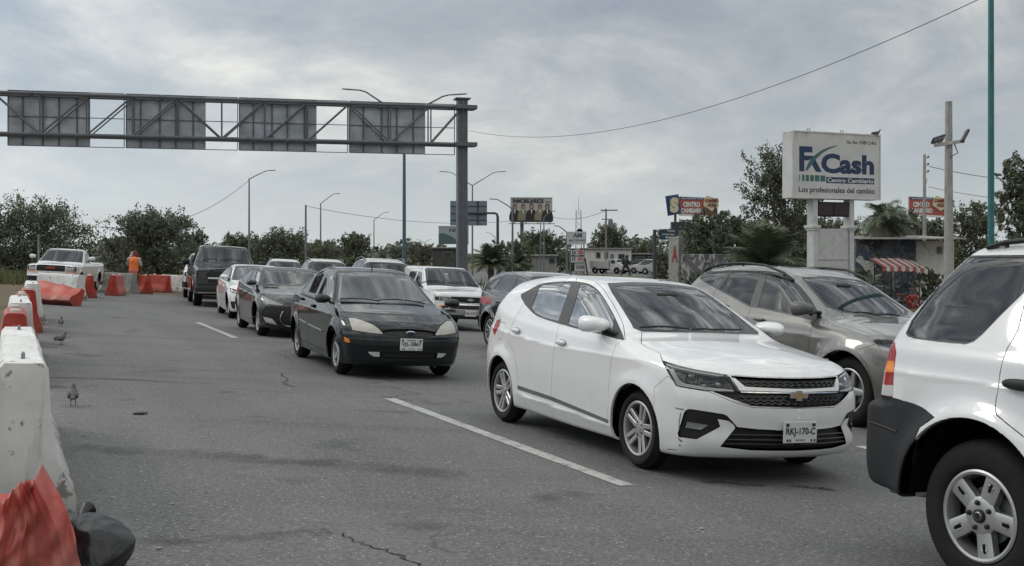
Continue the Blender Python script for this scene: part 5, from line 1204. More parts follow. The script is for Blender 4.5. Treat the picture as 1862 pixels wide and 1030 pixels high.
def compact():
    E = lambda x, y: (390 + x / 6.867, 465 + y / 6.867); L = 4.63
    S = dict(L=L, W=1.80, H=1.42, wb=2.70, foh=.90, wheel_r=.325, arch_r=.362,
        top=[(-.1, .62), (0, .68), (.1, .75), (.4, .86), (.9, .94), (1.1, .965), (1.25, 1.0), (2.05, 1.35), (2.25, 1.395), (2.7, 1.42), (3.2, 1.385), (3.7, 1.25), (4.1, 1.10), (4.4, 1.04), (4.63, 1.0)],
        plan=[(0, .74), (.2, .81), (.6, .87), (1.5, .895), (3.4, .90), (4.2, .86), (4.63, .79)], belt=[(0, .7), (.5, .84), (1.2, .92), (2.6, .965), (3.6, 1.02), (4.63, 1.05)],
        low=[(.1, .09), (.2, .06), (.35, .03), (.5, .008), (.65, .0), (.8, .004), (.93, .02), (1.4, .03)], tumble=[(0, .6), (2, .48), (4.2, .6)],
        nose=[(.1, .18), (.2, .06), (.3, .01), (.45, .0), (.6, .02), (.7, .08), (.8, .2), (.9, .4)], tail=[(.1, L - .16), (.3, L - .03), (.6, L), (.9, L - .04), (1.05, L - .1), (1.4, L - .4)],
        bot=[(0, .19), (2, .165), (4.63, .25)], bow_front=(.36, 2.3), bow_rear=(.28, 2.4), k_front=.09, k_rear=.12, flare=.02, flare_w=.06, creases=[([(0, .8), (1.2, .80), (4.2, .90)], .012, .02, .12, (1.0, 4.4))])
    loc, hd = pose(411, 578.5, 20, 2.70, .87); c = Car(S, loc, hd, .034, 'compact_car', 'white sedan with black trimmed mirror, between the dark grey coupe and the black pickup', None, 'car'); P = 'P'
    c.arches()
    c.cut('hood', [E(*p) for p in [(212, 308), (190, 380), (190, 405), (290, 430), (420, 470), (700, 500), (700, 330), (360, 320)]], P, where=lambda u, a, z: u < 1.4)
    c.cut('windscreen', [E(*p) for p in [(262, 130), (440, 125), (700, 130), (760, 330), (360, 318), (212, 302)]], P, where=lambda u, a, z: (u > .9) & (u < 2.5) & (z > .9))
    c.cut('screen_glass', [E(*p) for p in [(275, 142), (440, 137), (700, 142), (740, 322), (360, 309), (226, 295)]], P, 'windscreen')
    bl = [(2.5, 1.36), (2.5, .95), (2.55, .5), (2.55, .27)]
    side_cuts(c, [(1.30, .94), (1.7, 1.12), (2.1, 1.30), (2.6, 1.35), (3.1, 1.31), (3.6, 1.16), (3.75, 1.06), (3.3, 1.0), (2.4, .975)],
        [('front_door', [(1.28, .3), (1.2, .75), (1.28, .97), (1.7, 1.17), (2.1, 1.33)] + bl), ('rear_door', [bl[0], (3.1, 1.33), (3.4, 1.24), (3.4, 1.0), (3.2, .7), (3.1, .5), (3.05, .28)] + bl[::-1])],
        [('front_glass', [(1.5, .97), (1.75, 1.11), (2.12, 1.275), (2.42, 1.315), (2.42, .99)]), ('rear_glass', [(2.56, .995), (2.56, 1.325), (3.05, 1.29), (3.45, 1.17), (3.5, 1.06), (3.2, 1.02)])])
    c.cut('headlight', [E(*p) for p in [(190, 408), (240, 418), (292, 434), (285, 488), (230, 470), (205, 450)]], P, ['body', 'hood'])
    c.cut('intake', [E(*p) for p in [(200, 575), (262, 575), (255, 670), (215, 655)]], P); c.cut('grille', [(-.5, .52), (.1, .52), (.1, .66), (-.5, .66)], 'F')
    c.cut('tail_light', [(-.9, .78), (-.5, .78), (-.5, .95), (-.9, .95)], 'R', minface=-.2)
    pa = car_paint('compact_white_paint', (.76, .765, .775), .3, dirt=.05); std_parts(c, pa, lamp='pale')
    c.lining(['body', 'rear_door', 'front_door', 'hood', 'window_trim', 'windscreen'], zmin=.45); c.underside(); c.wheels('ten', .205, .21); cabin(c, 1.35, .94, 2.2, .48, 1.08, 2.95)
    h = c.hit(*E(195, 290))[0]; mirror_pair(c, (h[0] + .02, h[1] - .14, h[2] + .05), (.17, .22, .12), (pa, BLACK_PL), arm=(h[0] + .02, h[1], h[2] - .03))
    mb = MB(); q = c.hit(*E(120, 300))
    return c
COMPACT = compact()
def pickup(name, label, loc, hd, L, W, H, wb, foh, r, paint, h=.04, cab=(1.75, 3.75), hoodz=(1.12, 1.22), belt=1.22, bedz=1.25, style='seven', rim=.24, flare=.03, front=None, wind=(1.55, 2.25), low_clear=.35):
    S = dict(L=L, W=W, H=H, wb=wb, foh=foh, wheel_r=r, arch_r=r + .075,
        top=[(-.1, hoodz[0] - .08), (0, hoodz[0] - .03), (.08, hoodz[0]), (.6, hoodz[0] + .05), (wind[0] - .1, hoodz[1]), (wind[0], hoodz[1] + .03), (wind[1], H - .07), (wind[1] + .2, H - .01), (cab[1] - .5, H), (cab[1] - .08, H - .04), (cab[1] + .02, H - .12), (cab[1] + .06, bedz), (L + .2, bedz)], top_sig=.03,
        plan=[(0, W / 2 - .10), (.15, W / 2 - .05), (.5, W / 2 - .01), (L - .4, W / 2 - .01), (L, W / 2 - .04)], belt=[(0, belt - .1), (1.2, belt - .03), (6, belt)],
        low=[(.1, .06), (.35, .04), (.5, .015), (.7, 0), (.95, .0), (1.1, .012), (1.25, .03), (2, .03)], tumble=[(0, .4), (1.4, .36), (6, .34)],
        nose=[(.1, .10), (.3, .02), (.45, .0), (.62, .0), (.66, .035), (.9, .04), (hoodz[0] - .06, .06), (hoodz[0] + .02, .14)], tail=[(.1, L - .08), (.4, L), (1.3, L - .03), (2, L - .05)],
        bot=[(0, low_clear), (6, low_clear + .05)], crown=[(0, .05), (6, .03)], bow_top=[(0, 0), (1, .10), (2.5, .08), (3.5, 0), (6, 0)], k_edge=[(0, .07), (1.3, .08), (2.3, .11), (3.6, .09), (6, .05)],
        bow_front=(.14, 2.6), bow_rear=(.05, 3), k_front=.08, k_rear=.06, flare=flare, flare_w=.06)
    c = Car(S, loc, hd, h, name, label, None, 'pickup'); c.arches()
    c.cut('hood', [(.10, -.1), (.14, W / 2 - .16), (wind[0] - .1, W / 2 - .12), (wind[0] - .06, -.1)], 'T', where=lambda u, a, z: z > hoodz[0] - .15)
    c.cut('windscreen', [(wind[0] - .02, -.1), (wind[0] + .12, W / 2 - .13), (wind[1] + .14, W / 2 - .26), (wind[1] + .06, -.1)], 'T', where=lambda u, a, z: z > hoodz[1] - .05)
    c.cut('screen_glass', [(wind[0] + .03, -.1), (wind[0] + .17, W / 2 - .18), (wind[1] + .09, W / 2 - .29), (wind[1] + .02, -.1)], 'T', 'windscreen')
    return c
def truck_side(c, d0, d1, d2, wind, H, belt, two=True):
    c.cut('front_door', [(d0, .45), (d0 - .02, belt - .15), (wind[0] + .10, belt + .02), (wind[1] + .05, H - .12), (d1, H - .08), (d1, .45)], 'S', minface=.05)
    if two: c.cut('rear_door', [(d1, .45), (d1, H - .08), (d2 - .03, H - .10), (d2, belt), (d2, .7), (d2 - .1, .45)], 'S', minface=.05)
    c.cut('front_glass', [(wind[0] + .34, belt + .04), (wind[1] + .16, H - .19), (d1 - .06, H - .16), (d1 - .06, belt + .05)], 'S', 'front_door', minface=-.1)
    if two: c.cut('rear_glass', [(d1 + .07, belt + .05), (d1 + .07, H - .16), (d2 - .14, H - .18), (d2 - .10, belt + .06)], 'S', 'rear_door', minface=-.1)
def black_pickup():
    D = lambda x, y: (330 + x / 8.587, 440 + y / 8.587); L, W, H = 5.82, 2.10, 2.02; P = 'P'
    loc, hd = pose(350, 556, 19, 3.57, 1.0)
    c = pickup('black_pickup', 'black crew cab pickup truck with big dark grille, highest of the queue', loc, hd, L, W, H, 3.57, 1.02, .405, None, .034, (1.75, 3.85), (1.24, 1.35), 1.35, 1.42, wind=(1.55, 2.25), low_clear=.42)
    truck_side(c, 1.62, 2.7, 3.7, (1.55, 2.25), H, 1.32)
    c.cut('headlight', [D(*p) for p in [(240, 455), (300, 450), (392, 462), (395, 520), (380, 572), (240, 570)]], P, ['body', 'hood'])
    c.cut('grille', [D(*p) for p in [(452, 440), (560, 425), (1100, 425), (1100, 660), (560, 650), (435, 645), (398, 575), (405, 510)]], P, ['body', 'hood'])
    c.cut('grille_bar', [D(*p) for p in [(410, 555), (560, 558), (1100, 560), (1100, 590), (560, 582), (415, 580)]], P, 'grille')
    c.cut('bumper_strip', [D(*p) for p in [(235, 655), (560, 665), (1100, 675), (1100, 900), (560, 895), (235, 905)]], P); c.cut('chrome', [D(*p) for p in [(240, 782), (560, 792), (1100, 800), (1100, 812), (560, 806), (240, 806)]], P, 'bumper_strip')
    pa = car_paint('black_paint', (.008, .008, .010), .16, 0, dirt=.0, coat=.7, spec=.2); g2 = plain('grey_bumper', (.10, .105, .11), .35)
    o = std_parts(c, pa, lamp='dark', side=GL_DARK); c.lining(['body', 'rear_door', 'front_door', 'hood', 'windscreen'], zmin=.8); c.underside(); c.wheels('seven', .27, .25); cabin(c, 1.75, 1.24, 2.5, .85, 1.5, 3.3)
    mirror_pair(c, (c.x0 - 1.98, -1.24, 1.42), (.16, .24, .24), (BLACK_PL, BLACK_PL), arm=(c.x0 - 1.93, 1.0, 1.33))
    mb = MB(); mb.tube([(c.x0 - 1.7, -1.04, .48), (c.x0 - 3.6, -1.04, .48)], .045, 8); mb.build('side_step', CHROME, c.root)
    mb = MB(); mb.tube([(c.x0 - 1.7, 1.04, .48), (c.x0 - 3.6, 1.04, .48)], .045, 8); mb.build('side_step', CHROME, c.root)
    wiper(c, D(330, 292), D(560, 286), 2); wiper(c, D(600, 288), D(920, 302), 2)
    return c
RAM = black_pickup()
def white_pickup_behind():
    loc = at(332, 541); f = Vector((math.sin(R(16)), -math.cos(R(16)), 0)); l = Vector((math.cos(R(16)), math.sin(R(16)), 0)); p = loc + l * .93 - f * 1.6
    c = pickup('white_pickup', 'white pickup peeping out behind the black pickup, only its side and mirror seen', on(p.x, p.y), R(16) - math.pi / 2, 5.5, 1.95, 1.78, 3.4, .95, .38, None, .05, (1.7, 3.2), (1.10, 1.18), 1.17, 1.22, wind=(1.45, 2.1))
    truck_side(c, 1.5, 2.9, 2.9, (1.45, 2.1), 1.78, 1.15, False); c.cut('headlight', [(-.9, .85), (-.6, .85), (-.6, 1.0), (-.9, 1.0)], 'F'); c.cut('grille', [(-.58, .82), (.1, .82), (.1, 1.02), (-.58, 1.02)], 'F'); c.cut('bumper_strip', [(-1, .42), (.1, .42), (.1, .64), (-1, .64)], 'F')
    pa = car_paint('old_white_paint', (.66, .66, .65), .35, dirt=.15); std_parts(c, pa); c.underside(); c.lining(['body', 'front_door', 'hood', 'windscreen'], zmin=.8); c.wheels('steel', .24, .20)
    mirror_pair(c, (c.x0 - 1.75, -1.12, 1.30), (.12, .22, .17), (BLACK_PL, BLACK_PL), arm=(c.x0 - 1.72, .93, 1.2)); return c
WP = white_pickup_behind()
def old_pickup():
    P = 'P'; K = lambda x, y: (x / 3.678, 420 + y / 3.678); q = at(66, 527); hd = R(-81); L, W, H = 5.4, 1.88, 1.70
    f = Vector((math.cos(hd), math.sin(hd), 0)); l = Vector((-f.y, f.x, 0)); ctr = at(92, 531) - f * (.95 + 3.34 / 2 - .25)
    c = pickup('old_pickup', 'white old pickup parked off the road beyond the barriers on the left', on(ctr.x, ctr.y), hd, L, W, H, 3.34, .95, .37, None, .04, (1.72, 2.95), (1.06, 1.13), 1.11, 1.19, wind=(1.45, 2.12), flare=.02)
    truck_side(c, 1.5, 2.75, 2.75, (1.45, 2.12), H, 1.10, False)
    c.cut('headlight', [(-.90, .82), (-.56, .82), (-.56, 1.0), (-.90, 1.0)], 'F'); c.cut('grille', [(-.52, .80), (.1, .80), (.1, 1.03), (-.52, 1.03)], 'F'); c.cut('steel_bumper', [(-1, .60), (.1, .60), (.1, .74), (-1, .74)], 'F', minface=0, where=lambda u, a, z: u < .6); c.cut('bumper_strip', [(-1, .42), (.1, .42), (.1, .60), (-1, .60)], 'F', minface=0, where=lambda u, a, z: u < .6)
    c.cut('marker', [(-.90, .77), (-.56, .77), (-.56, .81), (-.90, .81)], 'F')
    pa = car_paint('truck_white_paint', (.70, .70, .685), .34, dirt=.12); std_parts(c, pa, depth=.03); c.underside(); c.lining(['body', 'front_door', 'hood', 'windscreen'], zmin=.8); c.wheels('steel', .25, .20)
    cabin(c, 1.7, 1.12, 2.4, .8, 1.42); mirror_pair(c, (c.x0 - 1.78, -1.13, 1.34), (.12, .24, .17), (pa, BLACK_PL), arm=(c.x0 - 1.72, .93, 1.2))
    mb = MB(); x = c.x0
    for sg in (1, -1): mb.box((x - 4.15, sg * .9, 1.29), (2.3, .05, .06), .01)
    mb.box((x - 3.05, 0, 1.62), (.04, 1.6, .05)); mb.box((x - 3.05, -.78, 1.45), (.04, .05, .36)); mb.box((x - 3.05, .78, 1.45), (.04, .05, .36)); mb.build('bed_rack', BLACK_PL, c.root)
    mb = MB(); mb.box((x - .03, 0, .92), (.03, .34, .07), .01); mb.build('grille_badge', plain('red_badge', (.35, .05, .04), .4), c.root)
    number_plate(c, (x + .02, 0, .52), .3, .15, 'XS-41-908', small=False)
    return c
GMC = old_pickup()
def small_truck():
    Q = lambda x, y: (700 + x / 5.15, 440 + y / 5.15); P = 'P'; L, W, H = 4.75, 1.73, 1.62; hdeg = 21
    f = Vector((math.sin(R(hdeg)), -math.cos(R(hdeg)), 0)); g = at(853, 603); ctr = g - f * (.78 + 2.75 / 2)
    c = pickup('van', 'white boxy truck with black grille and chrome bumper, behind the dark green sedan', on(ctr.x, ctr.y), R(hdeg) - math.pi / 2, L, W, H, 2.75, .80, .345, None, .03, (1.5, 4.5), (.98, 1.06), 1.05, 1.15, wind=(1.35, 2.05), low_clear=.30)
    truck_side(c, 1.42, 2.6, 3.5, (1.35, 2.05), H, 1.03)
    c.cut('headlight', [Q(*p) for p in [(465, 512), (560, 515), (612, 522), (612, 560), (470, 545)]], P, ['body', 'hood']); c.cut('marker', [Q(*p) for p in [(505, 592), (605, 588), (605, 622), (520, 615)]], P)
    c.cut('grille', [Q(*p) for p in [(620, 515), (780, 520), (940, 522), (940, 640), (780, 635), (610, 625)]], P, ['body', 'hood']); c.cut('grille_bar', [Q(*p) for p in [(610, 565), (780, 575), (960, 578), (960, 600), (780, 597), (610, 588)]], P, 'grille')
    c.cut('steel_bumper', [Q(*p) for p in [(430, 630), (600, 632), (780, 640), (1400, 660), (1400, 705), (780, 690), (600, 680), (430, 668)]], P, minface=-.1)
    c.cut('bumper_strip', [Q(*p) for p in [(430, 670), (600, 682), (780, 692), (1400, 706), (1400, 900), (430, 880)]], P, minface=-.1)
    pa = car_paint('van_white_paint', (.72, .725, .73), .3, dirt=.08); std_parts(c, pa); c.underside(); c.lining(['body', 'front_door', 'rear_door', 'hood', 'windscreen'], zmin=.6); c.wheels('steel', .22, .19); cabin(c, 1.5, 1.0, 2.2, .65, 1.25, 3.0)
    mirror_pair(c, (c.x0 - 1.60, -1.0, 1.12), (.12, .22, .15), (BLACK_PL, BLACK_PL), arm=(c.x0 - 1.55, .83, 1.05)); wiper(c, Q(350, 385), Q(560, 385), 3); wiper(c, Q(590, 385), Q(870, 418), 3)
    e = c.front(.79, .004); mb = MB(); M = face_mat(e, (0, 1, 0)); mb.prism([(-.09, -.02), (-.03, -.02), (-.03, -.035), (.03, -.035), (.03, -.02), (.09, -.02), (.09, .02), (.03, .02), (.03, .035), (-.03, .035), (-.03, .02), (-.09, .02)], 0, .012, 0, M); mb.build('emblem', CHROME, c.root)
    e = c.front(.45, .02); number_plate(c, e, .30, .15, 'RAC-4129', small=False)
    hh = c.hit(*Q(580, 315)) or c.hit(*Q(580, 315), True); mb = MB(); mb.box((0, 0, 0), (.005, .09, .20)); o = mb.build('permit_paper', plain('permit_paper', (.5, .55, .56), .6), c.root); o.location = hh[0] - hh[1] * .03; o.rotation_euler = (0, R(-38), 0)
    return c
VAN = small_truck()
def suv_body(name, label, loc, hd, L, W, H, wb, foh, r, paint, h, belt, style='five', rail=True, tum=.40, coats=None):
    S = dict(L=L, W=W, H=H, wb=wb, foh=foh, wheel_r=r, arch_r=r + .05,
        top=[(-.1, .76), (0, .82), (.1, .90), (.4, .98), (.95, 1.06), (1.1, 1.09), (1.25, 1.13), (1.95, 1.0 + (H - 1.0) * .86), (2.2, H - .03), (2.7, H), (3.4, H - .02), (L - .35, H - .08), (L, H - .2)],
        plan=[(0, .72), (.2, .80), (.6, W / 2 - .01), (L - 1, W / 2 - .01), (L - .4, W / 2 - .05), (L, W / 2 - .12)], belt=[(0, .84), (.5, .95), (1.2, 1.02), (2.6, 1.06), (L, 1.16)],
        low=[(.1, .09), (.25, .05), (.4, .02), (.6, 0), (.85, .0), (1.0, .015), (1.4, .03)], tumble=[(0, .5), (2, tum), (L, tum + .08)],
        nose=[(.1, .16), (.22, .04), (.4, .0), (.62, .01), (.8, .05), (.9, .12), (1.0, .3)], tail=[(.2, L - .12), (.4, L - .02), (.6, L), (.9, L - .04), (1.1, L - .10), (1.4, L - .25), (1.6, L - .36)],
        bot=[(0, .25), (2, .21), (L, .30)], bow_front=(.30, 2.4), bow_rear=(.20, 2.5), k_front=.11, k_rear=.12, flare=.03, flare_w=.06, creases=[([(0, .82), (1.5, .90), (L, .98)], .012, .02, .12, (1, L - .2))])
    c = Car(S, loc, hd, h, name, label, None, 'suv'); c.arches(); bl = [(2.5, H - .06), (2.5, .5), (2.5, .3)]
    c.cut('hood', [(.12, -.1), (.2, .6), (.9, W / 2 - .12), (1.2, W / 2 - .12), (1.08, -.1)], 'T', where=lambda u, a, z: z > .78)
    c.cut('windscreen', [(1.14, -.1), (1.30, W / 2 - .14), (2.0, W / 2 - .26), (1.95, -.1)], 'T', where=lambda u, a, z: z > 1.0); c.cut('screen_glass', [(1.2, -.1), (1.36, W / 2 - .18), (1.95, W / 2 - .30), (1.9, -.1)], 'T', 'windscreen')
    side_cuts(c, [(1.35, 1.03), (1.75, 1.28), (2.1, H - .13), (2.6, H - .09), (3.3, H - .11), (L - .75, H - .18), (L - .5, 1.22), (2.6, 1.09)],
        [('front_door', [(1.32, .34), (1.28, .95), (1.38, 1.06), (1.75, 1.33), (2.1, H - .10)] + bl), ('rear_door', [bl[0], (3.2, H - .08), (3.35, 1.1), (3.15, .75), (3.05, .36), (2.5, .3)][:5] + bl[::-1])],
        [('front_glass', [(1.6, 1.07), (1.8, 1.26), (2.13, H - .16), (2.44, H - .13), (2.44, 1.10)]), ('rear_glass', [(2.56, 1.10), (2.56, H - .125), (3.18, H - .14), (3.3, 1.15)]), ('quarter_glass', [(3.38, 1.16), (3.26, H - .15), (L - .82, H - .21), (L - .6, 1.23)])])
    c.cut('headlight', [(-.86, .72), (-.45, .68), (-.45, .80), (-.86, .88)], 'F', minface=0); c.cut('grille', [(-.44, .64), (.1, .64), (.1, .82), (-.44, .82)], 'F'); c.cut('intake', [(-.5, .32), (.1, .32), (.1, .46), (-.5, .46)], 'F')
    c.cut('tail_light', [(-.95, .86), (-.66, .88), (-.66, .98), (-.80, 1.0), (-.95, 1.0)], 'R', minface=-.1); c.cut('back_glass', [(-.58, 1.12), (.1, 1.12), (.1, H - .22), (-.5, H - .22)], 'R', where=lambda u, a, z: u > 3)
    std_parts(c, paint); c.underside(); c.lining(['body', 'front_door', 'rear_door', 'hood', 'window_trim', 'windscreen'], zmin=.5); c.wheels(style, .215, .225); cabin(c, 1.4, 1.02, 2.3, .62, 1.26, 3.2)
    mirror_pair(c, (c.x0 - 1.62, -W / 2 - .08, 1.10), (.15, .21, .14), (paint, BLACK_PL), arm=(c.x0 - 1.58, W / 2 - .06, 1.04))
    if rail: rails(c, [(2.15, .56), (2.3, .575), (2.7, .585), (3.2, .585), (L - .8, .57), (L - .7, .555)], .018, coats or STEEL, .05)
    return c
def dark_crossover():
    loc, hd = pose(885.4, 632, 24, 2.6, .85, 'rear')
    return suv_body('small_crossover', 'black crossover seen from its rear side, nose hidden behind the white hatchback', loc, hd, 4.3, 1.79, 1.55, 2.6, .85, .335, car_paint('crossover_black_paint', (.012, .012, .013), .16, 0, dirt=.01, coat=1), .03, 1.05, 'ten', False)
DC = dark_crossover()
def front_at(px, py_roof, Y, H, hdeg, back):
    """ground place of a car seen from the front whose roof middle stands at px, by its depth"""
    x = (px - CX) / F_PX * Y; return on(x, Y), R(hdeg) - math.pi / 2
for nm, lab, px, Y, hdg, col, W_h in (('wagon', 'silver wagon with roof rails, its roof showing over the dark green sedan', 694, 31.5, 17, ('wagon_silver_paint', (.46, .47, .47), .3, .35), 1.78),
                             ('family_suv', 'pale grey SUV with roof rails, farther back beside the thin lamp post', 589, 38, 16, ('suv_pale_paint', (.42, .43, .42), .32, .3), 1.74),
                             ('far_car', 'silver car farthest back, only its roof above the white sedan', 514, 46, 15, ('far_silver_paint', (.5, .5, .5), .32, .2), 1.72)):
    loc, hd = front_at(px, 0, Y, 1.6, hdg, 0); suv_body(nm, lab, loc, hd, 4.5, 1.8, W_h, 2.65, .88, .34, car_paint(*col, dirt=.06), .045, 1.05, 'five', True)
# ================================================================ barriers along the left edge
def barrier_white():
    g = NG('chipped_white_barrier'); v = g.obj(); sp = g.N('ShaderNodeSeparateXYZ'); g.L(v, sp.inputs[0])
    n = g.noise(v, 7, 7, .7); n2 = g.noise(v, 2.2, 5, .6); c = g.ramp(n2, [(.3, (.60, .60, .585)), (.6, (.78, .78, .765))])
    low = g.ramp(sp.outputs[2], [(.0, 1.0), (.30, .25), (.8, .0)])
    chips = g.ramp(g.math('ADD', n, g.math('MULTIPLY', low, .12)), [(.60, 0.0), (.64, 1.0)]); c = g.mix(chips, c, (.24, .225, .205))
    c = g.mix(g.math('MULTIPLY', low, .6), c, (.16, .15, .14)); st = g.noise(g.obj((5, 5, .7)), 3, 5, .6); c = g.mix(g.ramp(st, [(.55, 0.0), (.75, .45)]), c, (.22, .20, .18))
    g.bsdf(c, .8, 0, .25, g.bump(n, .35, .01)); return g.m
def raw_concrete(name, lo=.20, hi=.36):
    g = NG(name); v = g.obj(); n = g.noise(v, 3, 7, .65); c = g.ramp(n, [(.3, (lo, lo * .99, lo * .95)), (.7, (hi, hi * .98, hi * .94))]); st = g.noise(g.obj((4, 4, .5)), 3, 5, .6)
    c = g.mix(g.ramp(st, [(.5, 0.0), (.75, .5)]), c, grey(.12)); g.bsdf(c, .88, 0, .2, g.bump(g.noise(v, 30, 5, .7), .3, .006)); return g.m
def red_plastic(name, col, fade):
    g = NG(name); v = g.obj(); n = g.noise(v, 3.5, 6, .65); n2 = g.noise(v, 14, 5, .65); sp = g.N('ShaderNodeSeparateXYZ'); g.L(v, sp.inputs[0])
    c = g.mix(g.ramp(n, [(.38, 0.0), (.66, 1.0)]), col, fade); c = g.mix(g.ramp(n2, [(.60, 0.0), (.72, .6)]), c, (.10, .05, .045)); c = g.mix(g.ramp(sp.outputs[2], [(.0, .6), (.25, 0.0)]), c, (.10, .055, .045))
    g.bsdf(c, g.math('ADD', g.math('MULTIPLY', n2, .3), .32), 0, .4, g.bump(n, .2, .02)); return g.m
M_WB, M_CON, M_RED, M_RED2 = barrier_white(), raw_concrete('weathered_concrete'), red_plastic('faded_red_plastic', (.36, .028, .018), (.44, .085, .06)), red_plastic('orange_red_plastic', (.40, .04, .022), (.48, .11, .075))
M_PWHITE = plain('dirty_white_plastic', (.60, .59, .57), .5, var=.2)
def block_mesh(name, prof, length, mat, parent, ribs=0, seed=0, crush=0.0, nl=14, dent=.0):
    """barrier of the given half profile [(half width, height)] running along -x from its near end at x = 0"""
    r = np.random.default_rng(seed); sec = []
    for a, b in zip(prof[:-1], prof[1:]):
        for t in np.linspace(0, 1, 5)[:-1]: sec.append((a[0] + (b[0] - a[0]) * t, a[1] + (b[1] - a[1]) * t))
    sec.append(prof[-1]); top = prof[-1]
    full = [(-w, h) for w, h in sec] + [(w, h) for w, h in reversed(sec)]
    rings = []
    ph = r.uniform(0, 6, 8)
    for i in range(nl + 1):
        x = -length * i / nl; ring = []
        for (y, z) in full:
            k = 1 - (.05 * (0.5 + .5 * math.cos(2 * math.pi * ribs * i / nl)) if ribs else 0)
            dy = dent * (math.sin(3.1 * x + 5 * z + ph[0]) + .6 * math.sin(9 * x + 3 * z + ph[1]) + .7 * math.sin(11 * z + 4 * y + ph[2]))
            dz = -crush * z * (.5 + .5 * math.sin(2.3 * x + 3.3 * y + ph[3])) + dent * .8 * math.sin(13 * y + 6 * x + ph[4]) * (z > .3)
            dx = dent * 1.2 * (math.sin(17 * y + ph[5]) + .6 * math.sin(9 * z + 6 * y + ph[6])) * (1 if i in (0,) else .2)
            ring.append((x + dx, y * k + dy, max(0, z + dz)))
        rings.append(ring)
    mb = MB(); mb.loft(rings, True)
    return mb.build(name, mat, parent, 38)
JERSEY = [(.31, 0), (.31, .07), (.20, .30), (.15, .55), (.125, .79), (.10, .82)]
PLASTIC = [(.27, 0), (.28, .04), (.25, .16), (.17, .36), (.125, .66), (.115, .74), (.08, .77)]
NBAR = 0
def barrier(kind, px, label, ang=None, length=2.4, seed=1, tilt=0, scale=1.0, crush=0, dent=0, loc=None, zs=1, group='barriers along the road edge'):
    """near right foot of the barrier at a place on the ground; it runs back along ang"""
    p = loc or at(*px); a = ang if ang is not None else math.atan2(-DV.y, -DV.x); f = Vector((math.cos(a), math.sin(a), 0)); l = Vector((-f.y, f.x, 0))
    hw = (JERSEY if kind in 'WC' else PLASTIC)[0][0] * scale; c = p + l * hw
    root = empty('barrier', on(c.x, c.y), 0, label, 'barrier', group); M = banked(root.location, a + math.pi); root.matrix_world = M @ Matrix.Rotation(tilt, 4, 'X') @ Matrix.Scale(scale, 4) @ Matrix.Diagonal((1, 1, zs, 1))
    if kind in 'WC':
        block_mesh('concrete_block', JERSEY, length, M_WB if kind == 'W' else M_CON, root, 0, seed, 0, 12, .004)
        mb = MB()
        for x in (-.35, -length + .35): mb.tube([(x - .06, 0, .80), (x - .05, 0, .845), (x + .05, 0, .845), (x + .06, 0, .80)], .010, 6)
        mb.build('lifting_loops', STEEL, root)
    else:
        block_mesh('plastic_shell', PLASTIC, length, M_RED if kind == 'R' else M_RED2, root, 5, seed, crush, 16, dent)
        if crush == 0:
            for x in (-.22, -length + .22):
                mb = MB(); mb.lathe([(.055, .75), (.055, .80), (.045, .81), (.0005, .81)], 16); o = mb.build('filler_cap', M_PWHITE, root); o.location = (x, 0, 0)
            mb = MB(); mb.box((.012, 0, .40), (.03, .07, .50), .012); mb.build('coupling_tab', M_RED, root)
    return root
barrier('W', (138, 930), 'big chipped white concrete barrier nearest the camera, behind the crushed red one', length=3.3, seed=1, scale=1.0)
barrier('R', (70, 700), 'red plastic barrier just behind the big chipped white barrier', length=1.5, seed=2)
barrier('W', (82, 675), 'white concrete barrier third in the roadside row, chipped at its foot', length=2.6, seed=3)
barrier('R', (70, 630), 'red plastic barrier low in the row behind the third white barrier', length=1.2, seed=12)
barrier('R', (78, 606), 'tall red plastic barrier left of the farther pigeons', length=1.6, seed=4)
barrier('W', (87, 591), 'white concrete barrier behind the tall red barrier, left of the pigeons', length=2.6, seed=5)
barrier('O', (146, 557), 'toppled red plastic barrier leaning over on its side', ang=R(160), length=1.7, seed=6, tilt=R(-38), crush=.25, dent=.02)
barrier('W', (160, 547), 'white concrete barrier in front of the parked old pickup', ang=R(150), length=2.0, seed=7)
barrier('R', (177, 543), 'narrow red plastic barrier beside the white one, right of the old pickup', ang=R(112), length=1.6, seed=8)
barrier('R', (217, 539), 'red plastic barrier seen end on, left of the grey concrete block', ang=R(101), length=1.8, seed=9)
barrier('C', (254, 535), 'bare grey concrete barrier beside the worker in orange', ang=R(152), length=1.6, seed=10)
barrier('O', (279, 535), 'red plastic barrier just right of the worker', ang=R(135), length=1.1, seed=11)
barrier('R', (313, 533), 'dark red plastic barrier next to the last white block', ang=R(158), length=1.0, seed=13)
barrier('W', (339, 533), 'white concrete block at the end of the row beside the black pickup', ang=R(176), length=1.1, seed=14, scale=.95)
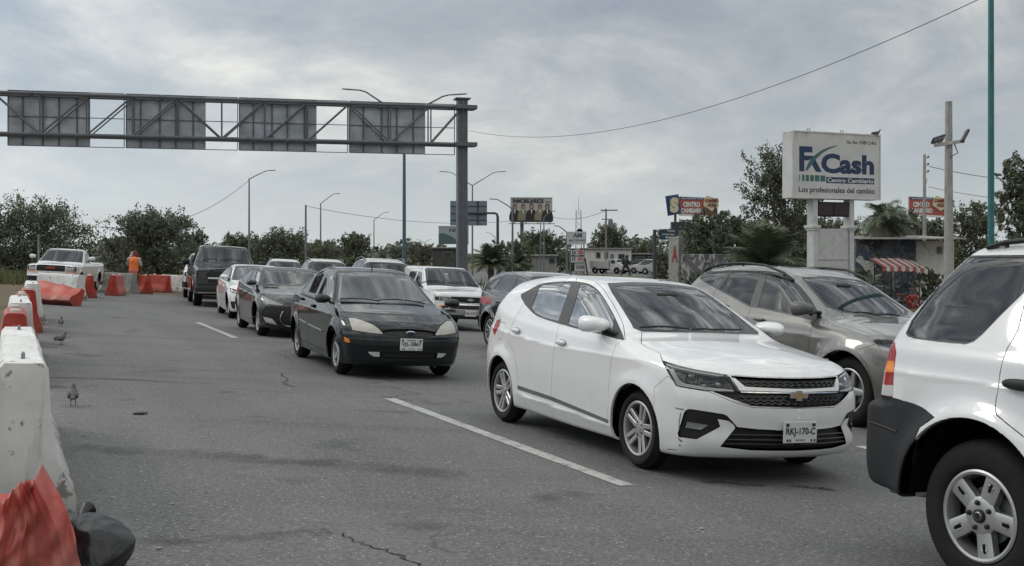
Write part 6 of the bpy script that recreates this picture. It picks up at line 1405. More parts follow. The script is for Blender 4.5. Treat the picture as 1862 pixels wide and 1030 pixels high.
def crushed_barrier():
    p = at(166, 1085); a = math.atan2(-DV.y, -DV.x); f = Vector((math.cos(a), math.sin(a), 0)); l = Vector((-f.y, f.x, 0)); c = p + l * .29; root = empty('barrier', on(c.x, c.y), 0, 'crushed red plastic barrier in the bottom left corner, torn and folded', 'barrier', 'barriers along the road edge'); root.matrix_world = banked(root.location, a + math.pi)
    r = np.random.default_rng(9); nu, nv = 90, 60; V = []; ph = r.uniform(0, 6, 6)
    tri = lambda t: abs((t % 1) * 2 - 1)
    def topz(u): return .47 + .075 * u - .03 * tri(1.1 * u + .35) - .012 * tri(3.7 * u)
    def P(u, v):                                   # u across from the left (-1) to the right (1), v up
        w = .285 - .19 * v ** 1.15; y = u * w; fold = .10 * tri(.85 * u + .16 * v + .30) + .05 * tri(1.75 * u - .35 * v + .12) * (.35 + v) + .012 * tri(4.3 * u + 1.1 * v) * v
        fold += .016 * math.sin(9 * v + 4 * u + ph[0]) + .010 * math.sin(21 * v - 9 * u + ph[1]); return (fold - .05 - .12 * v * v, y + .02 * math.sin(7 * v + ph[2]) * v, max(0, v * topz(u)))
    for j in range(nv + 1):
        for i in range(nu + 1): V.append(P(-1 + 2 * i / nu, j / nv))
    nt = 24
    for k in range(1, nt + 1):                     # the crumpled top running back
        for i in range(nu + 1):
            u = -1 + 2 * i / nu; x0, y0, z0 = P(u, 1); t = k / nt; sag = .05 * tri(2.2 * t + .3 * u) + .03 * tri(4.7 * t + 1.3 * u + .2); V.append((x0 - .55 * t, y0 * (1 + .3 * t), z0 - .16 * t - sag * (1 - abs(u) * .3)))
    F = [(j * (nu + 1) + i, j * (nu + 1) + i + 1, (j + 1) * (nu + 1) + i + 1, (j + 1) * (nu + 1) + i) for j in range(nv + nt) for i in range(nu)]
    o = np_mesh('plastic_shell', V, F, red_plastic('torn_red_plastic', (.40, .065, .05), (.52, .20, .17)), root); sm = o.modifiers.new('wall', 'SOLIDIFY'); sm.thickness = .008
    mb = MB(); rings = []
    for x in np.linspace(-.12, -.75, 10): rings.append([(x, sg * (.27 - .17 * h / .5), h * .62 * (1 + .02 * math.sin(9 * x + h * 20))) for sg, h in ((-1, 0), (-1, .25), (-1, .47), (1, .47), (1, .25), (1, 0))])
    mb.loft(rings, True); mb.build('shell_body', M_RED, root, 30)
crushed_barrier()
def trash_bag():
    p = at(170, 1052); mb = MB(); mb.ball((0, 0, .13), (.17, .25, .16), 56, 36); r = np.random.default_rng(4); K = r.normal(0, 1, (16, 3)); v = []
    for x, y, z in mb.v:
        n = np.array([x / .17, y / .25, (z - .13) / .16]); n /= np.linalg.norm(n); q = sum(.034 / (1 + i * .6) * (1 - 2 * abs(math.sin(1.25 * (1 + i * .28) * float(K[i] @ n) + i))) for i in range(9)) * .85
        d = Vector((x, y, z - .13)) * (1 + q * 2.2); v.append((d.x, d.y, max(.0, d.z + .13)))
    mb.v = v; g = NG('black_bag_film'); vv = g.obj(); g.bsdf(g.mix(g.noise(vv, 9, 5), (.006, .006, .007), (.014, .014, .016)), .42, 0, .5, g.bump(g.noise(vv, 5, 3, .5, 1.6), .55, .05))
    root = empty('trash_bag', p, .5, 'black plastic rubbish bag slumped beside the crushed red barrier', 'bag')
    mb.build('bag', g.m, root, 80); t = MB(); t.tube([(-.02, .10, .22), (-.03, .13, .26), (.0, .17, .27)], [.05, .022, .04], 10); t.build('knot', g.m, root, 60)
trash_bag()
# ---------------------------------------------------------------- pigeons
def pigeon(name, p, hd, label, s=1.0, col=(.06, .06, .065), group='pigeons walking on the road', perch=False):
    root = empty(name, p, hd, label, 'bird', group); mb = MB(); n = 12
    path = [(-.19, .105, .012, .030), (-.12, .115, .024, .040), (-.06, .125, .045, .058), (0, .135, .055, .066), (.05, .150, .050, .058), (.085, .175, .034, .040), (.10, .205, .024, .026), (.108, .225, .024, .024), (.125, .235, .020, .021), (.143, .233, .009, .009), (.163, .226, .003, .004)]
    rings = [[(x, math.cos(2 * math.pi * k / n) * w, z + math.sin(2 * math.pi * k / n) * h) for k in range(n)] for x, z, h, w in [(a, b, c, d) for a, b, c, d in path]]
    mb.loft(rings, True); mb.build('body', plain('pigeon_plumage', col, .6, var=.5, scale=22), root, 60)
    for sg in (1, -1):
        w = MB(); w.ball((-.055, sg * .052, .135), (.105, .014, .042), 12, 8); w.build('wing', plain('pigeon_wing', (.10, .10, .11), .6, var=.4, scale=25), root, 60)
        l = MB(); l.tube([(0, sg * .025, .10), (.005, sg * .026, .05), (-.005, sg * .027, .005)], [.012, .005, .004], 6); l.tube([(-.02, sg * .027, .004), (.03, sg * .027, .004)], .004, 5); l.build('leg', plain('pigeon_leg', (.16, .07, .06), .6), root)
    root.scale = (s, s, s); return root
pigeon('pigeon', at(133, 738), R(110), 'dark pigeon nearest the camera walking away, beside the big white barrier', .78)
pigeon('pigeon', at(112, 627), R(72), 'pigeon standing half turned, middle of the three on the road', .78)
pigeon('pigeon', at(111, 595), R(108), 'pigeon farthest up the road of the three, small and upright', .8)
def can():
    p = at(255, 754); root = empty('flattened_can', p, .3, 'small dark flattened can lying on the bare asphalt', 'litter'); mb = MB(); mb.lathe([(.0005, .004), (.05, .006), (.058, .014), (.05, .022), (.0005, .018)], 20); mb.build('can', plain('can_metal', (.05, .05, .05), .4, .6), root); root.scale = (1.25, .6, 1)
can()
r_ = np.random.default_rng(11)
mb = MB()
for i in range(420):
    t = r_.uniform(0, 1); s_ = -5 - 35 * t ** 1.6; n_ = r_.uniform(.3, 9) if r_.random() < .7 else r_.uniform(.3, 1.2); p = lane(s_, n_, .002); d = r_.uniform(.003, .009) * (1.8 if r_.random() < .04 else 1)
    mb.ball((p.x, p.y, p.z + d * .2), (d * r_.uniform(.8, 1.6), d, d * .45), 6, 4)
tag(mb.build('gravel_crumbs', plain('stone_crumbs', (.30, .29, .27), .8, var=.6, scale=3)), 'loose stone crumbs scattered over the asphalt', 'gravel', kind='stuff')
# ================================================================ sign gantry
M_GAL = plain('painted_grey_steel', (.115, .122, .135), .5, .15, var=.18); M_GAL2 = plain('sign_back_sheet', (.38, .41, .45), .5, .1, var=.35, scale=1.4)
def gantry():
    A, B = Vector((-18.8, 40.5, 0)), Vector((-2.03, 44.6, 0)); d = (B - A).normalized(); nrm = Vector((-d.y, d.x, 0)); L = (B - A).length
    root = empty('sign_gantry', (B.x, B.y, gz(B.x, B.y)), math.atan2(d.y, d.x), 'grey steel sign gantry spanning the road on a square column', 'gantry'); z0 = root.location.z
    zt, zb = 7.52 - z0, 6.02 - z0
    mb = MB(); mb.box((0, 0, (zt + .35) / 2 + .0), (.40, .44, zt + .35), .02); mb.box((0, 0, .02), (.75, .75, .04)); mb.box((0, -.23, (zt + .3) / 2), (.10, .04, zt + .3), .01)
    mb.build('column', M_GAL, root)
    mb = MB(); mb.box((0, 0, zt + .36), (.62, .62, .06), .01); mb.box((.1, -.2, zt), (.9, .5, .16), .01); mb.box((.1, -.2, zb), (.9, .5, .16), .01); mb.build('column_brackets', M_GAL, root)
    mb = MB(); mb.box((-24.0, 0, (zt + .35) / 2), (.40, .44, zt + .35), .02); mb.build('column', M_GAL, root)
    ys = (-.28, .42)
    for z in (zt, zb):
        for y in ys: mb = MB(); mb.tube([(-24.2, y, z), (.55, y, z)], .068 if y < 0 else .055, 10); mb.build('chord', M_GAL, root)
    for y in ys:
        mb = MB(); x = -24.0; k = 0
        while x < -.3:
            x2 = min(x + 1.62, 0)
            mb.tube([(x, y, zb), (x2, y, zt)] if k % 4 else [(x, y, zt), (x2, y, zb)], .036 if y < 0 else .028, 6); mb.tube([(x, y, zb), (x, y, zt)], .03, 6); x = x2; k += 1
        mb.build('truss_bracing', M_GAL, root)
    mb = MB()
    for k in range(16): mb.tube([(-24 + 1.62 * k, -.28, zt), (-24 + 1.62 * k, .42, zt)], .025, 6); mb.tube([(-24 + 1.62 * k, -.28, zb), (-24 + 1.62 * k, .42, zb)], .025, 6)
    mb.build('cross_struts', M_GAL, root)
    for x in (-16.2, -11.6, -8.4):
        for z in (zt, zb): mb = MB(); mb.lathe([(.068, -.05), (.105, -.05), (.105, .05), (.068, .05)], 14, 0, Matrix.Translation((x, -.28, z)) @ Matrix.Rotation(math.pi / 2, 4, 'Y')); mb.build('chord_flange', M_GAL, root)
    # panels: x extents along the beam from the view
    def xal(px):
        t = (px - CX) / F_PX; p = B + nrm * .56; return (t * p.y - p.x) / (d.x - t * d.y)
    for p0, p1, p2 in ((14.7, 164, 226), (229.7, 374, 432), (435, 575.6, 632), (635.4, 773, 826)):
        x0, x1, x2 = xal(p0), xal(p1), xal(p2); o = MB(); o.box(((x0 + x1) / 2, .56, (zt + zb) / 2 - .08), (x1 - x0, .04, zt - zb + .58), .006); pn = o.build('sign_panel', M_GAL2, root)
        f = MB()
        for z in (zb - .36, zb + .74, zt + .20): f.box(((x0 + x2) / 2, .525, z), (x2 - x0, .03, .028))
        for x in (x0, x2): f.box((x, .525, (zt + zb) / 2 - .08), (.03, .03, zt - zb + .56))
        f.build('sign_frame', M_GAL, pn)
        f = MB()
        for t in (.18, .42, .62, .84): f.box((x0 + (x1 - x0) * t, .515, (zt + zb) / 2 - .08), (.05, .06, zt - zb + .5), .004)
        f.build('sign_stiffener', M_GAL, pn)
    return root
gantry()
# ================================================================ lamp posts and other posts
M_POLE = plain('grey_pole', (.17, .18, .19), .5, .3); M_TEAL = plain('teal_pole', (.035, .15, .155), .4, .1, var=.2); M_TEALB = plain('blue_grey_pole', (.075, .14, .18), .42, .2); M_LAMP = plain('lamp_head_grey', (.20, .21, .22), .4, .3)
def lamp_post(x, Y, ytop, arms, label, mat=None, r=.09, name='street_lamp', group='street lamps along the road', yb=None, foot=None):
    """x: place across the view at depth Y; arms: (dx, dy) of each lamp tip in view units from the top of the post"""
    p = atY(x, HY, Y); z0 = gz(p.x, p.y); H = CAM_H + (HY - ytop) / F_PX * Y - z0; k = Y / F_PX
    root = empty(name, (p.x, p.y, z0), 0, label, 'street lamp', group); mb = MB(); mb.tube([(0, 0, 0), (0, 0, H * .5), (0, 0, H)], [r, r * .85, r * .62], 12); mb.lathe([(r * 1.9, 0), (r * 1.9, .03), (r * 1.15, .05), (r * 1.1, .35), (r, .36)], 12); mb.build('post', mat or M_POLE, root)
    for dx, dy in arms:
        X, Z = dx * k, dy * k; a = MB(); e = .72
        a.tube([(0, 0, H - .05), (X * .25, 0, H + Z * .34), (X * .5, 0, H + Z * .70), (X * .62, 0, H + Z * .88), (X * e, 0, H + Z * .95)], [r * .5, r * .45, r * .4, r * .38, r * .36], 8); ao = a.build('arm', mat or M_POLE, root)
        h = MB(); s = 1 if X > 0 else -1; L = abs(X) * (1 - e) + .05
        h.loft([[(X * e + s * L * t, w * yy, H + Z * (.95 + .05 * t) + hh) for yy, hh in ((-1, 0), (-.6, .035), (.6, .035), (1, 0), (.7, -.03), (-.7, -.03))] for t, w in ((0, .05), (.2, .10), (.7, .12), (1, .06))]); h.build('lamp_head', M_LAMP, ao)
    return root
lamp_post(453, 90, 325, [(47, 15)], 'slim lamp post with one arm above the black pickup'); lamp_post(583, 112, 370, [(35, 18)], 'slim lamp post with one arm, second from the left')
lamp_post(680, 150, 400, [(27, 14)], 'small far lamp post with one arm, left of the teal post'); lamp_post(735, 60, 212, [(-111, 50), (112, 41)], 'teal double armed lamp post rising behind the sign gantry', M_TEALB, .11)
lamp_post(859, 100, 337, [(-59, 25), (60, 25)], 'double armed lamp post behind the gantry column'); lamp_post(932, 75, 379, [(-41, 17)], 'lamp post whose arm reaches in front of the office billboard')
lamp_post(1031, 76, 422, [(-22, 11)], 'short lamp post beside the exchange rate board'); lamp_post(772, 190, 442, [(-14, 6), (12, 6)], 'tiny far double lamp post left of the gantry column', r=.10)
lamp_post(989, 95, 395, [(20, 11)], 'lamp post in front of the right half of the office billboard', r=.07); lamp_post(1340, 64, 402, [(-28, 15)], 'lamp post with a bent arm beside the red exchange billboard', r=.07)
lamp_post(900, 170, 431, [(-16, 8)], 'tiny far lamp post between the palm and the office billboard', r=.09); lamp_post(703, 200, 458, [(-9, 5), (8, 5)], 'faintest double lamp post far down the road', r=.10)
t_ = lamp_post(1802, 20, -420, [(-170, 60), (170, 60)], 'tall teal post at the right, running out of the top of the picture', M_TEAL, .062)
def post(name, x, Y, ytop, r, mat, label, cat='post', sq=False, group=None):
    p = atY(x, HY, Y); z0 = gz(p.x, p.y); H = CAM_H + (HY - ytop) / F_PX * Y - z0; root = empty(name, (p.x, p.y, z0), 0, label, cat, group); mb = MB()
    if sq: mb.loft([[(sx * r * k, sy * r * k, z) for sx, sy in ((-1, -1), (1, -1), (1, 1), (-1, 1))] for z, k in ((0, 1.25), (H, .85))])
    else: mb.tube([(0, 0, 0), (0, 0, H)], [r * 1.15, r * .8], 12)
    mb.build('shaft', mat, root); return root, H
post('post', 556, 100, 373, .10, M_POLE, 'plain thin post between the two single armed lamp posts'); post('post', 70, 56, 426, .05, M_CON, 'thin pale post standing in the bushes above the old pickup')
post('post', 983, 95, 400, .05, M_POLE, 'thin plain post under the office billboard, left of its neighbour lamp')
M_POLEC = raw_concrete('pole_concrete', .30, .42)
def flood_pole():
    root, H = post('floodlight_pole', 1725, 35, 185, .135, M_POLEC, 'pale concrete pole carrying two floodlights on a short crossbeam', 'pole'); k = 35 / F_PX; zb = CAM_H + (HY - 262) * k - root.location.z
    mb = MB(); M = Matrix.Translation((-.08, -.19, zb)) @ Matrix.Rotation(R(-9), 4, 'Y'); mb.box((0, 0, 0), (.92, .09, .11), .01, 0, M); mb.build('crossbeam', plain('weathered_plank', (.42, .40, .36), .8, var=.3), root)
    mb = MB(); mb.tube([(.12, -.16, zb - .02), (.22, -.18, zb - .30), (.0, -.15, zb - .42)], .02, 6); mb.build('brace', STEEL, root)
    for x, dz, rx, ry in ((-.42, .13, 25, -18), (.42, .24, 10, -62)):
        mb = MB(); M = Matrix.Translation((x, -.22, zb + dz)) @ Matrix.Rotation(R(ry), 4, 'Y') @ Matrix.Rotation(R(-rx), 4, 'X'); mb.box((0, 0, 0), (.42, .34, .07), .02, 0, M); mb.box((0, 0, -.045), (.36, .28, .02), .004, 1, M)
        fl = mb.build('floodlight', [plain('floodlight_case', (.07, .075, .085), .45, .3), plain('floodlight_glass', (.30, .31, .33), .1)], root)
        mb = MB(); mb.box((x * .9, -.2, zb + .08), (.07, .1, .14), .01); mb.ball((x * .75, -.22, zb + .08), .055, 10, 6); mb.build('floodlight_mount', STEEL, fl)
flood_pole()
def utility_pole():
    root, H = post('utility_pole', 1681, 46, 281, .075, M_POLEC, 'thin concrete utility pole with insulators left of the floodlight pole', 'pole')
    for z in (.15, .45, .75): mb = MB(); mb.tube([(0, 0, H - z), (.16, 0, H - z)], .018, 6); mb.lathe([(.0, 0), (.05, .02), (.03, .05), (.05, .08), (.0, .10)], 10, 0, Matrix.Translation((.16, 0, H - z))); mb.build('insulator', plain('insulator_glaze', (.16, .13, .11), .3), root)
    return root, H
UP, UPH = utility_pole()
def power_pole():
    root, H = post('power_pole', 1102, 110, 380, .10, plain('pole_wood', (.20, .18, .155), .8), 'grey power pole with crossarms beside the small white house', 'pole'); k = 110 / F_PX
    mb = MB(); mb.box((.3, 0, H - .15), (1.7, .12, .12)); mb.box((.1, 0, H - 1.05), (1.1, .12, .10)); mb.build('crossarm', plain('pole_wood', (.2, .18, .15), .8), root)
    mb = MB(); mb.lathe([(.0, 0), (.24, .02), (.24, .55), (.0, .6)], 12, 0, Matrix.Translation((.45, 0, H - 1.7))); mb.build('transformer', STEEL, root)
power_pole()
M_WIRE = plain('dark_cable', (.10, .10, .11), .7)
def cable(name, pts, label, r=.012, sag=.0, group='overhead cables'):
    a, b = Vector(pts[0]), Vector(pts[1]); P = [a.lerp(b, t) + Vector((0, 0, -4 * sag * t * (1 - t))) for t in np.linspace(0, 1, 28)]; mb = MB(); mb.tube(P, r, 6); return tag(mb.build(name, M_WIRE), label, 'cable', group)
B_ = Vector((-2.0, 44.5, 0)); cable('overhead_cable', [atY(853, 238, 44.4), atY(1795, -8, 20)], 'long sagging cable from the gantry column up to the tall teal post', .008, 1.12)
cable('overhead_cable', [atY(1690, 303, 46), atY(1990, 331, 46)], 'upper thin wire running right from the utility pole', .014, .25); cable('overhead_cable', [atY(1688, 340, 46), atY(1990, 365, 46)], 'lower thin wire running right from the utility pole', .011, .25)
cable('overhead_cable', [atY(183, 413, 70), atY(453, 328, 90)], 'thin wire from the left bushes up to the first slim lamp post', .018, 1.3)
cable('overhead_cable', [atY(556, 375, 100), atY(932, 402, 130)], 'thin far wire from the plain post across behind the gantry column', .022, .8); cable('overhead_cable', [atY(1005, 395, 125), atY(1102, 383, 110)], 'thin far wire from the office billboard to the power pole', .022, .5)
cable('overhead_cable', [atY(1686, 325, 46), atY(1668, 392, 46)], 'slack stay wire hanging at the utility pole', .01, 0.1)
pigeon('small_bird', atY(1812, 322, 46) + Vector((0, 0, -.07)), R(180), 'small dark bird perched on the upper wire', 1.2, (.03, .03, .035), None); 
# ================================================================ signs and billboards
NAVY = plain('navy_print', (.018, .038, .092), .45); GREENP = plain('green_print', (.045, .14, .125), .45); WHITEP = plain('white_print', (.66, .66, .64), .5); BLACKP = plain('black_print', (.02, .02, .022), .5); REDP = plain('red_print', (.37, .095, .07), .5, var=.2)
YELP = plain('cream_print', (.62, .56, .38), .5); BLUEP = plain('blue_print', (.03, .075, .19), .5)
def sign_box_mat():
    g = NG('rusting_white_sign'); v = g.obj(); sp = g.N('ShaderNodeSeparateXYZ'); g.L(v, sp.inputs[0]); n = g.noise(g.obj((1, 1, .35)), 5, 6, .65); c = g.ramp(g.noise(v, 1.5, 5), [(.3, (.50, .50, .495)), (.7, (.62, .62, .61))])
    r = g.math('MULTIPLY', g.ramp(n, [(.48, 0.0), (.62, 1.0)]), g.ramp(sp.outputs[2], [(.70, 0.0), (.98, .75)]), True); 
    c = g.mix(r, c, (.34, .19, .11)); g.bsdf(c, .5, 0, .4); return g.m
def cash_sign():
    TL = atY(1441, 237, 31.0); TR = atY(1601, 245.7, 32.25); ang = math.atan2(TR.y - TL.y, TR.x - TL.x); W = (TR.xy - TL.xy).length; zt, zb = TL.z, CAM_H + (HY - 360.5) / F_PX * 31.0; H = zt - zb
    mid = (TL + TR) / 2; z0 = gz(mid.x, mid.y); root = empty('exchange_sign', (mid.x, mid.y, z0), ang, 'white roadside box sign reading Cash, on two white posts with a dark display', 'sign')
    m = sign_box_mat(); mb = MB(); b = MB(); b.box((0, .24, 0), (W, .48, H), .02); o = b.build('sign_box', m, root); o.location = (0, 0, zb - z0 + H / 2)
    f = MB()
    for z in (-H / 2 + .02, H / 2 - .02): f.box((0, -.004, z), (W, .03, .045), .006)
    for x in (-W / 2 + .02, W / 2 - .02): f.box((x, -.0045, 0), (.045, .03, H), .006)
    f.build('box_edging', plain('sign_edging', (.55, .55, .54), .45), o)
    X = lambda x: (x - 614.5) / 515 * W; Z = lambda y: (315 - y) / 395 * H; Mf = face_mat((0, 0, 0), (1, 0, 0)) @ Matrix.Translation((0, 0, .003))
    mb = MB(); mb.add([(X(x), Z(y), 0) for x, y in ((395, 208), (470, 208), (470, 243), (424, 243), (424, 262), (460, 262), (449, 290), (424, 290), (424, 355), (395, 355))][::-1], [tuple(range(10))], 0, Mf)
    mb.add([(X(x), Z(y), .001) for x, y in ((448, 262), (476, 262), (524, 355), (490, 355), (460, 300))][::-1], [tuple(range(5))], 0, Mf)
    letters(mb, 'Cash', X(520), Z(362), X(833) - X(520), Z(243) - Z(362), Mf, .045, 0, 0); mb.build('lettering', NAVY, o)
    mb = MB(); up = [(430, 345), (445, 305), (475, 265), (520, 228), (570, 205), (612, 194)]; dn = [(612, 198), (575, 213), (530, 240), (490, 280), (462, 320), (440, 350)]
    mb.add([(X(x), Z(y), .002) for x, y in up + dn][::-1], [tuple(range(12))], 0, Mf); mb.build('swoosh', GREENP, o)
    for i, (a, w) in enumerate(((395, 5), (411, 14), (432, 18), (457, 22), (484, 26), (515, 29))):
        mb = MB(); mb.add([(X(x), Z(y), 0) for x, y in ((a, 411), (a + w, 411), (a + w, 375), (a, 375))], [(0, 1, 2, 3)], 0, Mf); mb.build('green_square', GREENP, o)
    mb = MB(); mb.add([(X(x), Z(y), 0) for x, y in ((549, 419), (833, 419), (833, 383), (549, 383))], [(0, 1, 2, 3)], 0, Mf); letters(mb, 'Centro Cambiario', X(556), Z(413), X(828) - X(556), Z(388) - Z(413), Mf, .02, 1, .002); mb.build('name_strip', [NAVY, WHITEP], o)
    mb = MB(); letters(mb, 'Los profesionales del cambio', X(392), Z(486), X(836) - X(392), Z(443) - Z(486), Mf, .018, 0, 0); mb.build('slogan', BLACKP, o)
    mb = MB(); letters(mb, 'No. Reg. CNBV 21416', X(670), Z(187), X(846) - X(670), Z(160) - Z(187), Mf, .018, 0, 0); mb.build('registration_line', BLACKP, o)
    for x in (-.87, .33): mb = MB(); mb.tube([(x - .05, .2, H / 2), (x - .04, .2, H / 2 + .09), (x + .04, .2, H / 2 + .09), (x + .05, .2, H / 2)], .014, 6); mb.build('lifting_eye', STEEL, o)
    wp = plain('post_white', (.50, .50, .49), .55, var=.15); xs = (-.71, .60); zl = zb - z0
    for x in xs: mb = MB(); mb.box((x, .22, zl / 2), (.16, .30, zl), .01); mb.box((x, .22, zl - .80), (.30, .42, .09), .015); mb.box((x, .22, zl - .87), (.23, .36, .07), .012); mb.build('post', wp, root)
    mb = MB(); mb.box((-.055, .24, (zl - .85) / 2), (1.13, .24, zl - .85), .008); mb.build('pedestal_panel', plain('pedestal_grey_white', (.46, .46, .455), .6, var=.12), root)
    for z in (zl - 1.75,): mb = MB(); mb.box((-.055, .117, z), (1.13, .012, .018)); mb.build('panel_joint', plain('joint_shadow', (.2, .2, .2), .8), root)
    mb = MB(); mb.box((-.055, .20, zl - .29), (1.12, .2, .42), .01); mb.box((-.33, .095, zl - .29), (.50, .01, .34), .003, 1); mb.box((.22, .095, zl - .29), (.50, .01, .34), .003, 1); mb.build('led_display', [BLACK_PL, plain('led_dark_red', (.035, .018, .018), .4)], root)
    pigeon('small_bird', root.matrix_world @ Vector((0, 0, 0)) + Vector((math.cos(ang) * (W / 2 - .14), math.sin(ang) * (W / 2 - .14), zt - z0 - .09)), R(20), 'small dark bird perched on the right end of the exchange sign', 1.0, (.03, .03, .035), None)
cash_sign()
def board(name, label, TLp, BRp, Y, ang, face, posts, cat='billboard', depth=.25, group=None, back=None, rim=True):
    """upright board whose face fills a place in the view; returns root, face object, frame (x right, z up from its middle), W, H"""
    a = atY(*TLp, Y); b = atY(*BRp, Y); W, H = (b.x - a.x) / math.cos(ang), a.z - b.z; mid = (a + b) / 2; z0 = gz(mid.x, mid.y); root = empty(name, (mid.x, mid.y, z0), ang, label, cat, group); zc = mid.z - z0
    m = MB(); m.box((0, depth / 2, zc), (W, depth, H), .02); fo = m.build('board_face', face, root)
    if rim:
        f = MB(); f.box((0, -.01, zc + H / 2), (W + .06, .06, .07)); f.box((0, -.01, zc - H / 2), (W + .06, .06, .07)); f.build('board_rim', STEEL, root)
    for x, r in posts: p = MB(); p.tube([(x * W, depth + r, 0), (x * W, depth + r, zc + H * .3)], r, 12); p.build('post', M_POLE, root)
    return root, fo, Matrix.Translation((0, -.004, zc)) @ face_mat((0, 0, 0), (1, 0, 0)), W, H
def office_billboard():
    bg = plain('billboard_pale', (.42, .41, .38), .6, var=.1); root, fo, M, W, H = board('billboard', 'billboard of five office people under the word INMOBILIARIOS', (928.5, 360), (1004.5, 404), 130, R(6), bg, [(-.22, .22)])
    mb = MB(); letters(mb, 'INMOBILIARIOS', -W * .45, H * .27, W * .74, H * .19, M, .05, 0, .01); letters(mb, 'bienes', W * .33, H * .30, W * .13, H * .08, M, .02, 1, .01); mb.build('headline', [BLACKP, BLUEP], fo)
    mb = MB(); mb.add([(x * W, y * H, .006) for x, y in ((-.49, -.49), (.49, -.49), (.49, -.30), (-.49, -.30))], [(0, 1, 2, 3)], 0, M); mb.build('lower_band', BLACKP, fo)
    skin = plain('print_skin', (.36, .24, .17), .6); hair = plain('print_hair', (.035, .025, .02), .6)
    for i, (x, s, suit) in enumerate(((-.40, 1.35, BLACKP), (-.20, 1.32, plain('print_olive', (.22, .20, .13), .6)), (.0, 1.45, BLACKP), (.20, 1.3, plain('print_khaki', (.24, .21, .14), .6)), (.38, 1.4, BLACKP))):
        f = MB(); z = .008 + .002 * i
        f.add([((x + px * .10 * s) * W, (py * s) * H, z) for px, py in ((-1, -.33), (1, -.33), (1.0, -.18), (.75, -.05), (.25, .02), (-.25, .02), (-.75, -.05), (-1, -.18))], [tuple(range(8))], 0, M)
        f.add([((x + .036 * s * math.cos(t)) * W, (.10 * s + .085 * s * math.sin(t)) * H, z + .002) for t in np.linspace(0, 6.28, 15)[:-1]], [tuple(range(14))], 2, M)
        f.add([((x + .024 * s * math.cos(t)) * W, (.09 * s + .062 * s * math.sin(t)) * H, z + .004) for t in np.linspace(0, 6.28, 15)[:-1]], [tuple(range(14))], 1, M)
        f.add([((x + px * .02) * W, py * H, z + .003) for px, py in ((-1, .02), (0, -.2), (1, .02))], [(0, 1, 2)], 3, M); f.build('printed_person', [suit, skin, hair, WHITEP], fo)
    mb = MB(); mb.box((0, -.3, root.children[0].location.z), (.01, .01, .01)); 
    mb = MB(); zc = (atY(0, 382, 130).z - root.location.z); mb.box((0, -.25, zc - H / 2 - .22), (W + .5, .75, .07)); 
    for k in range(4): mb.box((-W * .42 + W * .28 * k, -.45, zc - H / 2 - .12), (.12, .25, .12))
    mb.build('catwalk', M_POLE, root)
office_billboard()
def small_billboard():
    root, fo, M, W, H = board('billboard', 'pale teal billboard far behind the gantry column', (797.5, 412), (852, 444), 150, R(3), plain('billboard_sky', (.30, .36, .37), .6), [(-.35, .12), (.35, .12)])
    mb = MB(); mb.add([(x * W, y * H, .006) for x, y in ((-.49, -.49), (.12, -.49), (.05, -.2), (-.12, -.02), (-.30, .10), (-.49, .10))], [tuple(range(6))], 0, M); mb.build('printed_hill', plain('print_teal', (.075, .13, .135), .6), fo)
    mb = MB(); letters(mb, 'NIX', -W * .14, H * .18, W * .38, H * .2, M, .02, 0, .008); mb.build('headline', BLACKP, fo)
small_billboard()
def traffic_sign():
    Y = 70; k = Y / F_PX; p = atY(905, HY, Y); z0 = gz(p.x, p.y); root = empty('road_sign', (p.x, p.y, z0), 0, 'blue grey back of a road sign hung on a bent grey mast', 'road sign'); za = CAM_H + (HY - 388) * k - z0; mt = plain('dark_mast', (.055, .06, .065), .5, .2)
    mb = MB(); mb.tube([(0, 0, 0), (0, 0, za - .25), (-.05, 0, za - .06), (-.2, 0, za), (-55 * k, 0, za)], [.10, .085, .08, .07, .055], 12); mb.build('mast', mt, root)
    W, H = 67 * k, 45 * k; xc = (852 - 905) * k; zc = CAM_H + (HY - 388) * k - z0; mb = MB(); mb.box((xc, .12, zc), (W, .03, H), .004); pn = mb.build('sign_panel', plain('sign_back_blue', (.16, .20, .235), .55), root)
    f = MB()
    for z in (-H * .28, H * .28, -H * .02): f.box((xc, .09, zc + z), (W, .03, .05))
    f.box((xc + W * .25, .08, zc), (.10, .03, H)); f.build('sign_stiffener', mt, pn)
traffic_sign()
def direction_sign():
    Y = 60; k = Y / F_PX; p = atY(1190.5, HY, Y); z0 = gz(p.x, p.y); root = empty('direction_sign', (p.x, p.y, z0), R(8), 'dark teal direction sign on a thick dark post left of the painted pillar', 'road sign'); H0 = CAM_H + (HY - 418) * k - z0
    mb = MB(); mb.tube([(0, 0, 0), (0, 0, H0)], .10, 14); mb.box((.2, 0, H0 - .08), (.4, .07, .07)); mb.box((.2, 0, H0 - .45), (.4, .07, .07)); mb.build('post', plain('dark_mast', (.055, .06, .065), .5), root)
    W, H = 32 * k, 19 * k; zc = CAM_H + (HY - 426.5) * k - z0; x = 24 * k; mb = MB(); mb.box((x, -.05, zc), (W, .03, H), .01); pn = mb.build('sign_panel', plain('sign_teal', (.02, .055, .085), .45), root); M = Matrix.Translation((x, -.068, zc)) @ face_mat((0, 0, 0), (1, 0, 0))
    mb = MB(); letters(mb, 'PUENTE', -W * .02, H * .24, W * .42, H * .15, M, .02, 0, .002); letters(mb, 'INTERNACIONAL', -W * .32, -H * .08, W * .72, H * .15, M, .02, 0, .002); mb.prism([(-W * .16, -H * .28), (-W * .06, -H * .40), (-W * .06, -H * .32), (W * .06, -H * .32), (W * .06, -H * .24), (-W * .06, -H * .24), (-W * .06, -H * .16)], .001, .003, 0, M); mb.build('lettering', WHITEP, pn)
direction_sign()
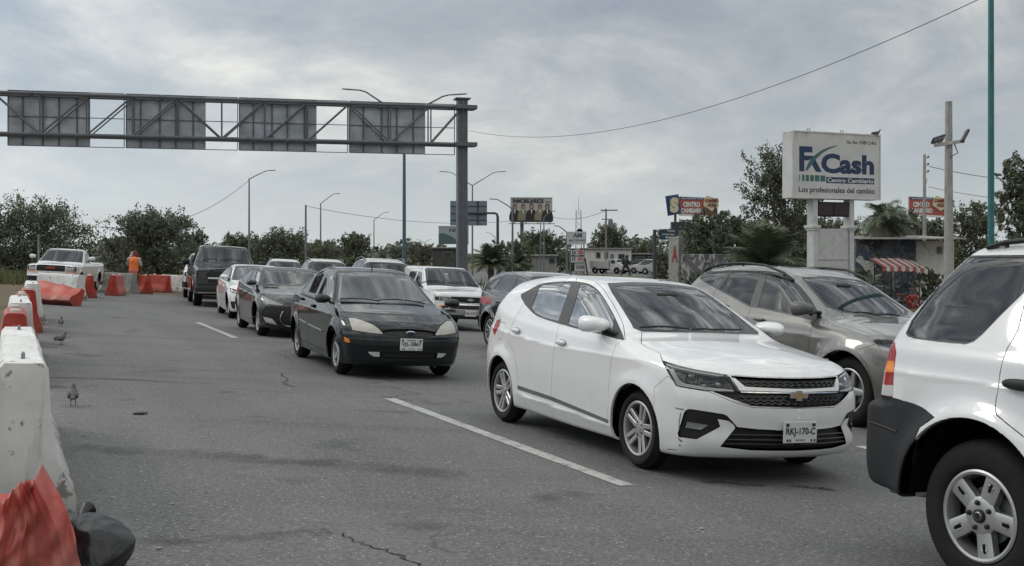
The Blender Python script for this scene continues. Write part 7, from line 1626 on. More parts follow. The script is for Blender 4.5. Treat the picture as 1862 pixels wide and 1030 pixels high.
def exchange_billboard(px0, Y, label, ang, full=True, group='red exchange billboards'):
    k = Y / F_PX; X = lambda x: (x - 1270) * k / math.cos(ang); p = atY(px0, HY, Y); z0 = gz(p.x, p.y); root = empty('billboard', (p.x, p.y, z0), ang, label, 'billboard', group); Z = lambda y: CAM_H + (HY - y) * k - z0
    def slab(pts, y, d, mat, nm, par=None): mb = MB(); mb.prism([(X(x), Z(yy)) for x, yy in pts], 0, d, 0, face_mat((0, y, 0), (1, 0, 0))); return mb.build(nm, mat, par or root)
    rd = slab([(1235, 358), (1306, 361), (1306, 396), (1235, 392)], 0, -.2, REDP, 'board_face'); F = lambda y: face_mat((0, y, 0), (1, 0, 0))
    s1 = slab([(1235, 358), (1306, 360.5), (1306, 364), (1235, 363)], -.02, -.02, BLUEP, 'upper_strip', rd); s2 = slab([(1235, 389), (1306, 393), (1306, 396.5), (1235, 393)], -.02, -.02, WHITEP, 'lower_strip', rd)
    mb = MB(); letters(mb, 'CENTRO', X(1241), Z(377), X(1273) - X(1241), Z(367.5) - Z(377), F(-.01), .06, 0, .01); letters(mb, 'CAMBIARIO', X(1237), Z(388), X(1279) - X(1237), Z(379) - Z(388), F(-.01), .06, 0, .01); mb.build('lettering', WHITEP, rd)
    mb = MB(); letters(mb, 'MULTIDIVISAS A.A.M.', X(1238), Z(363), X(1278) - X(1238), Z(360) - Z(363), F(-.045), .02, 0, .01); mb.build('lettering', WHITEP, s1)
    bt = slab([(1280, 363), (1285, 356), (1308, 363), (1307, 377), (1294, 384), (1279, 374)], -.08, -.06, YELP, 'burst_card', rd); mb = MB(); letters(mb, 'CAMBIE', X(1281), Z(368), X(1305) - X(1281), Z(362) - Z(368), F(-.15), .06, 0, .01); letters(mb, 'AQUI', X(1286), Z(377), X(1302) - X(1286), Z(370) - Z(377), F(-.15), .06, 0, .01); mb.build('lettering', plain('dark_red_print', (.2, .02, .02), .5), bt)
    if full:
        cd = slab([(1207.5, 357.7), (1231.5, 354), (1237, 389), (1212, 393.6)], -.15, -.08, BLUEP, 'dollar_card', rd); slab([(1211.5, 360.5), (1230, 357.6), (1234, 386), (1214.8, 389.5)], -.235, -.01, plain('card_dark', (.05, .09, .15), .5), 'card_field', cd); mb = MB(); letters(mb, 'S', X(1215), Z(388), X(1231) - X(1215), Z(360) - Z(388), F(-.25), .08, 0, .01); mb.build('lettering', YELP, cd)
        mb = MB(); letters(mb, 'bienvenidos', X(1234), Z(404.5), X(1270) - X(1234), Z(398) - Z(404.5), F(-.02), .05, 0, .01); mb.build('lettering', BLACKP, rd)
        mb = MB(); mb.box(((X(1221) + X(1252)) / 2, .25, (Z(404) + Z(425)) / 2), (X(1252) - X(1221), .3, Z(404) - Z(425)), .02); mb.build('support_box', plain('support_dark', (.045, .05, .055), .6), root)
    for x in (1228, 1262, 1295): mb = MB(); mb.tube([(X(x), .15, 0), (X(x), .15, Z(385))], .09, 10); mb.build('post', plain('dark_mast', (.055, .06, .065), .5), root)
exchange_billboard(1270, 80, 'red CENTRO CAMBIARIO billboard with a dollar card, above the wall trees', R(10)); exchange_billboard(1687, 85, 'second red exchange billboard half hidden behind the floodlight pole', R(10), False)
def rate_board():
    Y = 75; k = Y / F_PX; p = atY(1049, HY, Y); z0 = gz(p.x, p.y); root = empty('rate_board', (p.x, p.y, z0), R(4), 'AM multidivisas board on a frame with exchange rates in red digits', 'sign'); X = lambda x: (x - 1049) * k; Z = lambda y: CAM_H + (HY - y) * k - z0; wp = plain('rate_white', (.50, .51, .51), .6)
    def slab(x0, y0, x1, y1, y, d, mat, nm, par=None): mb = MB(); mb.box(((X(x0) + X(x1)) / 2, y, (Z(y0) + Z(y1)) / 2), (X(x1) - X(x0), d, Z(y0) - Z(y1)), .008); return mb.build(nm, mat, par or root)
    b = slab(1031.5, 421.5, 1066, 445, 0, .15, wp, 'name_board'); F = face_mat((0, -.078, 0), (1, 0, 0)); mb = MB(); letters(mb, 'AM', X(1041.5), Z(432.5), X(1058) - X(1041.5), Z(424) - Z(432.5), F, .04, 0, .002); letters(mb, 'MULTIDIVISAS', X(1034.5), Z(439.5), X(1064.5) - X(1034.5), Z(435.5) - Z(439.5), F, .02, 0, .002); mb.build('lettering', plain('slate_print', (.06, .09, .14), .5), b)
    r = slab(1038, 452, 1061, 478, 0, .14, wp, 'rate_panel'); F = face_mat((0, -.073, 0), (1, 0, 0))
    for (y0, y1), t in (((452, 455), 'COMPRA'), ((464, 467), 'VENTA')): slab(1038.5, y0, 1060.5, y1, -.075, .01, BLACKP, 'label_strip', r); mb = MB(); letters(mb, t, X(1044), Z(y1 - .5), X(1055) - X(1044), Z(y0 + .5) - Z(y1 - .5), face_mat((0, -.081, 0), (1, 0, 0)), .02, 0, .001); mb.build('lettering', WHITEP, r)
    for y0, y1, a_, c_ in ((456, 463, '16', '38'), (468.5, 475.5, '17', '39')): mb = MB(); letters(mb, a_, X(1040), Z(y1), X(1046.5) - X(1040), Z(y0) - Z(y1), F, .04, 0, .002); letters(mb, c_, X(1051), Z(y1), X(1059.5) - X(1051), Z(y0) - Z(y1), F, .06, 1, .002); mb.build('rate_digits', [BLACKP, plain('digit_red', (.5, .06, .04), .5)], r)
    n = slab(1045, 479, 1066, 494, .05, .1, wp, 'notice_panel'); mb = MB(); letters(mb, 'DOLARES', X(1048), Z(489), X(1063) - X(1048), Z(483) - Z(489), face_mat((0, -.003, 0), (1, 0, 0)), .03, 0, .002); mb.build('lettering', BLACKP, n)
    for x in (1037, 1062): mb = MB(); mb.tube([(X(x), .05, 0), (X(x), .05, Z(444))], .045, 8); mb.build('post', M_POLE, root)
    mb = MB(); mb.tube([(X(1063), -.2, Z(470)), (X(1070), -.4, 0)], .05, 8); mb.build('leaning_prop', BLACKP, root)
    root2 = empty('lattice_mast', atY(1052, HY, 120).xy.to_3d() + Vector((0, 0, gz(*atY(1052, HY, 120).xy))), 0, 'thin lattice radio mast rising behind the AM board', 'mast'); H = CAM_H + (HY - 382) * .06 - root2.location.z; mb = MB(); w = .26
    for sx, sy in ((-1, -1), (1, -1), (1, 1), (-1, 1)): mb.tube([(sx * w * 1.4, sy * w * 1.4, 0), (sx * w, sy * w, H)], .035, 6)
    z = 0; i = 0
    while z < H - .4:
        for a, b in (((-1, -1), (1, -1)), ((1, -1), (1, 1)), ((1, 1), (-1, 1)), ((-1, 1), (-1, -1))): c0, c1 = (a, b) if i % 2 else (b, a); mb.tube([(c0[0] * w * 1.1, c0[1] * w * 1.1, z), (c1[0] * w * 1.1, c1[1] * w * 1.1, z + .55)], .022, 4)
        z += .55; i += 1
    mb.build('lattice', plain('mast_white', (.42, .42, .42), .6), root2); mb = MB(); mb.tube([(0, 0, H - .3), (0, 0, H + 1.3)], [.03, .015], 6); mb.build('aerial', STEEL, root2); mb = MB(); mb.lathe([(.0, 0), (.32, .06), (.34, .16), (.28, .10), (.0, .05)], 16, 0, Matrix.Translation((.1, -.45, H - 2.4)) @ Matrix.Rotation(R(90), 4, 'X')); mb.build('dish', BLACK_PL, root2)
rate_board()
# ================================================================ trees and plants
def leaf_mat(name, a, b):
    g = NG(name); v = g.obj(); n = g.noise(v, 1.3, 4, .6); n2 = g.noise(v, 9, 3, .6); c = g.mix(g.ramp(n, [(.35, 0.0), (.65, 1.0)]), a, b); c = g.mix(g.math('MULTIPLY', n2, .35), c, tuple(min(1, x * 2.0) for x in b)); g.bsdf(c, .6, 0, .25); return g.m
LEAF = [leaf_mat('mesquite_leaves', (.092, .103, .072), (.135, .147, .098)), leaf_mat('dark_leaves', (.064, .080, .054), (.10, .12, .075)), leaf_mat('olive_leaves', (.105, .113, .077), (.148, .156, .104)), leaf_mat('palm_leaves', (.065, .085, .052), (.11, .13, .075)), leaf_mat('dry_fronds', (.10, .098, .075), (.17, .165, .125))]  # leaf tones lightened to stand in for haze over distance
BARK = plain('bark', (.085, .07, .055), .9, var=.35)
def tree(p, label, H, RX, nleaf=7000, leaf=.13, mi=0, seed=1, base=.12, trunk=True, lump=26, top_sparse=.35, name='tree', group='trees beside the road', twigs=26, ry=None, cat='tree'):
    r = np.random.default_rng(seed); root = empty(name, p, 0, label, cat, group); ry = ry or RX * .75; z0 = H * base; hc = (H - z0) / 2; mb = MB()
    # limbs
    L = []; n = 7
    for i in range(n):
        a = 2 * math.pi * i / n + r.uniform(-.3, .3); q = r.uniform(.45, .95); e = Vector((math.cos(a) * RX * q * .75, math.sin(a) * ry * q * .75, H * r.uniform(.55, .92))); s = Vector((0, 0, H * r.uniform(.06, .25))); m = s.lerp(e, .45) + Vector((r.uniform(-.2, .2), r.uniform(-.2, .2), .12 * H)); mb.tube([s, m, e], [.035 * H * .5, .02 * H * .5, .006 * H * .5], 6); L += [m, e]
        for _ in range(3): q2 = m.lerp(e, r.uniform(.2, .9)); e2 = q2 + Vector((r.normal(0, .25) * RX, r.normal(0, .25) * ry, r.uniform(.02, .25) * H)); mb.tube([q2, q2.lerp(e2, .5) + Vector((0, 0, .05)), e2], [.012 * H * .5, .008 * H * .5, .003 * H * .5], 5); L.append(e2)
    mb.tube([(0, 0, -.1), (.02 * H, 0, H * .15), (0, .02 * H, H * .40)], [.045 * H * .6, .036 * H * .6, .02 * H * .6], 8)
    for _ in range(twigs):
        a = r.uniform(0, 6.28); q = math.sqrt(r.uniform(.1, 1)); s = Vector((math.cos(a) * RX * q * .7, math.sin(a) * ry * q * .7, z0 + hc * (1.1 + .6 * math.sqrt(1 - q * q * .8)))); e = s + Vector((math.cos(a) * RX * .22 * r.uniform(.2, 1), math.sin(a) * ry * .22, H * r.uniform(.08, .2))); mb.tube([s, s.lerp(e, .5) + Vector((.03, .02, .03)), e], [.012, .009, .005], 4); L.append(e); L.append(s)
    mb.build('trunk', BARK, root)
    # feathery sprays of leaves along many small twigs
    nt = max(60, nleaf // 26); a = r.uniform(0, 6.28, nt); q = r.uniform(.0, 1, nt) ** .5; ph = r.uniform(-1, 1, nt); kk = np.sqrt(np.maximum(0, 1 - np.abs(ph) ** 2.4)); kk = np.where(ph < 0, np.maximum(kk, .72), kk)
    lum = 1 + .28 * np.sin(3 * a + seed) * np.sin(2.6 * ph + seed) + r.normal(0, .08, nt)
    S0 = np.stack([np.cos(a) * RX * q * kk * .80 * lum, np.sin(a) * ry * q * kk * .80 * lum, z0 + hc + ph * hc * .84 * lum], 1)
    for i in range(0, nt, 4): l = L[r.integers(len(L))]; S0[i] = np.array(l) + r.normal(0, .05 * RX, 3)
    dr = S0 - np.array([0, 0, z0 + hc * .6]); dr /= np.linalg.norm(dr, axis=1)[:, None] + 1e-6; dr = dr * .8 + r.normal(0, .45, (nt, 3)) + [0, 0, .45]; dr /= np.linalg.norm(dr, axis=1)[:, None]
    ln = r.uniform(.10, .30, nt) * min(RX, H) * (1 + .6 * (ph > .5)); keep_t = r.uniform(0, 1, nt) > top_sparse * np.clip((S0[:, 2] - z0) / (H - z0), 0, 1); keep_t &= (np.sin(4.1 * S0[:, 0] / RX + seed) + np.sin(4.7 * S0[:, 2] / H * 2 + seed * 2) + np.sin(3.9 * S0[:, 1] / ry + seed * 3)) > -1.05; idx = np.where(keep_t)[0]
    k = r.choice(idx, nleaf); t = r.uniform(0, 1, nleaf); off = r.normal(0, 1, (nleaf, 3)) * (.055 * RX * (1.1 - .6 * t))[:, None]; P = S0[k] + dr[k] * (ln[k] * t)[:, None] + off - np.stack([0 * t, 0 * t, .10 * ln[k] * t * t], 1)
    P = P[P[:, 2] > .04 * H]; n = len(P); k = k[:n]
    u = dr[k] * .8 + r.normal(0, .6, (n, 3)); u /= np.linalg.norm(u, axis=1)[:, None]; v = np.cross(u, r.normal(0, 1, (n, 3))); v /= np.linalg.norm(v, axis=1)[:, None]; s = leaf * r.uniform(.6, 1.5, n)[:, None]
    V = np.stack([P - u * s, P + v * s * .5, P + u * s, P - v * s * .5], 1).reshape(-1, 3); np_mesh('crown', V, np.arange(4 * n).reshape(-1, 4), [LEAF[mi], LEAF[(mi + 1) % 3]], root, midx=(np.sin(k * 12.9898) > .2).astype(int), smooth=False)
    return root
def G_(px, Y): p = atY(px, HY, Y); return on(p.x, p.y)
def tall(py, px, Y): return CAM_H + (HY - py) / F_PX * Y - gz(*G_(px, Y).xy)
for px, Y, py, w, mi, sd, n, sp, lab in (
    (62, 68, 384, 118, 0, 1, 15000, .62, 'big twiggy mesquite bush behind the parked old pickup'), (-60, 66, 372, 120, 0, 2, 8000, .5, 'mesquite bush cut by the left edge of the picture'), (286, 74, 396, 80, 0, 3, 15000, .35, 'dense olive mesquite tree behind the worker in orange'),
    (218, 80, 432, 36, 2, 4, 6000, .3, 'low bush filling the gap left of the dense mesquite tree'), (348, 84, 428, 34, 0, 5, 4500, .45, 'small thin bush right of the dense mesquite tree, behind the black pickup'),
    (440, 110, 437, 50, 0, 6, 5500, .4, 'low tree line clump just right of the black pickup'), (512, 104, 430, 62, 0, 7, 8500, .3, 'rounded tree behind the white sedan and grey coupe'), (585, 112, 448, 55, 2, 8, 5500, .3, 'low tree behind the pale grey SUV'), (648, 120, 434, 34, 0, 9, 5000, .35, 'small tree above the silver wagon'),
    (612, 150, 455, 40, 1, 36, 3000, .2, 'distant low tree between the silver cars'), (735, 180, 452, 34, 1, 10, 2600, .3, 'small distant tree beside the teal post foot'), (765, 150, 450, 28, 2, 37, 2600, .3, 'low distant tree left of the gantry column'),
    (985, 112, 432, 54, 1, 11, 9000, .25, 'dark tree under the office billboard'), (930, 100, 446, 34, 1, 12, 5000, .25, 'dark bush left under the office billboard'), (1036, 108, 459, 30, 2, 13, 3500, .25, 'small bush between the billboard and the rate board'),
    (1108, 128, 420, 46, 1, 14, 8000, .12, 'round dark tree behind the small white house'), (1172, 140, 448, 30, 2, 15, 2800, .25, 'small tree right of the white house'), (1208, 66, 462, 24, 2, 16, 2600, .25, 'bush under the direction sign'),
    (1290, 52, 398, 58, 1, 17, 13000, .2, 'leafy green tree above the mural wall'), (1338, 50, 408, 52, 1, 18, 9000, .2, 'second leafy green tree above the mural wall, nearer the palm'), (1425, 47, 282, 84, 0, 19, 17000, .45, 'tall sparse half bare tree left of the exchange sign'),
    (1610, 58, 380, 50, 1, 20, 6000, .3, 'dark tree behind the dry palm, right of the exchange sign'), (1775, 46, 384, 60, 1, 21, 9000, .2, 'dark rounded tree behind the teal post'), (1870, 36, 285, 60, 0, 22, 13000, .45, 'tall mesquite tree at the right edge'), (1470, 56, 404, 66, 1, 41, 10000, .2, 'wide dark tree filling the space left of the exchange sign posts'), (1655, 62, 398, 60, 1, 42, 9000, .25, 'dark tree low behind the thin concrete utility pole'), (1530, 60, 408, 60, 1, 38, 9000, .2, 'dark tree seen through the legs of the exchange sign'), (1700, 60, 405, 40, 1, 39, 5000, .25, 'dark tree low between the two concrete poles')):
    k = Y / F_PX; tree(G_(px, Y), lab, tall(py, px, Y), w * k, int(n * 1.5), .026 + Y * .00068, mi, sd, .05 if Y < 100 else .08, top_sparse=sp)
mb = MB()
def far_wood():
    r = np.random.default_rng(5); Ps = []; lf = []
    for n, x0, x1, Y, hh, sz in ((26000, -240, 330, 250, 1.0, .55), (15000, -95, -17, 138, .85, .26), (15000, 16, 150, 150, 1.0, .30), (6000, -60, -30, 92, .5, .2)):
        x = r.uniform(x0, x1, n); base = (2.4 + 1.5 * np.sin(x * .11 + Y) + 1.0 * np.sin(x * .27 + 1) + .6 * np.sin(x * .7)).clip(.9, 9) * hh; z = r.uniform(0, 1, n) ** .8 * (base + r.normal(0, .45, n)).clip(.5, 8); Ps.append(np.stack([x, Y + r.normal(0, 3, n), z - .3], 1)); lf.append(np.full(n, sz))
    P = np.concatenate(Ps); n = len(P); u = r.normal(0, 1, (n, 3)); u /= np.linalg.norm(u, axis=1)[:, None]; v = np.cross(u, r.normal(0, 1, (n, 3))); v /= np.linalg.norm(v, axis=1)[:, None]; s = np.concatenate(lf)[:, None] * r.uniform(.6, 1.5, n)[:, None]
    V = np.stack([P - u * s, P + v * s * .6, P + u * s, P - v * s * .6], 1).reshape(-1, 3); tag(np_mesh('far_wood', V, np.arange(4 * n).reshape(-1, 4), leaf_mat('far_leaves', (.085, .098, .075), (.12, .135, .10)), smooth=False), 'low far lines of scrub along the horizon', 'scrub', kind='stuff')
far_wood()
def scrub():
    r = np.random.default_rng(8); V = []; n = 0
    spots = [(at(*p), .9) for p in ((8, 512), (30, 508), (-10, 515), (20, 503), (45, 505), (-20, 505))] + [(G_(px, Y), 1.2) for px, Y in ((205, 58), (260, 60), (320, 60), (-30, 52), (100, 60), (150, 60), (1080, 70), (1120, 75), (1270, 44), (1400, 40), (1180, 62), (960, 70), (1015, 72), (1150, 66))]
    out = []
    for p, w in spots:
        m = 700; q = np.stack([r.normal(p.x, w * 1.5, m), r.normal(p.y, w, m), np.zeros(m)], 1)
        for b in q:
            h = r.uniform(.1, .5) * w; d = r.normal(0, .12, 2); z = gz(b[0], b[1]); t = r.uniform(.015, .03); out.append([(b[0] - t, b[1], z), (b[0] + t, b[1], z), (b[0] + d[0] + t * .3, b[1] + d[1], z + h), (b[0] + d[0] - t * .3, b[1] + d[1], z + h)])
    V = np.array(out).reshape(-1, 3); tag(np_mesh('wild_grass', V, np.arange(len(V)).reshape(-1, 4), leaf_mat('grass_blades', (.06, .07, .03), (.13, .13, .06)), smooth=False), 'rough grass and weeds along the road verges', 'grass', kind='stuff')
scrub()
def palm(p, label, H, Rf, n=40, mi=3, seed=1, droop=.5, dry=0, trunk_r=.16):
    r = np.random.default_rng(seed); root = empty('palm', p, 0, label, 'palm', 'palms'); mb = MB(); prof = []
    for i in range(14): z = H * i / 13; prof += [(trunk_r * (1.15 - .2 * i / 13), z), (trunk_r * (.95 - .2 * i / 13), z + H / 26)]
    mb.lathe(prof, 12); mb.build('trunk', BARK, root)
    for nm, cnt, mat, lo, hi in (('fronds', n, LEAF[mi], -.05, 1.35), ('dead_fronds', dry, LEAF[4], -1.2, -.3)):
        V = []
        for i in range(cnt):
            a = 2 * math.pi * i / max(cnt, 1) * 2.39 + r.uniform(-.2, .2); el = r.uniform(lo, hi) ; L = Rf * r.uniform(.8, 1.15); d = Vector((math.cos(a), math.sin(a), 0)); pts = []
            for t in np.linspace(0, 1, 12): pts.append(Vector((0, 0, H)) + d * (L * t * math.cos(el)) + Vector((0, 0, L * t * math.sin(el) - droop * L * t * t * (.6 + .4 * math.cos(el)))))
            for j in range(1, 12):
                t = j / 11; s = pts[j - 1]; e = pts[j]; ax = (e - s).normalized(); sd = ax.cross(Vector((0, 0, 1))); sd = sd.normalized() if sd.length > 1e-3 else Vector((1, 0, 0)); ll = L * .30 * math.sin(math.pi * min(.97, .12 + t * .88)) + .03
                V.append([s - sd * .012, s + sd * .012, e + sd * .01, e - sd * .01])
                for sg in (-1, 1):
                    for q in (0, .25, .5, .75): b = s.lerp(e, q); tip = b + sd * (sg * ll * .75) + ax * ll * .6 + Vector((0, 0, -.22 * ll + .10 * ll * r.normal())); wv = ax * (.008 + .0045 * Rf); V.append([b - wv, b + wv, tip + wv * .2, tip - wv * .2])
        if V: V = np.array([[tuple(x) for x in q] for q in V]).reshape(-1, 3); np_mesh(nm, V, np.arange(len(V)).reshape(-1, 4), mat, root, smooth=False)
    return root
palm(G_(1392, 37), 'broad green palm in front of the tall sparse tree', 1.65, 2.3, 52, seed=1); palm(G_(893, 52), 'green palm beside the gantry column', 1.55, 1.5, 56, seed=2); palm(G_(942, 66), 'small green palm right of the first one by the gantry', 1.45, 1.05, 44, seed=3)
palm(G_(1606, 42), 'half dead palm with hanging dry fronds right of the exchange sign', 3.3, 1.75, 24, seed=4, dry=26, droop=.8); palm(G_(1562, 34), 'low palm partly behind the right post of the exchange sign', .7, 1.5, 26, seed=5)
tree(G_(1688, 37), 'leafy shrub growing against the pale stucco wall', 1.5, .55, 3000, .05, 1, 51, .02); tree(G_(1722, 36.5), 'second leafy shrub beside the floodlight pole foot', 1.2, .5, 2600, .05, 1, 52, .02); tree(G_(1268, 46), 'weedy shrub at the left end of the graffiti wall', 1.1, .5, 2400, .05, 2, 53, .02)
palm(G_(1340, 41), 'small palm at the left foot of the broad green palm', .6, 1.2, 24, seed=6)
# ================================================================ buildings and walls
def stucco(name, col, stain=(.16, .15, .14), amt=.5):
    g = NG(name); v = g.obj(); n = g.noise(v, 1.6, 6, .65); st = g.noise(g.obj((2, 2, .35)), 2, 6, .65); c = g.mix(g.ramp(n, [(.35, 0.0), (.7, .25)]), col, stain); c = g.mix(g.ramp(st, [(.5, 0.0), (.72, amt)]), c, stain); g.bsdf(c, .9, 0, .15, g.bump(n, .2, .02)); return g.m
M_WALLW = stucco('white_stucco', (.74, .73, .70), amt=.35); M_WIN = plain('dark_window', (.03, .035, .04), .2)
def house(name, label, x0, x1, ytop, ybot, Y, mat, wins, doors=(), roof=True, depth=5, group=None, cat='building'):
    k = Y / F_PX; p = G_((x0 + x1) / 2, Y); root = empty(name, p, 0, label, cat, group); W = (x1 - x0) * k; H = CAM_H + (HY - ytop) * k - p.z; X = lambda x: (x - (x0 + x1) / 2) * k; Z = lambda y: CAM_H + (HY - y) * k - p.z
    mb = MB(); mb.box((0, depth / 2, H / 2), (W, depth, H), .02); w = mb.build('wall', mat, root)
    if roof: mb = MB(); mb.box((0, depth / 2 - .1, H + .06), (W + .3, depth + .4, .14), .02); mb.build('roof', raw_concrete('roof_slab') if 'roof_slab' not in MATS else MATS['roof_slab'], root)
    for a, b, c, d in wins:
        mb = MB(); mb.box(((X(a) + X(c)) / 2, -.02, (Z(b) + Z(d)) / 2), (X(c) - X(a), .08, Z(b) - Z(d)), .01); o = mb.build('window', M_POLE, root); mb = MB(); mb.box(((X(a) + X(c)) / 2, -.065, (Z(b) + Z(d)) / 2), (X(c) - X(a) - .16, .02, Z(b) - Z(d) - .16)); mb.build('pane', M_WIN, o)
    for a, b, c, d in doors: mb = MB(); mb.box(((X(a) + X(c)) / 2, -.03, (Z(b) + Z(d)) / 2), (X(c) - X(a), .08, Z(b) - Z(d)), .01); mb.build('door', plain('door_grey', (.18, .18, .17), .6), root)
    return root, X, Z
house('house', 'small flat roofed white house behind the power pole', 1062, 1148, 453.5, 494, 118, M_WALLW, [(1084, 459, 1092, 470), (1099, 459, 1106, 470), (1124, 462, 1136, 478)], [(1110, 462, 1116, 484)])
house('shed', 'low pale shed with open side under the office billboard', 968, 1012, 466, 493, 100, stucco('shed_grey', (.30, .30, .29)), [(998, 469, 1010, 480)], depth=3); house('kiosk', 'low dark thatched kiosk left of the gantry column', 786, 832, 452, 476, 120, stucco('kiosk_dark', (.07, .07, .07)), [(806, 458, 822, 470)], depth=4)
house('low_building', 'long dark low building behind the dark tree, right of the white house', 1150, 1196, 463, 487, 125, stucco('dark_shopfront', (.05, .05, .052)), [(1156, 466, 1172, 480), (1178, 466, 1190, 480)], depth=4)
def graffiti_mat():
    g = NG('graffiti_wall'); v = g.obj((1.6, 1.6, .75)); n = g.noise(v, 2.6, 5, .62, 1.6); c = g.mix(g.ramp(g.noise(v, 1.1, 5), [(.35, 0.0), (.65, 1.0)]), (.10, .10, .105), (.20, .20, .20)); c = g.mix(g.ramp(n, [(.53, 0.0), (.57, .9)]), c, (.50, .50, .49)); c = g.mix(g.ramp(g.noise(v, 5, 4, .6, 1.5), [(.60, 0.0), (.64, .8)]), c, (.04, .04, .045)); g.bsdf(c, .9, 0, .15); return g.m
def mural_wall():
    k = 48 / F_PX; p = G_(1290, 48); root = empty('mural_wall', p, R(6), 'grey wall with white graffiti figures, under the leafy trees', 'wall'); mb = MB(); mb.box((0, .1, 1.0), (2.4, .22, 2.0), .02); w = mb.build('wall', graffiti_mat(), root)
mural_wall()
def painted_pillar():
    Y = 55; k = Y / F_PX; p = G_(1233, Y); root = empty('gate_pillar', p, R(-14), 'broad concrete gate pillar painted white with red lettering', 'pillar'); z = lambda y: CAM_H + (HY - y) * k - p.z
    mb = MB(); mb.box((.30, .3, z(420) / 2), (.52, .7, z(420)), .02); mb.build('concrete_shaft', raw_concrete('pillar_concrete', .14, .24), root)
    mb = MB(); mb.box((-.21, .1, z(431) / 2), (.5, .3, z(431)), .012); f = mb.build('painted_face', plain('pillar_white', (.45, .44, .42), .7, var=.2), root); M = Matrix.Translation((-.21, -.052, 0)) @ face_mat((0, 0, 0), (1, 0, 0)); mb = MB(); letters(mb, 'A', -.10, z(478), .30, z(447) - z(478), M, .05, 0, .002); mb.add([(x, y, .002) for x, y in ((-.24, .14), (.24, .14), (.24, .30), (-.24, .30))], [(0, 1, 2, 3)], 0, M); mb.add([(x, y, .002) for x, y in ((-.24, .34), (.24, .34), (.24, .38), (-.24, .38))], [(0, 1, 2, 3)], 0, M); mb.build('red_lettering', plain('pillar_red', (.38, .09, .075), .7, var=.3), f)
painted_pillar()
def mural_mat():
    g = NG('dark_mural_wall'); v = g.obj(); n = g.noise(v, 1.6, 6, .65, 1.2); n2 = g.noise(v, 3.1, 5, .6, 2.0); c = g.ramp(n, [(.34, (.03, .033, .04)), (.5, (.075, .08, .095)), (.60, (.13, .135, .15))]); c = g.mix(g.ramp(n2, [(.57, 0.0), (.62, .8)]), c, (.30, .31, .32)); c = g.mix(g.ramp(g.noise(v, 1.0, 3, .5, 1), [(.56, 0.0), (.60, .6)]), c, (.05, .09, .16)); g.bsdf(c, .85, 0, .15); return g.m
def mural_house():
    Y = 41; k = Y / F_PX; root, X, Z = house('mural_house', 'low house with a dark painted mural wall and thin tin roof, behind the cart', 1556, 1664, 434, 520, Y, mural_mat(), [], roof=False, depth=4)
    mb = MB(); M = Matrix.Translation((.8, 1.6, Z(431))) @ Matrix.Rotation(R(2), 4, 'X'); mb.box((0, 0, 0), ((1735 - 1545) * k, 4.6, .05), .01, 0, M); mb.build('roof', plain('tin_roof', (.30, .29, .28), .6, .2, var=.3), root)
    dw = plain('dog_white', (.50, .50, .49), .8); db = plain('dog_spots', (.03, .03, .032), .8); mb = MB(); F = lambda pts, d, mi: mb.prism([(X(x), Z(y)) for x, y in pts], 0, d, mi, face_mat((0, -.0, 0), (1, 0, 0)))
    F([(1558, 470), (1563, 465), (1568, 467), (1571, 474), (1580, 475), (1588, 478), (1592, 484), (1590, 490), (1589, 502), (1585, 502), (1584, 492), (1577, 490), (1576, 502), (1572, 502), (1571, 488), (1566, 482), (1560, 478), (1556, 475)], .02, 0)
    r = np.random.default_rng(2)
    for cx_, cy_ in ((1571, 478), (1576, 482), (1581, 479), (1586, 483), (1574, 487), (1582, 487), (1587, 492), (1574, 496), (1562, 470), (1568, 473)): F([(cx_ + 1.1 * math.cos(t) * r.uniform(.8, 1.2), cy_ + .9 * math.sin(t)) for t in np.linspace(0, 6.28, 9)[:-1]], .024, 1)
    mb.build('painted_dog', [dw, db], root.children[0])
    house('white_wall_house', 'pale stucco house wall beside the dark mural house', 1665, 1735, 438, 520, Y + .3, M_WALLW, [(1704, 449, 1713, 462)], [], False, 3.4)
mural_house()
def planter():
    p = G_(905, 48); root = empty('planter', p, R(12), 'low terracotta red planter wall under the palm by the gantry', 'planter'); mb = MB(); mb.box((0, 0, .2), (3.6, .3, .4), .02); mb.box((0, 0, .43), (3.7, .4, .07), .015); mb.build('planter_wall', stucco('terracotta', (.24, .095, .065)), root)
planter()
def low_wall():
    a, b = G_(1062, 84), G_(1225, 62); d = b - a; root = empty('low_wall', (a + b) / 2, math.atan2(d.y, d.x), 'long low ochre wall with weeds in front of the far white house', 'wall'); mb = MB(); mb.box((0, 0, .25), (d.length, .25, .55), .02); mb.build('wall', stucco('ochre_wall', (.22, .20, .15)), root)
low_wall()
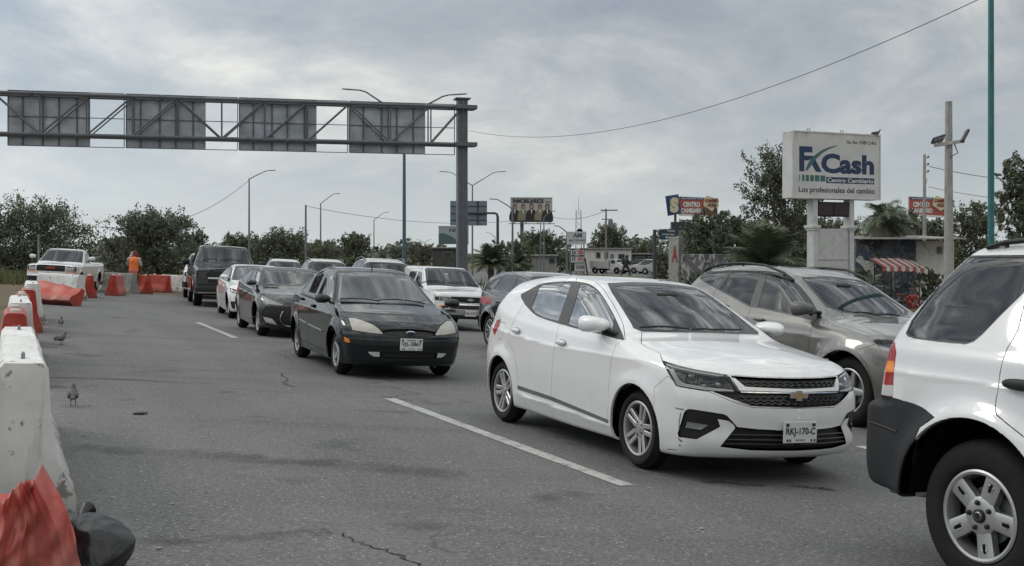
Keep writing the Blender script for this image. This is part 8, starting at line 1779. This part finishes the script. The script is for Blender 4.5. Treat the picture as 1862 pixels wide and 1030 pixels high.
# ================================================================ far vehicles
def dump_truck():
    Y = 108; k = Y / F_PX; p = G_(1106, Y); root = empty('dump_truck', p, R(-38), 'white dump truck parked in front of the small white house', 'truck', None); wp = plain('truck_white', (.46, .46, .45), .5); mb = MB()
    mb.loft([[(x, y, z) for y, z in ((-1.0, .8), (1.0, .8), (1.15, t), (-1.15, t))] for x, t in ((-2.6, 1.75), (-2.5, 1.95), (.7, 1.95), (.75, 2.1))]); mb.build('tipper_body', wp, root)
    for x in (-2.2, -1.4, -.6, .2): mb = MB(); mb.box((x, -1.1, 1.35), (.10, .12, 1.1)); mb.box((x, 1.1, 1.35), (.10, .12, 1.1)); mb.build('body_rib', wp, root)
    mb = MB(); mb.loft([[(x, y, z) for y, z in ((-.95, .6), (.95, .6), (.95 - i, t), (-.95 + i, t))] for x, t, i in ((.9, 2.2, .08), (1.75, 2.15, .1), (2.2, 1.55, .05), (2.95, 1.35, .05), (3.05, 1.0, 0))]); cb = mb.build('cab', wp, root)
    mb = MB(); mb.box((1.4, -.90, 1.80), (.6, .12, .45)); mb.box((1.4, .90, 1.80), (.6, .12, .45)); mb.build('window', M_WIN, cb); mb = MB(); mb.box((2.02, 0, 1.88), (.08, 1.5, .42), .02, 0, Matrix.Rotation(0, 4, 'Y')); mb.build('windscreen', M_WIN, cb)
    mb = MB(); mb.box((.1, 0, .62), (5.6, .8, .2)); mb.build('chassis', DARK, root)
    for x in (-1.7, 2.1):
        for y in (-.95, .95): mb = MB(); mb.lathe([(.2, -.14), (.45, -.14), (.5, -.1), (.5, .1), (.45, .14), (.2, .14)], 20, 0, Matrix.Translation((x, y, .5)) @ Matrix.Rotation(math.pi / 2, 4, 'X')); mb.lathe([(.2, -.12), (.2, .12)], 14, 1, Matrix.Translation((x, y, .5)) @ Matrix.Rotation(math.pi / 2, 4, 'X')); mb.build('wheel', [RUBBER, STEEL], root)
    root.scale = (.66, .66, .66)
dump_truck()
def parked(px, Y, col, label, hd):
    p = G_(px, Y); root = empty('parked_car', p, R(hd), label, 'car', 'cars parked far off on the right'); mb = MB(); S = [(-2.1, .75, .62), (-1.95, .85, .95), (-1.4, .86, .98), (-.9, .70, 1.38), (.2, .70, 1.42), (.95, .84, .95), (1.8, .82, .82), (2.1, .70, .55)]
    mb.loft([[(x, -w, .28), (x, w, .28), (x, w * 1.02, .60), (x, w, min(z, .88)), (x, w * .86, z), (x, -w * .86, z), (x, -w, min(z, .88)), (x, -w * 1.02, .60)] for x, w, z in S]); mb.build('body', col, root, 50)
    mb = MB(); mb.loft([[(x, -w, .93), (x, w, .93), (x, w * .84, z), (x, -w * .84, z)] for x, w, z in ((-1.35, .80, .99), (-.88, .80, 1.33), (.2, .80, 1.37), (.85, .80, .99))]); mb.build('windows', M_WIN, root)
    for x in (-1.3, 1.3):
        for y in (-.8, .8): mb = MB(); mb.lathe([(.17, -.1), (.30, -.1), (.31, 0), (.30, .1), (.17, .1)], 16, 0, Matrix.Translation((x, y, .31)) @ Matrix.Rotation(math.pi / 2, 4, 'X')); mb.lathe([(.0, -.08), (.17, -.08), (.17, .08), (.0, .08)], 12, 1, Matrix.Translation((x, y, .31)) @ Matrix.Rotation(math.pi / 2, 4, 'X')); mb.build('wheel', [RUBBER, ALLOY], root)
parked(1181, 108, plain('parked_white', (.5, .5, .5), .35), 'white parked car far off, right of the striding statue', 150); parked(1203, 104, plain('parked_silver', (.36, .37, .38), .35), 'silver parked car far off, below the direction sign', 140); parked(1160, 116, plain('parked_dark', (.06, .06, .07), .35), 'dark parked car far off, behind the striding statue', 160)
def cart():
    Y = 33; p = G_(1632, Y); root = empty('pedal_cart', p, R(4), 'pedal cart with a red and white striped awning beside the mural house', 'cart'); k = Y / F_PX; z = lambda y: CAM_H + (HY - y) * k - p.z; zt = z(472); ze = z(485); red = plain('awning_red', (.33, .075, .065), .8, var=.2); wh = plain('awning_white', (.46, .44, .42), .8, var=.15); X0, X1 = -.70, .68
    ob = []; mb = MB(); n = 12
    for i in range(n):
        a, b = X0 + (X1 - X0) * i / n, X0 + (X1 - X0) * (i + 1) / n; sh = lambda x: max(0, (x - .2)) * -.18
        for t in (0, .004): mb.add([(a + .05, -.45, ze + sh(a)), (b + .05, -.45, ze + sh(b)), (b, .45, zt + .03 + sh(b)), (a, .45, zt + .03 + sh(a))][::1 if t else -1], [(0, 1, 2, 3)], i % 2)
        mb.add([(a + .05, -.455, ze + sh(a)), (b + .05, -.455, ze + sh(b)), (b + .05, -.46, ze - .12 + sh(b)), ((a + b) / 2 + .05, -.46, ze - .15 + sh(a)), (a + .05, -.46, ze - .12 + sh(a))], [(0, 1, 2, 3, 4)], i % 2)
    mb.build('awning', [red, wh], root)
    for x in (-.55, -.02, .5):
        for y in (-.38, .4): mb = MB(); mb.tube([(x, y, .3), (x, y, ze + (.02 if y < 0 else .1))], .018, 8); mb.build('awning_pole', BLACKP, root)
    mb = MB(); mb.box((-.25, 0, .62), (.75, .75, .06), .02); mb.box((-.58, 0, .85), (.06, .75, .45), .02); mb.box((-.25, 0, .42), (.8, .7, .30), .03); mb.build('seat_box', plain('cart_box', (.05, .06, .07), .5, var=.3), root)
    for x, y, r in ((-.5, -.42, .30), (-.5, .42, .30), (.78, 0, .30)):
        mb = MB(); M = Matrix.Translation((x, y, r)) @ Matrix.Rotation(math.pi / 2, 4, 'X'); pr = [(r + .02 * math.cos(t), .02 * math.sin(t)) for t in np.linspace(0, 2 * math.pi, 9)[:-1]]; mb.lathe(pr, 28, 0, M, closed=True)
        for q in range(9): t = q * 2 * math.pi / 9; mb.tube([(x, y, r), (x + r * math.cos(t), y, r + r * math.sin(t))], .005, 4, True, 1)
        mb.build('wheel', [plain('cart_tyre', (.30, .30, .29), .6), STEEL], root)
    mb = MB(); mb.tube([(-.3, 0, .35), (.35, 0, .42), (.6, 0, .75), (.78, 0, .30)], .022, 8); mb.tube([(.6, 0, .75), (.58, 0, .95), (.45, -.2, .98)], .018, 8); mb.tube([(.58, 0, .95), (.45, .2, .98)], .018, 8); mb.tube([(.15, 0, .4), (.1, 0, .78)], .018, 8); mb.box((.08, 0, .80), (.2, .12, .05), .02); mb.build('frame', plain('cart_frame', (.22, .05, .045), .5), root)
    r = np.random.default_rng(6); mb = MB()
    for i in range(60): d = r.normal(0, 1, 3); d /= np.linalg.norm(d); q = d * [.20, .15, .19]; mb.ball((.33 + q[0], -.25 + q[1], .60 + q[2]), (.045, .04, .04), 6, 4)
    tag(mb.build('flower_bundle', plain('flower_red', (.30, .05, .035), .7, var=.5, scale=20)), 'round red bundle of flowers hung on the pedal cart', 'flowers').matrix_world = Matrix.Translation(p) @ Matrix.Rotation(R(4), 4, 'Z')
cart()
# ================================================================ figures
def sdf_figure(parts, k=.035, h=.014):
    """parts: list of (a, b, ra, rb); one smooth skin over all of them"""
    A = np.array([p[0] for p in parts], float); B = np.array([p[1] for p in parts], float); rm = max(max(p[2], p[3]) for p in parts) + .04; lo = np.minimum(A.min(0), B.min(0)) - rm; hi = np.maximum(A.max(0), B.max(0)) + rm
    ax = [np.arange(lo[i], hi[i] + h, h) for i in range(3)]; G = np.stack(np.meshgrid(*ax, indexing='ij'), -1)
    D = None
    for a, b, ra, rb in parts:
        a, b = np.array(a, float), np.array(b, float); ab = b - a; t = np.clip(((G - a) @ ab) / max(ab @ ab, 1e-9), 0, 1); d = np.linalg.norm(G - a - t[..., None] * ab, axis=-1) - (ra + (rb - ra) * t)
        if D is None: D = d
        else: q = np.maximum(k - np.abs(D - d), 0) / k; D = np.minimum(D, d) - q * q * k * .25
    V, Q = surface_net(D, lo, h); gx = np.gradient(D, h); ijk = np.clip(np.round((V - lo) / h).astype(int), 0, np.array(D.shape) - 1); N = np.stack([g[tuple(ijk.T)] for g in gx], 1); fn = np.cross(V[Q[:, 1]] - V[Q[:, 0]], V[Q[:, 2]] - V[Q[:, 0]])
    if ((fn * N[Q[:, 0]]).sum(1) < 0).mean() > .5: Q = Q[:, ::-1]
    return V, Q
def hand(w, d, sg):
    """palm, four bent fingers and a thumb from the wrist w along d"""
    w, d = Vector(w), Vector(d).normalized(); s = d.cross(Vector((0, 1, 0))); s = s.normalized() if s.length > .1 else Vector((1, 0, 0)); o = [(w, w + d * .07, .028, .034)]
    for i, (f, l) in enumerate(((-.026, .062), (-.009, .074), (.009, .069), (.026, .052))): b = w + d * .08 + s * f; m = b + d * l * .55; o += [(b, m, .010, .009), (m, m + d * l * .4 + Vector((0, -.02, 0)), .009, .007)]
    o.append((w + d * .03 + s * .03 * sg, w + d * .07 + s * .058 * sg, .012, .009)); return [(tuple(a), tuple(b), r, q) for a, b, r, q in o]
def worker():
    p = at(243, 533); root = empty('person', p, R(10), 'worker in an orange safety vest, back turned, leaning over the barriers with bent head', 'person'); S = 1.0
    hip, chest, neck = (0, 0, .92), (.01, .06, 1.30), (.02, .12, 1.46); sh = [(-.19, .07, 1.40), (.20, .07, 1.40)]; el = [(-.26, .22, 1.16), (.29, .03, 1.12)]; wr = [(-.16, .40, 1.14), (.27, .16, .90)]
    body = [(hip, chest, .15, .17), (chest, neck, .16, .06), (neck, (.03, .19, 1.56), .058, .06), ((.03, .22, 1.57), (.03, .23, 1.66), .085, .092), ((.03, .30, 1.58), (.03, .33, 1.57), .03, .018), ((-.06, .22, 1.61), (-.065, .22, 1.59), .022, .02), ((.12, .22, 1.61), (.125, .22, 1.59), .022, .02)]
    for i in (0, 1): body += [(chest, sh[i], .10, .075), (sh[i], el[i], .062, .048), (el[i], wr[i], .045, .032)] + hand(wr[i], Vector(wr[i]) - Vector(el[i]), 1 - 2 * i)
    for sg in (-1, 1): body += [(hip, (sg * .10, 0, .86), .13, .10), ((sg * .10, 0, .86), (sg * .12, .02, .48), .088, .062), ((sg * .12, .02, .48), (sg * .13, -.02, .08), .058, .042), ((sg * .13, -.03, .05), (sg * .14, .15, .04), .045, .038)]
    V, Q = sdf_figure(body); np_mesh('body', V, Q, plain('skin', (.22, .12, .08), .6), root)
    def cloth(nm, parts, mat): V, Q = sdf_figure(parts); np_mesh(nm, V, Q, mat, root)
    cloth('shirt', [(chest, neck, .17, .085)] + [(chest, sh[i], .12, .085) for i in (0, 1)] + [(sh[i], Vector(sh[i]).lerp(Vector(el[i]), .8), .078, .066) for i in (0, 1)], plain('grey_shirt', (.36, .36, .36), .85, var=.2))
    cloth('safety_vest', [((0, 0, .86), chest, .185, .195), (chest, (.02, .09, 1.42), .19, .10), ((-.10, .06, 1.38), (.11, .06, 1.38), .11, .11)], plain('vest_orange', (.80, .17, .03), .6, var=.12, Emission_Color=(.8, .17, .03, 1), Emission_Strength=0.0)); cloth('vest_hem', [((0, -.005, .74), (0, 0, .92), .175, .195)], plain('vest_coral', (.66, .17, .10), .7, var=.15))
    cloth('trousers', [(hip, (sg * .10, 0, .86), .14, .115) for sg in (-1, 1)] + [((sg * .10, 0, .86), (sg * .12, .02, .48), .102, .078) for sg in (-1, 1)] + [((sg * .12, .02, .48), (sg * .13, -.02, .10), .075, .066) for sg in (-1, 1)], plain('dark_trousers', (.025, .027, .032), .85)); cloth('shoes', [((sg * .13, -.04, .045), (sg * .14, .16, .04), .055, .048) for sg in (-1, 1)], BLACKP)
    cloth('head_scarf', [((.03, .20, 1.62), (.03, .22, 1.67), .105, .105), ((.03, .16, 1.58), (.02, .10, 1.46), .085, .075)], plain('scarf_maroon', (.17, .03, .025), .85, var=.25)); V, Q = sdf_figure([((-.13, .20, 1.50), (-.06, .26, 1.66), .07, .08), ((-.18, .18, 1.34), (-.13, .22, 1.52), .05, .07)]); o = tag(np_mesh('bundle', V, Q, plain('pale_sack', (.45, .42, .39), .85, var=.2)), 'pale bundle carried on the shoulder of the worker in orange', 'bundle'); o.matrix_world = Matrix.Translation(p) @ Matrix.Rotation(R(10), 4, 'Z')
worker()
def statue():
    Y = 92; p = G_(1138, Y); root = empty('statue', p, 0, 'dark statue of a striding figure with a bundle, beside the dump truck', 'statue'); s = 36 * Y / F_PX / 1.75 * 1.12
    b = [((0, 0, .95), (.05, 0, 1.30), .16, .19), ((.05, 0, 1.30), (.07, 0, 1.46), .17, .07), ((.07, 0, 1.50), (.08, 0, 1.62), .08, .10), ((.08, 0, 1.66), (.08, 0, 1.69), .15, .12), ((-.08, 0, .95), (-.26, 0, .52), .12, .09), ((-.26, 0, .52), (-.42, 0, .08), .085, .06), ((.05, 0, .95), (.26, 0, .55), .12, .09), ((.26, 0, .55), (.34, 0, .08), .085, .06), ((-.42, 0, .04), (-.32, 0, .03), .05, .04), ((.34, 0, .04), (.46, 0, .03), .05, .04), ((-.10, 0, 1.38), (-.28, 0, 1.12), .075, .06), ((-.28, 0, 1.12), (-.12, 0, .98), .055, .045), ((.16, 0, 1.36), (.30, 0, 1.12), .075, .06), ((.30, 0, 1.12), (.38, 0, 1.28), .055, .045), ((-.18, .05, 1.22), (-.20, .05, 1.42), .15, .13)]
    V, Q = sdf_figure(b, .05, .02); np_mesh('figure', V * s, Q, plain('dark_bronze', (.028, .028, .03), .6, .3, var=.3), root); mb = MB(); mb.box((0, 0, .05), (1.3 * s, .6 * s, .14), .02); mb.build('plinth', M_CON, root)
statue()
# verge and far pavement on the right
drape('pavement', [row(0, 17.5, 24), row(-30, 17.5, 26), (9, 54, 20, 50)], raw_concrete('pavement_concrete', .16, .24), .10)
def kerb():
    mb = MB(); pts = [lane(0, 17.4), lane(-15, 17.4), lane(-30, 17.4), Vector((8.9, 54, gz(8.9, 54)))]
    for a, b in zip(pts[:-1], pts[1:]): d = (b - a).normalized(); l = Vector((-d.y, d.x, 0)) * .09; mb.loft([[q - l, q + l, q + l + Vector((0, 0, .13)), q - l + Vector((0, 0, .13))] for q in (a, b)])
    tag(mb.build('kerb', M_CON), kind='structure')
kerb()
